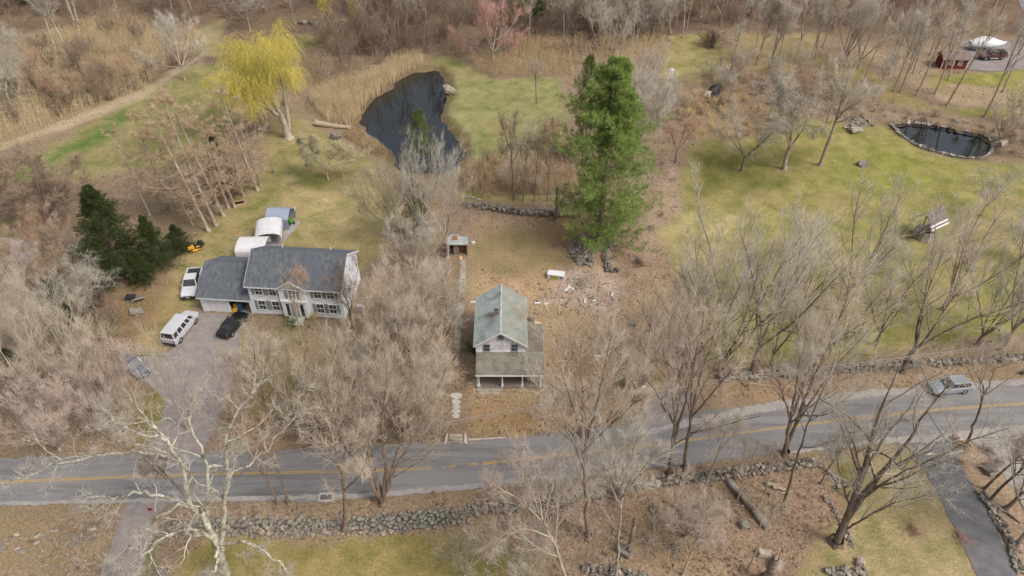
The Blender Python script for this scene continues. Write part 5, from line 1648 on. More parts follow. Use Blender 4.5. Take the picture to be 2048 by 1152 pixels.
for xs in (1.35, 3.1, 8.75, 10.35):
    window(H1, xs, 0, 4.02, .86, 1.25, shutters=m_shut)
    window(H1, xs, 0, 1.72, .86, 1.38, shutters=m_shut)
window(H1, 5.65, -.3, 4.0, .9, 1.25, shutters=m_shut)
for ys, zs in ((2.2, 1.7), (5.4, 1.7), (2.2, 4.0), (5.4, 4.0)):
    pass
# centre bay with its little gable, entry below
bay = MB().box(3.98, 7.32, -.3, .05, .32, 4.95).prism([(3.98, 4.95), (7.32, 4.95), (5.65, 6.02)], -.3, 1.9, 'y')
bay.build("entry_bay", m_siding, H1)
pr = MB()
courses(pr, (3.72, -.55, 4.8), (3.72, 1.9, 4.8), (5.65, 2.8, 6.1), (5.65, -.55, 6.1), 10)
courses(pr, (7.58, -.55, 4.8), (7.58, 1.9, 4.8), (5.65, 2.8, 6.1), (5.65, -.55, 6.1), 10)
pr.build("gable_roof", m_shing, H1)
pf = MB()
pf.hexa([(3.70, -.6, 4.66), (5.65, -.6, 5.96), (5.65, -.55, 5.96), (3.70, -.55, 4.66), (3.70, -.6, 4.86), (5.65, -.6, 6.18), (5.65, -.55, 6.18), (3.70, -.55, 4.86)])
pf.hexa([(5.65, -.6, 5.96), (7.60, -.6, 4.66), (7.60, -.55, 4.66), (5.65, -.55, 5.96), (5.65, -.6, 6.18), (7.60, -.6, 4.86), (7.60, -.55, 4.86), (5.65, -.55, 6.18)])
pf.build("pediment_trim", m_white, H1)
for xs in (4.3, 7.0):
    MB().box(xs - .16, xs + .16, -.42, -.3, .35, 2.75).build("pilaster", m_white, H1)
MB().box(4.05, 7.25, -.5, -.3, 2.75, 3.0).build("entry_lintel", m_white, H1)
dr = MB().box(5.15, 6.1, -.36, -.28, .4, 2.45)
for zz in (.7, 1.6):
    dr.box(5.28, 5.58, -.385, -.36, zz, zz + .6).box(5.68, 5.98, -.385, -.36, zz, zz + .6)
door1 = dr.build("door", mat("door_paint", lin(150, 152, 150), lin(176, 178, 174), 4, .5), H1)
MB().rod((5.98, -.44, 1.35), (5.98, -.36, 1.35), .035).build("door_handle", m_pole, door1)
for xs in (4.75, 6.52):
    MB().box(xs - .19, xs + .19, -.34, -.29, .5, 2.4).build("side_light", m_glass, H1)
for k in range(2):
    MB().box(4.7 - .15 * k, 6.6 + .15 * k, -.95 - .32 * (k + 1), -.3 if k == 0 else -.95 - .32 * k, -.05, .30 - .15 * k).build("step", m_step, H1)
# garage
GW, GD, GE, GR = 6.7, 7.9, 2.72, 4.95
gy = .05
gw = MB()
gw.box(-GW, -GW + .18, gy, gy + GD, -.1, GE)
gw.box(-GW, .0, gy + GD - .18, gy + GD, -.1, GE)
gw.box(-GW + .18, -GW + .75, gy, gy + .18, -.1, GE)
gw.box(-3.38, -3.02, gy, gy + .18, -.1, GE)
gw.box(-.36, -.01, gy, gy + .18, -.1, GE)
gw.box(-GW + .75, -3.38, gy, gy + .18, 2.28, GE)
gw.box(-3.02, -.36, gy, gy + .18, 2.28, GE)
gw.prism([(gy, GE), (gy + GD, GE), (gy + GD / 2, GR - .1)], -GW, -GW + .18, 'x')
gw.build("garage_wall", m_siding, H1)
MB().box(-GW, 0, gy, gy + GD, -.3, .02).build("garage_floor", m_conc, H1)
g = MB()
go = .4
gd = go * (GR - GE) / (GD / 2)
courses(g, (-GW - .2, gy - go, GE - gd + .05), (.02, gy - go, GE - gd + .05), (.02, gy + GD / 2, GR), (-GW - .2, gy + GD / 2, GR), 24)
courses(g, (-GW - .2, gy + GD + go, GE - gd + .05), (.02, gy + GD + go, GE - gd + .05), (.02, gy + GD / 2, GR), (-GW - .2, gy + GD / 2, GR), 24)
g.build("garage_roof", m_shing, H1)
MB().box(-GW - .2, 0, gy - go - .03, gy - go, GE - gd - .14, GE - gd + .05).build("garage_fascia", m_white, H1)
gdm = MB().box(-GW + .76, -3.39, gy + .06, gy + .12, .03, 2.27)
for r_ in range(4):
    for c_ in range(4):
        gdm.box(-GW + .82 + c_ * .64, -GW + .82 + c_ * .64 + .54, gy + .045, gy + .06, .1 + r_ * .55, .1 + r_ * .55 + .42)
gdm.build("garage_door", m_white, H1)
MB().box(-3.0, -.38, gy + .5, gy + 2.7, 2.3, 2.36).build("raised_garage_door", m_white, H1)
for xs in (-6.35, -.18):
    MB().box(xs - .07, xs + .07, gy - .14, gy, 2.1, 2.4).build("wall_lamp", m_lamp, H1)
# what stands in the open garage bay and outside
tag(MB().rod((0, 0, 0), (0, 0, .95), .32, .34, 14).rod((0, 0, .95), (0, 0, 1.02), .36, .30, 14).build("storage_drum", mat("drum_blue", lin(40, 92, 150), lin(60, 112, 170), 3, .5), None, (-34.5, 70.9, .03)), "blue drum just inside the white house's open garage bay", "drum")
yt = thing("toy_loader", "yellow loader-like toy vehicle in the open garage bay", "toy", (-35.0, 70.75, .03))
m_yel = mat("yellow_plastic", lin(214, 160, 48), lin(228, 178, 70), 3, .5)
MB().box(-.28, .28, -.45, .45, .18, .5).box(-.22, .22, .0, .4, .5, .85).build("body", m_yel, yt, bevel=.04)
MB().hexa([(-.32, -.75, .12), (.32, -.75, .12), (.32, -.5, .12), (-.32, -.5, .12), (-.32, -.8, .42), (.32, -.8, .42), (.32, -.5, .34), (-.32, -.5, .34)]).build("bucket", m_yel, yt)
for sx in (-.3, .3):
    for sy in (-.3, .3):
        MB().rod((sx - .06, sy, .17), (sx + .06, sy, .17), .17, None, 12).build("wheel", m_tyre, yt)
tag(MB().box(-.3, .3, -.25, .25, 0, .5).box(-.32, .32, -.27, .27, .5, .55).build("storage_box", m_wood, None, (-33.4, 71.3, .03)), "brown box at the back right of the open garage bay", "box")
hp = thing("heat_pump", "white outdoor heat pump unit beside the white gable wall", "heat pump", (-19.1, 70.4, 0))
MB().box(-.45, .45, -.2, .2, .3, 1.15).build("casing", m_white, hp, bevel=.03)
MB().rod((-.1, -.215, .72), (-.1, -.2, .72), .3, None, 18).build("fan_grille", m_blackp, hp)
for sx in (-.35, .3):
    MB().box(sx, sx + .06, -.2, .2, -.05, .3).build("leg", m_pole, hp)

# ------------------------------------------------------------------ the grey cottage
CX, CY = -1.3, 60.1
K = thing("cottage", "weathered cottage with a pale green roof and a deep front porch", "house", (CX, CY, 0))
kw, kd, ke, kr = 2.78, 7.9, 4.35, 6.3
MB().prism([(-kw, -.2), (kw, -.2), (kw, ke), (0, kr - .08), (-kw, ke)], 0, kd, 'y').build("wall", m_peel, K)
kk = MB()
ko = .26
kdz = ko * (kr - ke) / kw
courses(kk, (-kw - ko, -.3, ke - kdz + .05), (-kw - ko, kd + .3, ke - kdz + .05), (0, kd + .3, kr), (0, -.3, kr), 20, .035)
kleft = kk.build("roof", m_green, K)
kk = MB()
courses(kk, (kw + ko, -.3, ke - kdz + .05), (kw + ko, kd + .3, ke - kdz + .05), (0, kd + .3, kr), (0, -.3, kr), 20, .035)
kk.build("roof", mat("roof_grey_green", lin(138, 144, 136), lin(164, 164, 154), 1.0, .95, 8, .5, 10, .1, c3=lin(146, 136, 122)), K)  # right slope greyer and browner than the left
MB().prism([(-.14, kr - .02), (0, kr + .05), (.14, kr - .02), (0, kr - .04)], -.3, kd + .3, 'y').build("ridge_cap", m_green, kleft)
for sx in (-1, 1):
    MB().hexa([(sx * (kw + ko), -.34, ke - kdz - .12), (0, -.34, kr - .18), (0, -.30, kr - .18), (sx * (kw + ko), -.30, ke - kdz - .12),
               (sx * (kw + ko), -.34, ke - kdz + .08), (0, -.34, kr + .03), (0, -.30, kr + .03), (sx * (kw + ko), -.30, ke - kdz + .08)]).build("rake_board", m_white, K)
    MB().box(sx * (kw + ko) - .03, sx * (kw + ko) + .03, -.3, kd + .3, ke - kdz - .1, ke - kdz + .06).build("gutter", m_white, K)
chm = MB()
for lv in range(5):
    for q in range(2):
        chm.box(-.78 + q * .28 + .01, -.78 + q * .28 + .27, 2.92, 3.42, kr - .65 + lv * .2, kr - .65 + lv * .2 + .185)
chm.box(-.76, -.24, 2.95, 3.40, kr - .9, kr + .3)
chm.build("chimney", m_brick, kleft)
MB().box(-.72, -.28, 3.0, 3.35, kr + .30, kr + .345).build("flue", m_dark, kleft)
window(K, -1.55, 0, 3.75, .62, .95, frame=mat("old_frame", lin(122, 128, 138), lin(160, 164, 170), 4, .8), cross=False)
window(K, 1.6, 0, 3.75, .62, .95, frame=MATS["old_frame"], cross=False)
window(K, 0.05, 0, 5.3, .52, .48, frame=MATS["old_frame"], cross=False)
window(K, -kw, 2.2, 2.0, .75, 1.2, 'left', MATS["old_frame"])
window(K, -kw, 5.4, 2.0, .75, 1.2, 'left', MATS["old_frame"])
# porch across the front
px0, px1, pf_, pz = -2.75, 4.85, -3.05, 2.42
MB().box(px0 + .2, px1 - .2, -2.75, 0, -.1, .16).build("porch_skirt", m_wood, K)
for i in range(22):
    x0 = px0 + .15 + i * (px1 - px0 - .3) / 22
    MB().box(x0, x0 + (px1 - px0 - .3) / 22 - .012, -2.8, -.01, .16, .205).build("deck_board", m_wood, K)
pr = MB()
courses(pr, (px0, pf_, pz), (px1, pf_, pz), (px1, -.01, pz + .68), (px0, -.01, pz + .68), 9, .03)
proof = pr.build("porch_roof", m_moss, K)
MB().box(px0, px1, pf_ - .04, pf_, pz - .17, pz + .03).build("porch_fascia", m_white, K)
MB().box(px0 + .02, px0 + .06, pf_, -.02, pz - .17, pz + .0).build("porch_fascia", m_white, K)
MB().box(-kw, kw, -.06, 0, pz + .70, pz + .84).build("flashing", m_white, K)
for xs in (px0 + .32, .2, 2.45, 4.5):
    c = MB().box(xs - .14, xs + .14, -2.72, -2.44, .2, .5).rod((xs, -2.58, .5), (xs, -2.58, 2.1), .10, .085, 10).box(xs - .13, xs + .13, -2.71, -2.45, 2.1, 2.3)
    c.build("porch_post", m_white, K)
MB().box(px0 + .1, px0 + .18, -2.72, -2.64, .2, 2.3).build("porch_post", m_white, K)
window(K, -1.5, 0, 1.4, .8, 1.2, frame=MATS["old_frame"])
MB().box(-.2, .72, -.07, -.0, .22, 2.2).build("door", mat("door_brown", lin(96, 72, 60), lin(126, 96, 80), 4, .7), K)
for k in range(2):
    MB().box(-2.6 + .1 * k, .3, -3.05 - .3 * (k + 1), -2.8 - .3 * k, -.1, .14 - .09 * k).build("step", m_conc, K)
# side addition, its roof failing towards the back
ax0, ax1 = kw + .01, kw + 2.15
MB().box(ax0, ax1 - .1, .02, 5.2, -.2, 2.4).build("addition_wall", m_peel, K)
ar = MB()
courses(ar, (ax1, -.02, 2.42), (ax1, 5.3, 2.42), (ax0, 5.3, 2.95), (ax0, -.02, 2.95), 7, .03)
ar.build("addition_roof", mat("roof_rotten", lin(112, 106, 94), lin(146, 138, 122), 1.6, .95, 8, .5, 10, .1, c3=lin(128, 112, 92)), K)
MB().box(ax1 - .02, ax1 + .03, 0, 5.3, 2.28, 2.44).build("gutter", m_white, K)
MB().box(ax0, ax1 - .12, 5.21, 7.6, -.2, .9).build("ruined_wall", m_wood, K)
mr_ = random.Random(3)
for k in range(16):
    a, b = ax0 + mr_.uniform(.1, 1.7), 5.3 + mr_.uniform(0, 2.2)
    s = mr_.uniform(.2, .55)
    q = MB().slab((a, b, .95), (a + s, b + mr_.uniform(-.1, .1), 1.0 + mr_.uniform(0, .25)), (a + s, b + s, 1.0), (a, b + s, .96 + mr_.uniform(0, .2)), .05)
    q.build("broken_board", m_wood if k % 3 else m_moss, K)
MB().slab((ax1 - .95, 6.5, 1.25), (ax1 - .2, 6.3, 1.1), (ax1 - .1, 7.1, 1.15), (ax1 - .8, 7.3, 1.3), .06).build("plywood_sheet", m_timber, K)
MB().slab((ax0 + .4, 5.25, 1.3), (ax1 - .2, 5.2, 1.2), (ax1 - .15, 6.1, 1.15), (ax0 + .5, 6.2, 1.25), .05).build("roof_sheet", m_moss, K)
rd = thing("porch_chair", "dark red chair on the cottage's porch floor", "chair", (1.3, 58.35, .205), .3)
m_redp = mat("chair_red", lin(110, 52, 46), lin(136, 70, 60), 4, .7)
MB().box(-.3, .3, -.28, .28, .36, .44).build("seat", m_redp, rd)
MB().hexa([(-.3, .24, .44), (.3, .24, .44), (.3, .30, .44), (-.3, .30, .44), (-.28, .36, 1.0), (.28, .36, 1.0), (.28, .42, 1.0), (-.28, .42, 1.0)]).build("backrest", m_redp, rd)
for sx in (-.27, .27):
    for sy in (-.25, .25):
        MB().box(sx - .03, sx + .03, sy - .03, sy + .03, 0, .36).build("leg", m_redp, rd)
# black bag heap at the cottage corner
rb = thing("rubbish_heap", "black rubbish bags against the cottage's rear right corner", "rubbish", (1.95, 68.3, 0))
for k, (a, b, s) in enumerate(((0, 0, .45), (.6, .2, .38), (.35, -.4, .34), (.1, .5, .3))):
    nbv = NB()
    rr_ = np.random.default_rng(k)
    u = np.linspace(0, 2 * math.pi, 9)[:-1]
    vv = np.linspace(.15, math.pi - .1, 5)
    pts = [(s * math.sin(q) * math.cos(w_) * rr_.uniform(.75, 1.2), s * math.sin(q) * math.sin(w_) * rr_.uniform(.75, 1.2), s * .8 * math.cos(q) + s * .7) for q in vv for w_ in u]
    qd = [(i * 8 + j, i * 8 + (j + 1) % 8, (i + 1) * 8 + (j + 1) % 8, (i + 1) * 8 + j) for i in range(4) for j in range(8)]
    nbv.add(pts, qd)
    me = nbv.mesh("bag")
    me.materials.append(m_blackp)
    o = obj("bag", me, rb)
    o.location = (a, b, 0)

# ------------------------------------------------------------------ ruined shed beside the path
sx_, sy_ = P(917, 510)
S = thing("ruined_shed", "small ruined shed with a torn green roof and open doorway", "shed", (sx_, sy_, 0))
MB().box(-1.25, -1.15, 0, 1.9, -.1, 2.0).box(1.15, 1.25, 0, 1.9, -.1, 2.0).box(-1.15, 1.15, 1.8, 1.9, -.1, 1.9).build("wall", m_wood, S)
MB().box(-.65, .1, 0, .08, -.1, 1.85).build("front_board", m_wood, S)
MB().box(.15, 1.0, .7, .76, .05, 1.8).build("inner_panel", m_rustw, S)
MB().box(-1.15, 1.15, 1.72, 1.8, 0, 1.8).build("dark_backing", m_dark, S)  # dark sheet over the rear wall, paints the shed's inside as shaded
q = MB()
courses(q, (-1.4, -.3, 1.95), (1.4, -.3, 1.95), (1.35, 1.0, 2.45), (-1.35, 1.0, 2.45), 5, .03)
q.build("roof", m_green, S)
q = MB()
courses(q, (-1.3, 1.05, 2.35), (.3, 1.05, 2.4), (-.1, 2.3, 2.0), (-1.1, 2.3, 1.9), 5, .03)
q.build("roof_rear", m_green, S)
MB().slab((-.9, .5, 2.36), (0, .35, 2.3), (-.1, 1.05, 2.52), (-.8, 1.1, 2.5), .03).build("bare_sheathing", m_rustw, S)
MB().rod((-1.45, -.5, 0), (-1.4, -.3, 2.0), .07).build("post", m_wood, S)
MB().rod((1.3, -.3, 0), (1.28, -.25, 1.95), .06).build("post", m_wood, S)
sr = random.Random(8)
for k, (a, b, mtl, lab) in enumerate(((-.1, 2.9, m_white, "white junk piece lying behind the ruined shed"), (.4, 3.4, m_blackp, "dark junk piece lying behind the ruined shed"), (1.9, 2.5, m_white, "white plastic scrap right of the ruined shed"), (.3, -.55, m_timber, "pale plank scrap before the ruined shed's doorway"))):
    tag(MB().hexa([(0, 0, 0), (.6, .1, 0), (.5, .4, 0), (-.1, .35, 0), (.05, 0, .25), (.5, .12, .3), (.45, .35, .22), (0, .3, .3)]).build("scrap", mtl, None, (sx_ + a, sy_ + b, .0), (0, 0, sr.uniform(0, 6))), lab, "scrap")


# ------------------------------------------------------------------ canopies behind the white house
def canopy(label, cx, cy, rz, w, d, h, spring, m, ends=False, arch=True):
    t = thing("carport", label, "carport", (cx, cy, 0), rz)
    n = 12 if arch else 2
    pr_ = []
    for i in range(n + 1):
        a = math.pi * i / n
        pr_.append((-w / 2 * math.cos(a), spring + (h - spring) * (math.sin(a) ** (.75 if arch else 1))))
    pr_ = [(-w / 2, spring - .55)] + pr_ + [(w / 2, spring - .55)]
    c = MB()
    for i in range(len(pr_) - 1):
        (xa, za), (xb, zb) = pr_[i], pr_[i + 1]
        for j in range(3):
            y0, y1 = -d / 2 + j * d / 3, -d / 2 + (j + 1) * d / 3
            c.slab((xa, y0, za), (xb, y0, zb), (xb, y1, zb), (xa, y1, za), -.02)
    c.build("cover", m, t)
    for j in range(4):
        y = -d / 2 + .05 + j * (d - .1) / 3
        for s in (-1, 1):
            MB().rod((s * (w / 2 - .05), y, -.1), (s * (w / 2 - .05), y, spring), .035).build("pole", m_pole, t)
        rib = MB()
        for i in range(1, len(pr_) - 2):
            (xa, za), (xb, zb) = pr_[i], pr_[i + 1]
            rib.rod((xa * .985, y, za - .05), (xb * .985, y, zb - .05), .028, None, 6)
        rib.build("rib", m_pole, t)
    for s in (-1, 1):
        MB().rod((s * (w / 2 - .05), -d / 2, spring - .5), (s * (w / 2 - .05), d / 2, spring - .5), .028, None, 6).build("rail", m_pole, t)
    return t


AXV = math.atan2(-1.05, 11.65)
canopy("white arched carport nearest the white house's roof", -35.6, 82.2, AXV - math.pi / 2 + .12, 3.5, 4.0, 2.55, 1.75, m_fabric)
canopy("white arched carport, middle of the three canopies", -34.45, 86.0, AXV + .28, 3.6, 4.2, 2.5, 1.75, m_fabric)
c3 = canopy("blue-grey peaked shelter, farthest of the three canopies", -33.9, 90.2, AXV + .02 - math.pi / 2, 3.2, 3.4, 2.6, 1.75, m_fabgrey, arch=False)
MB().box(-1.58, -1.55, -1.7, 1.7, .05, 1.25).box(1.55, 1.58, -1.7, 1.7, .05, 1.25).build("side_panel", m_fabgrey, c3)
sheet("gravel_pad", [(495, 500), (530, 478), (552, 455), (568, 462), (592, 442), (600, 448), (572, 478), (548, 500)], .05, mat("pad_gravel", lin(150, 146, 142), lin(176, 172, 166), 2, .95, 7))


# ------------------------------------------------------------------ vehicles
def loft(mb, st):
    """body from cross-sections (x, half width, z low, z high, tumble)"""
    rings = []
    for x, hw, z0, z1, tb in st:
        k = min(.12, (z1 - z0) * .3)
        rings.append([(x, -hw * .92, z0), (x, -hw, z0 + k), (x, -hw, (z0 + z1) / 2 + .05), (x, -hw * tb, z1 - k * .35), (x, -hw * tb * .9, z1),
                      (x, hw * tb * .9, z1), (x, hw * tb, z1 - k * .35), (x, hw, (z0 + z1) / 2 + .05), (x, hw, z0 + k), (x, hw * .92, z0)])
    for a, b in zip(rings, rings[1:]):
        for i in range(10):
            j = (i + 1) % 10
            mb.poly([a[i], a[j], b[j], b[i]])
    mb.poly(list(reversed(rings[0])))
    mb.poly(rings[-1])
    return mb


def vehicle(name, label, cat, x, y, heading, L, Wd, paint, body, cab, wheels, wr=.34, z=0.03, trim=None, pillars=(0.5,), bed=None, rails=False):
    """cab = (x base rear, x base front, x top rear, x top front, belt z, roof z, half width base, half width top)"""
    t = thing(name, label, cat, (x, y, z), heading)
    loft(MB(), body).build("body", paint, t, bevel=.03)
    xr, xf, tr_, tf, zb, zt, hb, ht = cab
    c = [(xr, -hb, zb), (xf, -hb, zb), (xf, hb, zb), (xr, hb, zb), (tr_, -ht, zt), (tf, -ht, zt), (tf, ht, zt), (tr_, ht, zt)]
    MB().hexa(c).build("cabin", paint, t, bevel=.06)
    q = [np.array(p) for p in c]

    def panel(nm, a, b, c_, d, u0, u1, v0, v1, off):
        f = lambda u, v: (a * (1 - u) + b * u) * (1 - v) + (d * (1 - u) + c_ * u) * v
        n = np.cross(b - a, d - a)
        n = n / np.linalg.norm(n)
        cen = np.array([(xr + xf) / 2, 0, (zb + zt) / 2])
        if np.dot(n, (a + c_) / 2 - cen) < 0:
            n = -n
        pts = [f(u0, v0), f(u1, v0), f(u1, v1), f(u0, v1)]
        s = MB().hexa([p - n * .01 for p in pts] + [p + n * off for p in pts])
        s.build(nm, m_glass, t)
    panel("windshield", q[1], q[2], q[6], q[5], .06, .94, .06, .92, .012)
    panel("rear_window", q[0], q[3], q[7], q[4], .1, .9, .12, .88, .012)
    ps = [0.0] + list(pillars) + [1.0]
    for i in range(len(ps) - 1):
        panel("side_window", q[0], q[1], q[5], q[4], ps[i] + .025, ps[i + 1] - .025, .12, .88, .012)
        panel("side_window", q[3], q[2], q[6], q[7], ps[i] + .025, ps[i + 1] - .025, .12, .88, .012)
    for wx in wheels:
        for s in (-1, 1):
            yc = s * (Wd / 2 - .1)
            w = MB().rod((wx, yc - .11, wr), (wx, yc + .11, wr), wr, None, 18).build("wheel", m_tyre, t)
            MB().rod((wx, yc + s * .105, wr), (wx, yc + s * .125, wr), wr * .62, wr * .56, 14).build("rim", m_rim, w)
    xf_, zf_ = body[-1][0], body[-1][3]
    xb_, zb_ = body[0][0], body[0][3]
    for s in (-1, 1):
        MB().box(xf_ - .06, xf_ + .02, s * (Wd / 2 - .38) - .17, s * (Wd / 2 - .38) + .17, zf_ - .26, zf_ - .08).build("headlight", m_lamp, t)
        MB().box(xb_ - .02, xb_ + .06, s * (Wd / 2 - .2) - .08, s * (Wd / 2 - .2) + .08, zb_ - .4, zb_ - .1).build("tail_light", m_tail, t)
        MB().box(xf - .35, xf - .2, s * (Wd / 2 + .0) - .1 * (s < 0), s * (Wd / 2) + .1 * (s > 0), zb + .02, zb + .16).build("mirror", trim or paint, t)
    MB().box(xf_ - .02, xf_ + .07, -Wd / 2 + .12, Wd / 2 - .12, body[-1][2] - .0, body[-1][2] + .22).build("front_bumper", trim or m_blackp, t)
    MB().box(xb_ - .07, xb_ + .02, -Wd / 2 + .12, Wd / 2 - .12, body[0][2], body[0][2] + .22).build("rear_bumper", trim or m_blackp, t)
    MB().box(xf_ + .02, xf_ + .035, -.55, .55, zf_ - .28, zf_ - .1).build("grille", m_blackp, t)
    MB().box(xf_ + .07, xf_ + .08, -.2, .2, body[-1][2] + .05, body[-1][2] + .18).build("number_plate", m_plate, t)
    if bed:
        b0, b1, zb1, zb0 = bed
        MB().box(b0, b1, -Wd / 2 + .16, Wd / 2 - .16, zb0, zb1 + .012).build("bed_floor", m_blackp, t)
        for s in (-1, 1):
            MB().box(b0, b1, s * (Wd / 2 - .07) - .05, s * (Wd / 2 - .07) + .05, zb1, zb1 + .16).build("bed_rail", paint, t)
        MB().box(b0 - .04, b0 + .04, -Wd / 2 + .02, Wd / 2 - .02, zb1 - .1, zb1 + .16).build("tailgate", paint, t)
    if rails:
        for s in (-1, 1):
            MB().box(tr_ + .2, tf - .2, s * (ht - .1) - .02, s * (ht - .1) + .02, zt + .02, zt + .07).build("roof_rail", m_pole, t)
    return t


def car_paint(name, c, c2=None):
    m = mat(name, c, c2 or tuple(v * 1.06 for v in c), 1.5, .32, 3, spec=.5)
    m.node_tree.nodes["Principled BSDF"].inputs["Coat Weight"].default_value = .4
    return m


p_white, p_silver, p_grey = car_paint("paint_white", lin(214, 216, 220)), car_paint("paint_silver", lin(148, 153, 160)), car_paint("paint_van", lin(198, 198, 202))
p_black, p_slate, p_maroon = car_paint("paint_black", lin(30, 32, 36)), car_paint("paint_slate", lin(96, 102, 116)), car_paint("paint_maroon", lin(84, 44, 42))
SUV = [(-2.25, .82, .42, .98, .95), (-2.15, .88, .3, 1.02, .95), (-1.2, .91, .26, 1.02, .95), (1.0, .91, .26, 1.0, .95), (1.9, .88, .28, .9, .9), (2.28, .76, .38, .72, .85)]
SEDAN = [(-2.25, .76, .4, .92, .92), (-2.1, .86, .3, .96, .92), (-1.0, .9, .24, .94, .94), (1.0, .9, .24, .92, .94), (1.95, .86, .28, .80, .9), (2.3, .72, .36, .66, .85)]
VAN = [(-2.75, .94, .42, 1.2, .98), (-2.65, .99, .34, 1.22, .98), (0, 1.0, .32, 1.22, .98), (1.7, 1.0, .32, 1.2, .97), (2.5, .96, .34, 1.08, .93), (2.8, .88, .42, .98, .9)]
TRUCK = [(-2.85, .92, .55, 1.05, .98), (-2.75, .97, .48, 1.08, .98), (-.6, .98, .45, 1.08, .98), (1.2, .98, .45, 1.08, .97), (2.4, .95, .45, 1.02, .94), (2.8, .86, .5, .9, .9)]


def gp(x, y):
    return P(x, y, .3)


vx, vy = gp(363, 660)
a0, a1 = np.array(gp(338, 696)), np.array(gp(392, 628))
vehicle("van", "white full-size passenger van parked beside the drive", "van", vx, vy, math.atan2(a1[1] - a0[1], a1[0] - a0[0]), 5.6, 2.0, p_grey, VAN,
        (-2.68, 1.72, -2.52, 1.0, 1.2, 2.02, .97, .84), (-1.75, 1.75), .37, pillars=(.22, .44, .66, .84))
a0, a1 = np.array(P(402, 545, .5)), np.array(P(386, 606, .5))
pc = np.array(P(398, 570, .5))
vehicle("pickup_truck", "silver-white pickup parked against the garage's left wall", "pickup truck", -42.0, 75.3, math.atan2(a1[1] - a0[1], a1[0] - a0[0]) - .02, 5.7, 1.98, p_white, TRUCK,
        (-.95, 1.15, -.8, .45, 1.06, 1.82, .94, .76), (-1.75, 1.8), .39, pillars=(.5,), bed=(-2.72, -1.0, 1.08, .7))
vx, vy = gp(466, 652)
vehicle("car", "black car parked before the open garage bay", "car", vx, vy, 1.28, 4.6, 1.82, p_black, SEDAN, (-1.5, .95, -.95, .2, .92, 1.42, .82, .62), (-1.38, 1.42), .33)
vx, vy = gp(268, 736)
vehicle("car", "dark slate car half hidden by twigs at the drive's left end", "car", vx, vy, -.55, 4.6, 1.84, p_slate, SUV, (-2.05, 1.0, -1.75, .3, 1.0, 1.62, .84, .68), (-1.38, 1.42), .34)
vx, vy = gp(1897, 776)
r0, r1 = np.array(P(1940, 774)), np.array(P(1858, 783))
vehicle("car", "silver crossover parked on the sandy shoulder at the right", "car", vx, vy, math.atan2(r1[1] - r0[1], r1[0] - r0[0]), 4.6, 1.84, p_silver, SUV, (-2.1, 1.0, -1.7, .15, 1.0, 1.62, .84, .66), (-1.36, 1.42), .35, rails=True, pillars=(.3, .62))
vx, vy = P(1981, 118)
tk = vehicle("pickup_truck", "dark maroon pickup with a black bed cap in the far upper right court", "pickup truck", vx, vy, math.pi + .08, 5.6, 1.95, p_maroon, TRUCK,
             (-1.05, 1.05, -.9, .45, 1.06, 1.78, .93, .76), (-1.75, 1.8), .38, z=.11, bed=(-2.72, -1.1, 1.08, .7))
MB().hexa([(-2.7, -.9, 1.09), (-1.12, -.9, 1.09), (-1.12, .9, 1.09), (-2.7, .9, 1.09), (-2.6, -.78, 1.66), (-1.15, -.78, 1.72), (-1.15, .78, 1.72), (-2.6, .78, 1.66)]).build("bed_cap", m_blackp, tk, bevel=.05)
for s in (-1, 1):
    MB().box(-.9, .9, s * 1.02 - .08, s * 1.02 + .08, .38, .46).build("running_board", m_plate, tk)

# wrapped boat on its trailer
bx, by = P(1970, 100)
bt = thing("boat", "white shrink-wrapped boat on a trailer in the upper right court", "boat", (bx, by, .11), .0)
nbv = NB()
st = [(-3.7, 1.15, 1.0, 1.7), (-3.5, 1.25, .9, 2.1), (-1.6, 1.3, .8, 3.0), (.4, 1.28, .8, 2.75), (2.2, .95, .95, 2.1), (3.4, .45, 1.2, 1.75), (3.9, .05, 1.4, 1.55)]
v, qd = [], []
for x, hw, z0, z1 in st:
    v += [(x, 0, z0 - .25), (x, -hw * .8, z0), (x, -hw, z0 + .45), (x, -hw * .55, z0 + .45 + (z1 - z0 - .45) * .75), (x, 0, z1), (x, hw * .55, z0 + .45 + (z1 - z0 - .45) * .75), (x, hw, z0 + .45), (x, hw * .8, z0)]
for i in range(len(st) - 1):
    for j in range(8):
        qd.append((i * 8 + j, i * 8 + (j + 1) % 8, (i + 1) * 8 + (j + 1) % 8, (i + 1) * 8 + j))
v.append((-3.75, 0, 1.3))
n_ = len(v) - 1
nbv.add(v, qd, [(n_, j, (j + 1) % 8) for j in range(8)])
me = nbv.mesh("wrapped_hull")
me.materials.append(mat("shrink_wrap", lin(224, 226, 230), lin(238, 240, 242), 1.2, .35, 5, .3, 2, .4))
obj("wrapped_hull", me, bt)
tr_f = MB()
for s in (-1, 1):
    tr_f.rod((-3.4, s * .8, .55), (2.4, s * .7, .55), .05).rod((2.4, s * .7, .55), (4.6, 0, .5), .05)
for x in (-3.2, -1, 1.5):
    tr_f.rod((x, -.8, .55), (x, .8, .55), .05)
tr_f.build("trailer_frame", m_pole, bt)
for s in (-1, 1):
    for x in (-1.6, -.8):
        w = MB().rod((x, s * 1.05 - .1, .33), (x, s * 1.05 + .1, .33), .33, None, 16).build("wheel", m_tyre, bt)
        MB().rod((x, s * 1.15, .33), (x, s * 1.17, .33), .18, None, 12).build("rim", m_rim, w)
    for x in (-2.6, .6):
        MB().box(x - .25, x + .25, s * .6 - .06, s * .6 + .06, .6, .98).build("bunk", m_wood, bt)

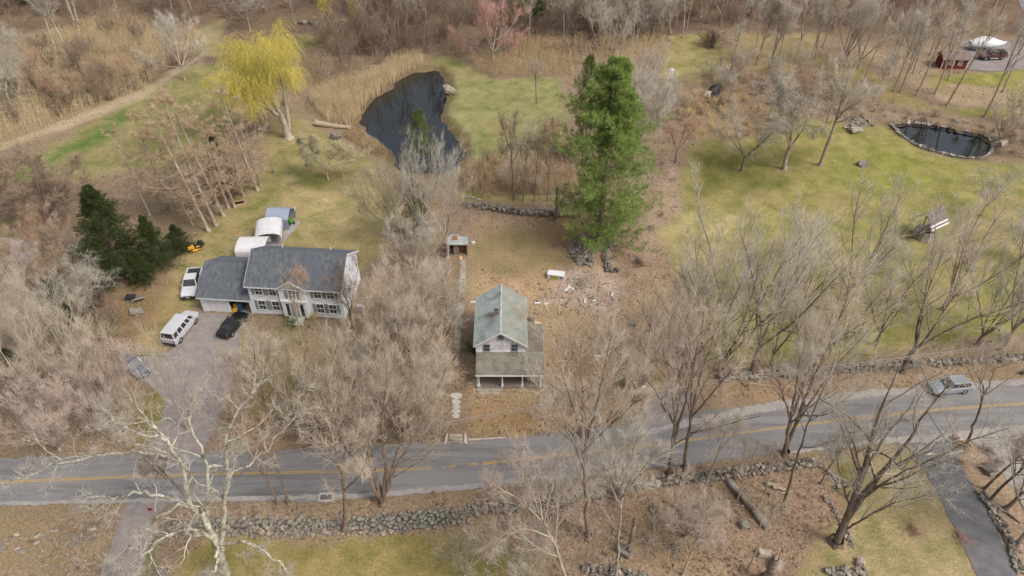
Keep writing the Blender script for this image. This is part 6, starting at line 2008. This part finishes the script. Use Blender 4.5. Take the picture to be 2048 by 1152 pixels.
# red shed
rx, ry = P(1906, 138)
rs = thing("garden_shed", "dark red wooden shed with white windows and brown roof", "shed", (rx, ry, 0), -.06)
m_redw = lapped("red_boards", lin(104, 42, 40), lin(134, 58, 54), .2, .8)
MB().prism([(0, -.1), (3.0, -.1), (3.0, 2.1), (1.5, 3.1), (0, 2.1)], -2.5, 2.5, 'x').build("wall", m_redw, rs)
q = MB()
m_rbr = mat("roof_brown", lin(124, 108, 102), lin(152, 136, 126), 1.5, .95, 7, .4, 10, .1)
courses(q, (-2.8, -.3, 1.98), (2.8, -.3, 1.98), (2.8, 1.5, 3.2), (-2.8, 1.5, 3.2), 10)
courses(q, (-2.8, 3.3, 1.98), (2.8, 3.3, 1.98), (2.8, 1.5, 3.2), (-2.8, 1.5, 3.2), 10)
q.build("roof", m_rbr, rs)
for xs in (-.6, 1.0):
    window(rs, xs, 0, 1.25, .7, .7)
MB().box(2.42, 2.54, -.03, .09, -.1, 2.05).build("corner_board", m_white, rs)
MB().box(-2.54, -2.42, -.03, .09, -.1, 2.05).build("corner_board", m_white, rs)

# roofed well on the right lawn
wx, wy = P(1846, 474)
wl = thing("well_house", "small dark well house with a steep roof and two white stripes", "well", (wx, wy, 0), .55)
wl.scale = (1.5, 1.5, 1.55)
for i in range(10):
    a = 2 * math.pi * i / 10
    o = MB().hexa([(.62, -.22, 0), (.95, -.27, 0), (.95, .27, 0), (.62, .22, 0), (.62, -.2, .8), (.9, -.25, .85), (.9, .25, .85), (.62, .2, .8)]).build("well_stone", m_conc, wl, bevel=.04)
    o.rotation_euler = (0, 0, a)
for s in (-1, 1):
    MB().rod((s * .95, 0, 0), (s * .95, 0, 2.6), .07).build("post", m_wood, wl)
MB().rod((-.95, 0, 1.25), (.95, 0, 1.25), .09).build("windlass", m_wood, wl)
m_rdk = mat("roof_dark_board", lin(112, 102, 104), lin(140, 128, 126), 3, .9, 6, .3, 10, .1)
for s in (-1, 1):
    for k in range(11):
        t0, t1 = k / 11, (k + 1) / 11 - .01
        pa = lambda t: (s * (1.15 - 1.1 * t), 1.75 + 1.35 * t)
        (ya, za), (yb, zb_) = pa(t0), pa(t1)
        MB().slab((-1.3, ya, za), (1.3, ya, za), (1.3, yb, zb_), (-1.3, yb, zb_), .04 if s < 0 else -.04).build("roof_board", m_white if k in (0, 2) and s < 0 else m_rdk, wl)
sg = thing("garden_bench", "pale wooden slatted bench left of the small well house", "bench", (wx - 2.6, wy - .2, 0), .2)
for k in range(3):
    MB().box(-.8, .8, -.25 + k * .17, -.12 + k * .17, .42, .46).build("slat", m_timber, sg)
for s in (-.7, .7):
    MB().box(s - .05, s + .05, -.22, .2, 0, .42).build("leg", m_timber, sg)

# grey-roofed building at the far left edge
lx, ly = P(10, 540)
lh = thing("outbuilding", "pale grey roofed outbuilding cut by the left edge", "building", (lx - 1.5, ly, 0), -.1)
MB().prism([(0, -.1), (4.2, -.1), (4.2, 2.3), (2.1, 3.5), (0, 2.3)], -4, 4, 'x').build("wall", m_siding, lh)
q = MB()
m_pgr = mat("roof_pale_metal", lin(176, 172, 170), lin(196, 192, 188), 1.5, .6, 6)
courses(q, (-4.3, -.35, 2.1), (4.3, -.35, 2.1), (4.3, 2.1, 3.6), (-4.3, 2.1, 3.6), 8)
courses(q, (-4.3, 4.55, 2.1), (4.3, 4.55, 2.1), (4.3, 2.1, 3.6), (-4.3, 2.1, 3.6), 8)
q.build("roof", m_pgr, lh)
for xs in (-1.8, .6, 2.8):
    window(lh, xs, 0, 1.35, .9, .9)
# ------------------------------------------------------------------ stones and walls
def stone_mesh(seed):
    import bmesh
    r = random.Random(seed)
    bm = bmesh.new()
    bmesh.ops.create_cube(bm, size=1.0)
    bmesh.ops.subdivide_edges(bm, edges=bm.edges, cuts=1, use_grid_fill=True)
    for v in bm.verts:
        d = v.co.length
        k = .5 / d * .38 + .62
        v.co *= k
        v.co += v.co.normalized() * r.uniform(-.13, .10)
    me = bpy.data.meshes.new("stone")
    bm.to_mesh(me)
    bm.free()
    return me


ms_grey = mat("stone_grey", lin(116, 110, 102), lin(162, 153, 142), 2.2, .95, 6, .4, 8, .1, c3=lin(150, 152, 132), rand=.22)
ms_pale = mat("stone_pale", lin(150, 136, 122), lin(190, 177, 162), 2.2, .95, 6, .4, 8, .1, c3=lin(150, 130, 116), rand=.14)
ms_dark = mat("stone_dark", lin(104, 98, 92), lin(138, 130, 122), 2.2, .95, 6, .4, 8, .1, rand=.16)
STONES = []
for k in range(7):
    me = stone_mesh(k)
    me.materials.append((ms_grey, ms_grey, ms_pale, ms_grey, ms_dark, ms_pale, ms_grey)[k])
    STONES.append(me)
srng = np.random.default_rng(77)


def put_stone(parent, x, y, z, s, sq=(1, .8, .65), name="stone"):
    o = obj(name, STONES[int(srng.integers(7))], parent)
    o.location = (x, y, z)
    o.rotation_euler = (srng.normal(0, .25), srng.normal(0, .25), srng.uniform(0, 6.28))
    o.scale = (s * sq[0] * srng.uniform(.8, 1.25), s * sq[1] * srng.uniform(.8, 1.25), s * sq[2] * srng.uniform(.8, 1.2))
    return o


def rest_mesh(name, items, parent):
    """stones past the limit of single pieces, still real stones, joined"""
    nb = NB()
    for x, y, z, s in items:
        me = STONES[int(srng.integers(7))]
        co = np.array([v.co[:] for v in me.vertices]) * (s, s * .85, s * .65) * srng.uniform(.8, 1.2, 3)
        a = srng.uniform(0, 6.28)
        co = np.stack([co[:, 0] * math.cos(a) - co[:, 1] * math.sin(a) + x, co[:, 0] * math.sin(a) + co[:, 1] * math.cos(a) + y, co[:, 2] + z], 1)
        nb.add(co, [tuple(p.vertices) for p in me.polygons if len(p.vertices) == 4])
    me = nb.mesh(name)
    me.materials.append(ms_grey)
    o = obj(name, me, parent)
    o["kind"] = "stuff"
    return o


def stone_wall(label, line, h, th, size, slope=0.0, name="stone_wall", limit=300, jitter=.30, pixel=True, heights=None):
    """dry stone wall along a line: courses of single stones, front and top"""
    w = np.array(gpoly(line) if pixel else line, float)
    d = np.concatenate([[0], np.cumsum(np.linalg.norm(np.diff(w, axis=0), axis=1))])
    t = thing(name, label, "stone wall", (0, 0, 0))
    items = []
    rows = max(1, int(round(h / (size * .62))))
    for depth in range(max(1, int(round(th / (size * .8))))):
        for k in range(rows):
            if depth > 0 and k < rows - 1 and slope == 0 and depth < int(round(th / (size * .8))) - 1:
                continue
            s_ = srng.uniform(0, size)
            while s_ < d[-1]:
                x, y = np.interp(s_, d, w[:, 0]), np.interp(s_, d, w[:, 1])
                i = min(np.searchsorted(d, s_), len(w) - 1)
                tx, ty = (w[i] - w[max(i - 1, 0)]) / max(1e-6, np.linalg.norm(w[i] - w[max(i - 1, 0)]))
                nx, ny = -ty, tx
                off = -th / 2 + depth * size * .8 + slope * k * size * .55 + srng.normal(0, jitter * size)
                xx, yy = x + nx * off, y + ny * off
                z0 = ground_at(xx, yy)
                frac = (k + .45) / rows
                hh = h * (1 if heights is None else np.interp(s_ / d[-1], *heights))
                z = z0 * (1 if slope == 0 else 0) + (frac * hh if slope == 0 else -drop_max + frac * (hh)) + srng.normal(0, .10)
                items.append((xx, yy, z, size * srng.uniform(.55, 1.5)))
                s_ += size * srng.uniform(.75, 1.15)
    srng.shuffle(items)
    items.sort(key=lambda q: q[1])      # nearest the camera first
    for it in items[:limit]:
        put_stone(t, *it)
    if len(items) > limit:
        rest_mesh("stone_fill", items[limit:], t)
    return t


drop_max = 1.25
stone_wall("thick grey fieldstone retaining wall between the road verge and the lower lawn", [(318, 1047), (420, 1047), (560, 1046), (700, 1043), (830, 1034), (940, 1020)], 1.05, 1.2, .36, slope=1.0)
stone_wall("tumbled fieldstone wall continuing right from the retaining wall, under pale brush", [(945, 1012), (1080, 998), (1180, 982), (1250, 970)], .5, .9, .46)
stone_wall("low fieldstone wall behind the brown leaf slope beside the road", [(1255, 968), (1330, 962), (1400, 953), (1480, 943), (1560, 932), (1625, 924)], .4, .8, .38)
stone_wall("curving low stone wall round the dark-moss corner of the lower right lawn", [(1640, 928), (1665, 945), (1690, 962), (1672, 985)], .25, .6, .30)
stone_wall("thin broken stone line between the leaf slope and the lower right lawn", [(1648, 990), (1668, 1015), (1690, 1055), (1708, 1095)], .2, .4, .28)
stone_wall("dry stone wall along the far end of the cottage's yard", [(928, 412), (960, 412), (1000, 420), (1050, 427), (1100, 428), (1150, 430)], .75, .8, .46)
stone_wall("short stone wall running towards the camera right of the tall pine", [(1232, 455), (1224, 490), (1215, 520), (1222, 545)], .6, .8, .44)
stone_wall("long grey roadside wall above the silver car", [(1440, 758), (1560, 748), (1700, 738), (1850, 728), (2048, 716), (2250, 704)], .55, .6, .44)
stone_wall("rough stone wall between the lower right drive and the gravel at the right edge", [(1962, 985), (1985, 1020), (2010, 1060), (2030, 1110), (2045, 1150)], .3, .7, .32)
stone_wall("low stone line at the bottom edge below the lower right lawn", [(1650, 1136), (1690, 1142), (1730, 1140)], .4, .6, .42)
stone_wall("low stone wall at the bottom edge beside the broken snag", [(1170, 1128), (1230, 1135), (1300, 1146)], .5, .7, .42)
stone_wall("far low stone wall under the trees at the top centre-left", [(600, 45), (640, 48), (690, 42), (760, 38)], .7, .8, .7)


def rock_pile(label, poly, n, size, hmax, seed, name="rock_pile", limit=300, cat="rock pile"):
    t = thing(name, label, cat)
    w = np.array(gpoly(poly))
    c = w.mean(0)
    rr_ = np.max(np.linalg.norm(w - c, axis=1))
    pts = scatter(poly, n, size * .42, seed)
    for x, y in pts[:limit]:
        e = 1 - min(1, np.hypot(x - c[0], y - c[1]) / rr_)
        put_stone(t, x, y, ground_at(x, y) + size * .10 + e * hmax * srng.uniform(.5, 1), size * srng.uniform(.6, 1.5), (1.7, .75, .5)).rotation_euler = (srng.normal(0, .45), srng.normal(0, .45), srng.uniform(0, 6.28))
    return t


rock_pile("heap of loose grey rocks left of the tall pine's foot", [(1140, 500), (1165, 470), (1185, 478), (1190, 510), (1182, 530), (1150, 525)], 120, .62, .5, 5)
rock_pile("scattered rubble bank beside the road at the lower left", [(-20, 1072), (60, 1062), (150, 1045), (215, 1040), (225, 1065), (150, 1095), (60, 1110), (-20, 1100)], 90, .26, .0, 6)
rock_pile("loose stones spilling below the rubble bank at the lower left corner", [(60, 1100), (170, 1085), (215, 1080), (200, 1150), (90, 1150)], 26, .22, .0, 7)
rock_pile("grey tumbled rocks lining the brook above the garden pond", [(1690, 228), (1730, 232), (1745, 255), (1715, 266), (1685, 262), (1700, 248)], 40, .55, .1, 8)
rock_pile("pale rocks heaped on the slope left of the brook", [(1490, 172), (1530, 168), (1540, 190), (1500, 196)], 22, .6, .1, 9)
rock_pile("pinkish rubble spread over the bare patch in the cottage's yard", [(1130, 580), (1180, 560), (1240, 590), (1200, 630), (1110, 620)], 40, .26, .02, 10)


def edge_stones(label, outline, size, seed, name="pond_edging"):
    t = thing(name, label, "stone edging")
    w = np.array(outline)
    w = np.concatenate([w, w[:1]])
    d = np.concatenate([[0], np.cumsum(np.linalg.norm(np.diff(w, axis=0), axis=1))])
    s_ = 0
    while s_ < d[-1]:
        x, y = np.interp(s_, d, w[:, 0]), np.interp(s_, d, w[:, 1])
        o = put_stone(t, x, y, .02, size * srng.uniform(.8, 1.4), (1.4, .9, .4))
        s_ += size * srng.uniform(.8, 1.3)


edge_stones("flat grey stones edging the small garden pond", grow_poly(POND2, .4), .48, 1)


def boulder(label, x, y, s, m=None, sq=(1.2, 1, .8)):
    X, Y = P(x, y)
    o = put_stone(None, X, Y, ground_at(X, Y) + s * .22, s, sq, "boulder")
    if m:
        own_material(o, m)
    tag(o, label, "boulder")


boulder("large pale boulder on the lawn at the pond's right bank", 899, 184, 1.8, ms_pale)
boulder("grey boulder beside the fallen log near the pond", 672, 276, 1.5)
boulder("lone grey boulder on the upper right lawn", 1725, 331, 1.3)
boulder("round pale boulder beside the small stream", 1408, 192, 1.6, ms_pale)
boulder("flat pale boulder at the brook's lower end", 1711, 264, 2.0, ms_pale, (1.5, .8, .5))
boulder("upright grey rock at the foot of the broken snag", 1250, 1098, 1.1)
boulder("square pale rock beside the stump at the bottom", 1554, 1128, 1.1, ms_pale)
boulder("small grey rock above the stump at the bottom", 1530, 1106, .9)
boulder("small pale rock on the lower right lawn's left", 1720, 1126, .9, ms_pale)
boulder("round grey rock on the lower lawn beside the left side drive", 310, 1140, 1.1)
boulder("dark round rock right of the short stone wall", 1233, 542, .9, ms_dark)
boulder("small grey rock in brown leaves below the fallen log's left", 1488, 1047, .8)
boulder("pale rock by the garden pond's right end", 2000, 290, 1.5, ms_pale)
boulder("grey rock left of the gravel drive at the right", 1977, 942, 1.2)
boulder("grey rock in the yard right of the cottage", 1268, 648, .8)
boulder("dark rock at the end of the back wall beside the pine", 1128, 408, 1.3, ms_dark)
boulder("flat stone by the white house's brown leaf bed, upper one", 278, 600, 1.2, ms_grey, (1.4, 1, .3))
boulder("flat stone by the white house's brown leaf bed, lower one", 272, 625, 1.1, ms_grey, (1.4, 1, .3))

# ------------------------------------------------------------------ paths and steps
pth = structure(obj("garden_path", None))
line = [(926, 520), (926, 545), (924, 575), (922, 605), (919, 635), (917, 660), (914, 690), (911, 712)]
for k in range(len(line) - 1):
    (xa, ya), (xb, yb) = P(*line[k]), P(*line[k + 1])
    n_ = 2
    for j in range(n_):
        x0, y0 = xa + (xb - xa) * j / n_, ya + (yb - ya) * j / n_
        x1, y1 = xa + (xb - xa) * (j + .96) / n_, ya + (yb - ya) * (j + .96) / n_
        hw = .42 + srng.normal(0, .03)
        dz = .055 + srng.normal(0, .008)
        MB().slab((x0 - hw, y0, dz), (x0 + hw, y0, dz + srng.normal(0, .008)), (x1 + hw, y1, dz), (x1 - hw, y1, dz), -.08).build("slab", m_conc, pth)
(xa, ya) = P(935, 637)
MB().box(xa - .3, xa + 1.9, ya - .45, ya + .25, -.02, .05).build("slab", m_conc, pth)
for k, (px, py, r_) in enumerate(((913, 792, .62), (912, 804, .5), (912, 814, .5), (912, 823, .48), (912, 832, .42))):
    X, Y = P(px, py)
    pts = [(X + r_ * math.cos(a) * (1.2 if k == 0 else 1) * srng.uniform(.85, 1.1), Y + r_ * .8 * math.sin(a) * srng.uniform(.85, 1.1)) for a in np.linspace(0, 6.283, 10)[:-1]]
    structure(MB().prism(pts, -.05, .06, 'z').build("stepping_stone", m_step))
es = thing("entry_steps", "short worn concrete steps down to the road before the cottage", "steps", (*P(912, 880), 0))
for k in range(3):
    MB().box(-.85 + .06 * k, .85 - .06 * k, -.55 + .42 * k, -.16 + .42 * k, -.1, .06 + .05 * k).build("step", m_conc, es)
for s in (-1, 1):
    MB().hexa([(s * 1.25, -.7, -.05), (s * .88, -.5, -.05), (s * .88, .7, -.05), (s * 1.05, .7, -.05), (s * 1.25, -.7, .14), (s * .88, -.5, .2), (s * .88, .7, .3), (s * 1.05, .7, .3)]).build("cheek_wall", m_step, es)
X0, X1 = P(935, 880)[0], P(1010, 878)[0]
ky = P(935, 881)[1]
structure(MB().hexa([(X0, ky - .1, -.05), (X1, ky + .25, -.05), (X1, ky + .4, -.05), (X0, ky + .1, -.05), (X0, ky - .1, .15), (X1, ky + .25, .13), (X1, ky + .4, .13), (X0, ky + .1, .15)]).build("kerb", m_step))


def drain(label, px, py, rz):
    X, Y = P(px, py)
    t = thing("storm_drain", label, "drain", (X, Y, .045), rz)
    MB().box(-.75, .75, -.5, -.3, -.05, .05).box(-.75, .75, .3, .5, -.05, .05).box(-.75, -.6, -.3, .3, -.05, .05).box(.6, .75, -.3, .3, -.05, .05).build("curb_frame", m_step, t)
    MB().box(-.6, .6, -.3, .3, -.05, -.02).build("pit", m_dark, t)
    for k in range(7):
        MB().box(-.55 + k * .165, -.48 + k * .165, -.3, .3, -.01, .03).build("bar", m_blackp, t)


drain("storm drain on the road's lower edge below the thicket", 653, 995, .02)
drain("storm drain at the roadside by the two right-hand drives", 1908, 876, .25)


# ------------------------------------------------------------------ logs, snags, scrap
def log(label, a, b, r0, r1, m, z=.0, name="log", seed=0, cat="log", stubs=2):
    r = np.random.default_rng(seed)
    (xa, ya), (xb, yb) = P(*a), P(*b)
    A = np.array((xa, ya, ground_at(xa, ya) + r0 * .8 + z))
    B = np.array((xb, yb, ground_at(xb, yb) + r1 * .8 + z))
    pp, rr_ = path([A, (A + B) / 2 + r.normal(0, .08, 3), B], [r0, r1], 9, .03, r)
    t = thing(name, label, cat, tuple(A))
    nb = NB()
    tubes(nb, pp - A, rr_ * (1 + r.normal(0, .06, rr_.shape)), 10, r)
    for k in range(stubs):
        i = 2 + k * 2
        d = unit(r.normal(0, 1, 3) + np.array([0, 0, .8]))
        q, w = path([pp[0][i] - A, pp[0][i] - A + d * .7], [r0 * .3, r0 * .15], 3)
        tubes(nb, q, w, 6, r)
    me = nb.mesh("bark", True)
    me.materials.append(m)
    obj("bark", me, t)
    for p, rad, dd in ((A, r0, A - B), (B, r1, B - A)):
        d = unit(dd)
        MB().rod(p - A - d * .02, p - A + d * .012, rad * .97, rad * .93, 10).build("cut_end", m_timber, t)


m_bare = mat("bare_wood", lin(164, 146, 124), lin(196, 180, 158), 2.5, .95, 6, .4, 10, .1, stretch=(1, .4, 1))
b_log = mat("bark_log", lin(112, 98, 84), lin(160, 146, 130), 2, .95, 6, .6, 8, .1, c3=lin(184, 180, 172))
log("long grey fallen trunk lying across the brown leaves", (1455, 958), (1538, 1055), .30, .40, b_log, seed=1)
log("thin dark fallen limb beside the long fallen trunk", (1480, 978), (1500, 1008), .16, .12, b_dark, .3, seed=2)
log("short pale cut log, upper one right of the fallen trunk", (1533, 964), (1556, 968), .22, .2, m_bare, seed=3, stubs=0)
log("short pale cut log, lower one right of the fallen trunk", (1548, 972), (1570, 978), .2, .18, m_bare, seed=4, stubs=0)
log("thin pale stick below the short cut logs", (1555, 980), (1582, 982), .08, .06, m_bare, seed=5, stubs=0)
log("pale broken branch on the leaves left of the mossy corner", (1598, 990), (1628, 1002), .13, .1, b_log, seed=6)
log("thin branch under the long fallen trunk's left side", (1462, 1003), (1490, 1008), .1, .12, b_log, seed=7)
log("pale barkless log at the pond's lower left corner", (632, 250), (700, 258), .55, .35, m_bare, seed=8)
log("white stick lying at the far end of the cottage's yard", (1072, 441), (1090, 438), .1, .07, m_bare, seed=9, stubs=0)
log("long pale pole lying from the white cabinet towards the cottage", (1133, 548), (1114, 590), .09, .07, m_bare, seed=10, stubs=0)
log("grey log lying on the left part of the far yard wall", (930, 404), (962, 410), .2, .16, b_log, .75, seed=11)
log("pale limb lying at the right edge below the gravel drive", (1970, 1000), (2040, 1046), .14, .1, b_log, seed=12)
log("white birch pole fallen across the lower right drive's head", (1842, 925), (1918, 918), .12, .08, b_pale, 1.2, seed=13)


def snag(label, px, py, ytop, r0, seed, lean=0.0, name="dead_snag"):
    X, Y = P(px, py)
    z = ground_at(X, Y)
    X, Y = P(px, py, z)
    h = height_to(X, Y, z, ytop)
    r = np.random.default_rng(seed)
    t = thing(name, label, "dead tree", (X, Y, z))
    nb = NB()
    flare(nb, (0, 0, 0), r0 * 1.2, r)
    p, w = path([(0, 0, -.2), (lean * h * .4, 0, h * .5), (lean * h, .1, h)], [r0 * 1.1, r0 * .8, r0 * .6], 9, .05, r)
    tubes(nb, p, w * (1 + r.normal(0, .08, w.shape)), 9, r)
    nb.add([tuple(p[0][-1] + np.array((math.cos(a) * w[0][-1] * .8, math.sin(a) * w[0][-1] * .8, 0))) for a in np.linspace(0, 6.28, 7)[:-1]] + [tuple(p[0][-1] + np.array((.1, 0, .7)))], None, [(k, (k + 1) % 6, 6) for k in range(6)])
    P2, R2 = sprout(p, w, 4, r, (.35, .95), (60, 15), None, 2, .1, .2, .35, absl=.8)
    tubes(nb, P2, R2, 5, r)
    me = nb.mesh("trunk", True)
    me.materials.append(b_log)
    obj("trunk", me, t)


snag("pale dead snag standing at the far wall of the cottage's yard", 1112, 440, 376, .28, 1)
snag("dark broken snag at the bottom beside the slim pale tree", 1258, 1108, 1040, .25, 2)
snag("cut stump at the bottom edge right of the leaf slope", 1532, 1165, 1118, .5, 3, name="tree_stump")
snag("short leaning grey post on the back lawn left of the apple tree", 548, 346, 328, .16, 4, -.1, name="wooden_stump")
snag("dark upright stub on the verge right of the road's right end", 2045, 748, 735, .2, 5, .2, name="wooden_stump")

# white cabinet lying in the yard
fx, fy = P(1112, 556)
fz = thing("cabinet", "white box cabinet with a yellowed front lying in the cottage's yard", "cabinet", (fx, fy, 0), -.2)
MB().box(-1.1, 1.1, -.45, .55, .05, .75).build("body", m_white, fz, bevel=.03)
MB().box(-1.14, 1.14, -.5, .6, .75, .83).build("lid", mat("enamel_white", lin(232, 232, 230), lin(240, 240, 238), 1.5, .4, 4, c3=lin(206, 204, 200)), fz, bevel=.02)
MB().box(-.75, .35, -.47, -.45, .12, .66).build("front_panel", mat("mustard_panel", lin(170, 150, 62), lin(190, 172, 90), 3, .7), fz)
MB().box(.5, .95, -.47, -.45, .3, .55).build("vent", m_blackp, fz)
MB().box(.68, .74, -.49, -.47, .3, .55).build("handle", m_pole, fz)
# demolition heap: boards and brush
dh = thing("brush_pile", "grey brush and board heap on the pinkish bare patch", "brush pile", (*P(1160, 568), 0))
dr_ = random.Random(4)
for k in range(46):
    a, b, c_ = dr_.gauss(0, 1.1), dr_.gauss(0, .8), dr_.uniform(0, .45)
    an, L_ = dr_.uniform(0, 6.28), dr_.uniform(.5, 1.7)
    MB().rod((a, b, c_), (a + math.cos(an) * L_, b + math.sin(an) * L_, max(.03, c_ + dr_.uniform(-.2, .3))), .035, .015, 5).build("stick", b_grey if k % 3 else m_wood, dh)
for k, (px, py, L_, an, mt, lab) in enumerate(((1135, 578, 1.3, .9, m_white, "white board scrap below the white cabinet"), (1142, 576, 1.1, 2.2, m_white, "white lath crossing the board scrap below the cabinet"), (1170, 603, .9, 1.6, m_white, "white block among rubble below the brush heap"),
                                              (1188, 602, .5, .2, m_white, "small white block right of the rubble"), (1224, 590, .7, 1.2, m_white, "white scrap at the rubble's right side"), (1075, 607, .8, .1, m_white, "white scrap nearest the cottage's rear, left one"), (1093, 608, .6, .4, m_white, "white scrap nearest the cottage's rear, right one"),
                                              (1150, 556, 1.5, 0, m_step, "grey sheet lying above the brush heap"), (947, 605, .9, 0, m_white, "white pipe stub left of the cottage's rear corner"), (1195, 713, .8, 0, m_white, "white lath in the grass right of the porch"),
                                              (1287, 775, .5, .4, m_white, "white scrap by the yard's right maple"))):
    X, Y = P(px, py)
    tag(MB().hexa([(-L_ / 2, -.14, 0), (L_ / 2, -.1, 0), (L_ / 2, .12, 0), (-L_ / 2, .14, 0), (-L_ / 2, -.12, .12), (L_ / 2, -.1, .1), (L_ / 2, .1, .14), (-L_ / 2, .12, .1)]).build("board_scrap", mt, None, (X, Y, .03), (0, 0, an)), lab, "scrap")


# ------------------------------------------------------------------ mowers, raised bed, yard things
def mower(label, px, py, rz, c1, seat_c, bagger=True):
    X, Y = P(px, py)
    t = thing("riding_mower", label, "mower", (X, Y, ground_at(X, Y) + .03), rz)
    MB().hexa([(.1, -.3, .42), (.95, -.26, .4), (.95, .26, .4), (.1, .3, .42), (.1, -.28, .86), (.9, -.22, .74), (.9, .22, .74), (.1, .28, .86)]).build("hood", c1, t, bevel=.05)
    MB().box(-.75, .12, -.32, .32, .36, .55).build("chassis", m_blackp, t)
    MB().box(-.6, -.1, -.42, .42, .52, .62).build("fender", c1, t, bevel=.03)
    MB().box(-.55, -.1, -.24, .24, .62, .74).hexa([(-.62, -.24, .7), (-.5, -.24, .7), (-.5, .24, .7), (-.62, .24, .7), (-.72, -.22, 1.12), (-.62, -.22, 1.12), (-.62, .22, 1.12), (-.72, .22, 1.12)]).build("seat", seat_c, t)
    MB().rod((.1, 0, .8), (-.02, 0, 1.05), .02).rod((-.02, 0, 1.05), (-.05, 0, 1.08), .2, .2, 14).build("steering_wheel", m_blackp, t)
    MB().box(-.45, .5, -.55, .55, .12, .3).build("mower_deck", c1, t, bevel=.04)
    for x, r_, w_ in ((-.5, .26, .12), (.72, .19, .09)):
        for s in (-1, 1):
            w = MB().rod((x, s * .42 - w_, r_), (x, s * .42 + w_, r_), r_, None, 16).build("wheel", m_tyre, t)
            MB().rod((x, s * (.42 + w_), r_), (x, s * (.42 + w_) + s * .012, r_), r_ * .5, None, 10).build("rim", m_yel, w)
    if bagger:
        MB().hexa([(-1.35, -.45, .45), (-.8, -.45, .55), (-.8, .45, .55), (-1.35, .45, .45), (-1.3, -.42, 1.0), (-.8, -.42, 1.05), (-.8, .42, 1.05), (-1.3, .42, 1.0)]).build("grass_bag", m_blackp, t, bevel=.06)


mower("yellow riding mower with a black bagger beside the dark spruces", 391, 500, math.radians(222), m_yel, m_blackp)
mower("green riding mower poking out of the blue-grey shelter", 579, 446, math.radians(-50), mat("mower_green", lin(58, 132, 52), lin(78, 152, 66), 3, .4), m_yel, False)
X, Y = P(588, 430)
ml = thing("trash_bin", "dark bin with a pale lid beside the blue-grey shelter's mouth", "bin", (X, Y, 0), .3)
MB().hexa([(-.28, -.3, 0), (.28, -.3, 0), (.28, .3, 0), (-.28, .3, 0), (-.34, -.36, 1.0), (.34, -.36, 1.0), (.34, .36, 1.0), (-.34, .36, 1.0)]).build("tub", mat("bin_brown", lin(86, 62, 60), lin(106, 80, 76), 3, .6), ml)
MB().box(-.36, .36, -.38, .4, 1.0, 1.07).build("lid", m_fabric, ml)
X, Y = P(476, 408)
rbd = thing("raised_bed", "small pale wooden planter frame below the larches", "planter", (X, Y, 0), .35)
for a in (((-1.0, 1.0, -.55, -.48)), ((-1.0, 1.0, .48, .55)), ((-1.0, -.93, -.48, .48)), ((.93, 1.0, -.48, .48))):
    MB().box(a[0], a[1], a[2], a[3], 0, .25).build("board", m_timber, rbd)
MB().box(-.93, .93, -.48, .48, 0, .15).build("soil", m_dark, rbd)
X, Y = P(478, 474)
op = thing("garden_stake", "orange-topped stake at the carport's left corner", "stake", (X, Y, 0))
MB().rod((0, 0, 0), (0, 0, 1.3), .05).build("post", m_timber, op)
MB().rod((0, 0, .7), (0, 0, 1.25), .16, .1, 10).build("orange_cover", mat("orange_plastic", lin(196, 120, 70), lin(212, 140, 88), 3, .6), op)
X, Y = P(262, 598)
tag(MB().hexa([(-.5, -.35, 0), (.5, -.35, 0), (.5, .35, 0), (-.5, .35, 0), (-.55, -.4, .4), (.55, -.4, .4), (.55, .4, .4), (-.55, .4, .4)]).box(-.58, .58, -.43, .43, .4, .46).build("black_tub", m_blackp, None, (X, Y, .02)), "black tub on the leaf bed below the spruces", "tub")
X, Y = P(1340, 162)
bh = thing("nest_box", "white nest box on a post by the far right lawn's edge", "nest box", (X, Y, 0))
MB().rod((0, 0, -.1), (0, 0, 1.6), .06).build("post", m_wood, bh)
MB().prism([(-.45, 1.6), (.45, 1.6), (.45, 2.3), (0, 2.65), (-.45, 2.3)], -.4, .4, 'y').build("box", m_white, bh)
MB().rod((0, -.42, 2.0), (0, -.40, 2.0), .08, None, 10).build("entrance", m_dark, bh)
X, Y = P(893 + 8, 884)
X, Y = P(305, 1028)
rs_ = thing("roadside_sign", "small red marker by the left end of the retaining wall", "marker", (X, Y, ground_at(X, Y)))
MB().rod((0, 0, 0), (0, 0, .9), .025).build("post", m_pole, rs_)
MB().box(-.2, .2, -.03, -.01, .6, 1.0).build("plate", m_tail, rs_)


# ------------------------------------------------------------------ overhead cables along the road
def cable(label, pts, r_, seed):
    w = np.array([PV(x, y, Y) for x, y, Y in pts])
    n = 60
    t = np.linspace(0, 1, n)
    d = np.linspace(0, 1, len(w))
    p = np.stack([np.interp(t, d, w[:, k]) for k in range(3)], 1)
    for _ in range(30):
        p[1:-1] = (p[:-2] + 2 * p[1:-1] + p[2:]) / 4
    nb = NB()
    tubes(nb, p[None], np.full((1, n), r_), 6, np.random.default_rng(seed))
    me = nb.mesh("overhead_cable", True)
    me.materials.append(mat("cable", lin(150, 142, 140), lin(172, 164, 160), 3, .7))
    tag(obj("overhead_cable", me), label, "cable")


cable("upper overhead cable strung along the road from left to right", [(-250, 958, 46), (300, 945, 47), (690, 888, 49), (1000, 822, 51), (1300, 775, 54), (1640, 736, 57), (2048, 684, 60), (2400, 642, 63)], .045, 1)
cable("lower overhead cable strung along the road from left to right", [(-250, 962, 46.2), (300, 952, 47.2), (690, 894, 49.2), (1000, 827, 51.2), (1300, 780, 54.2), (1640, 741, 57.2), (2048, 688, 60.2), (2400, 646, 63.2)], .03, 2)
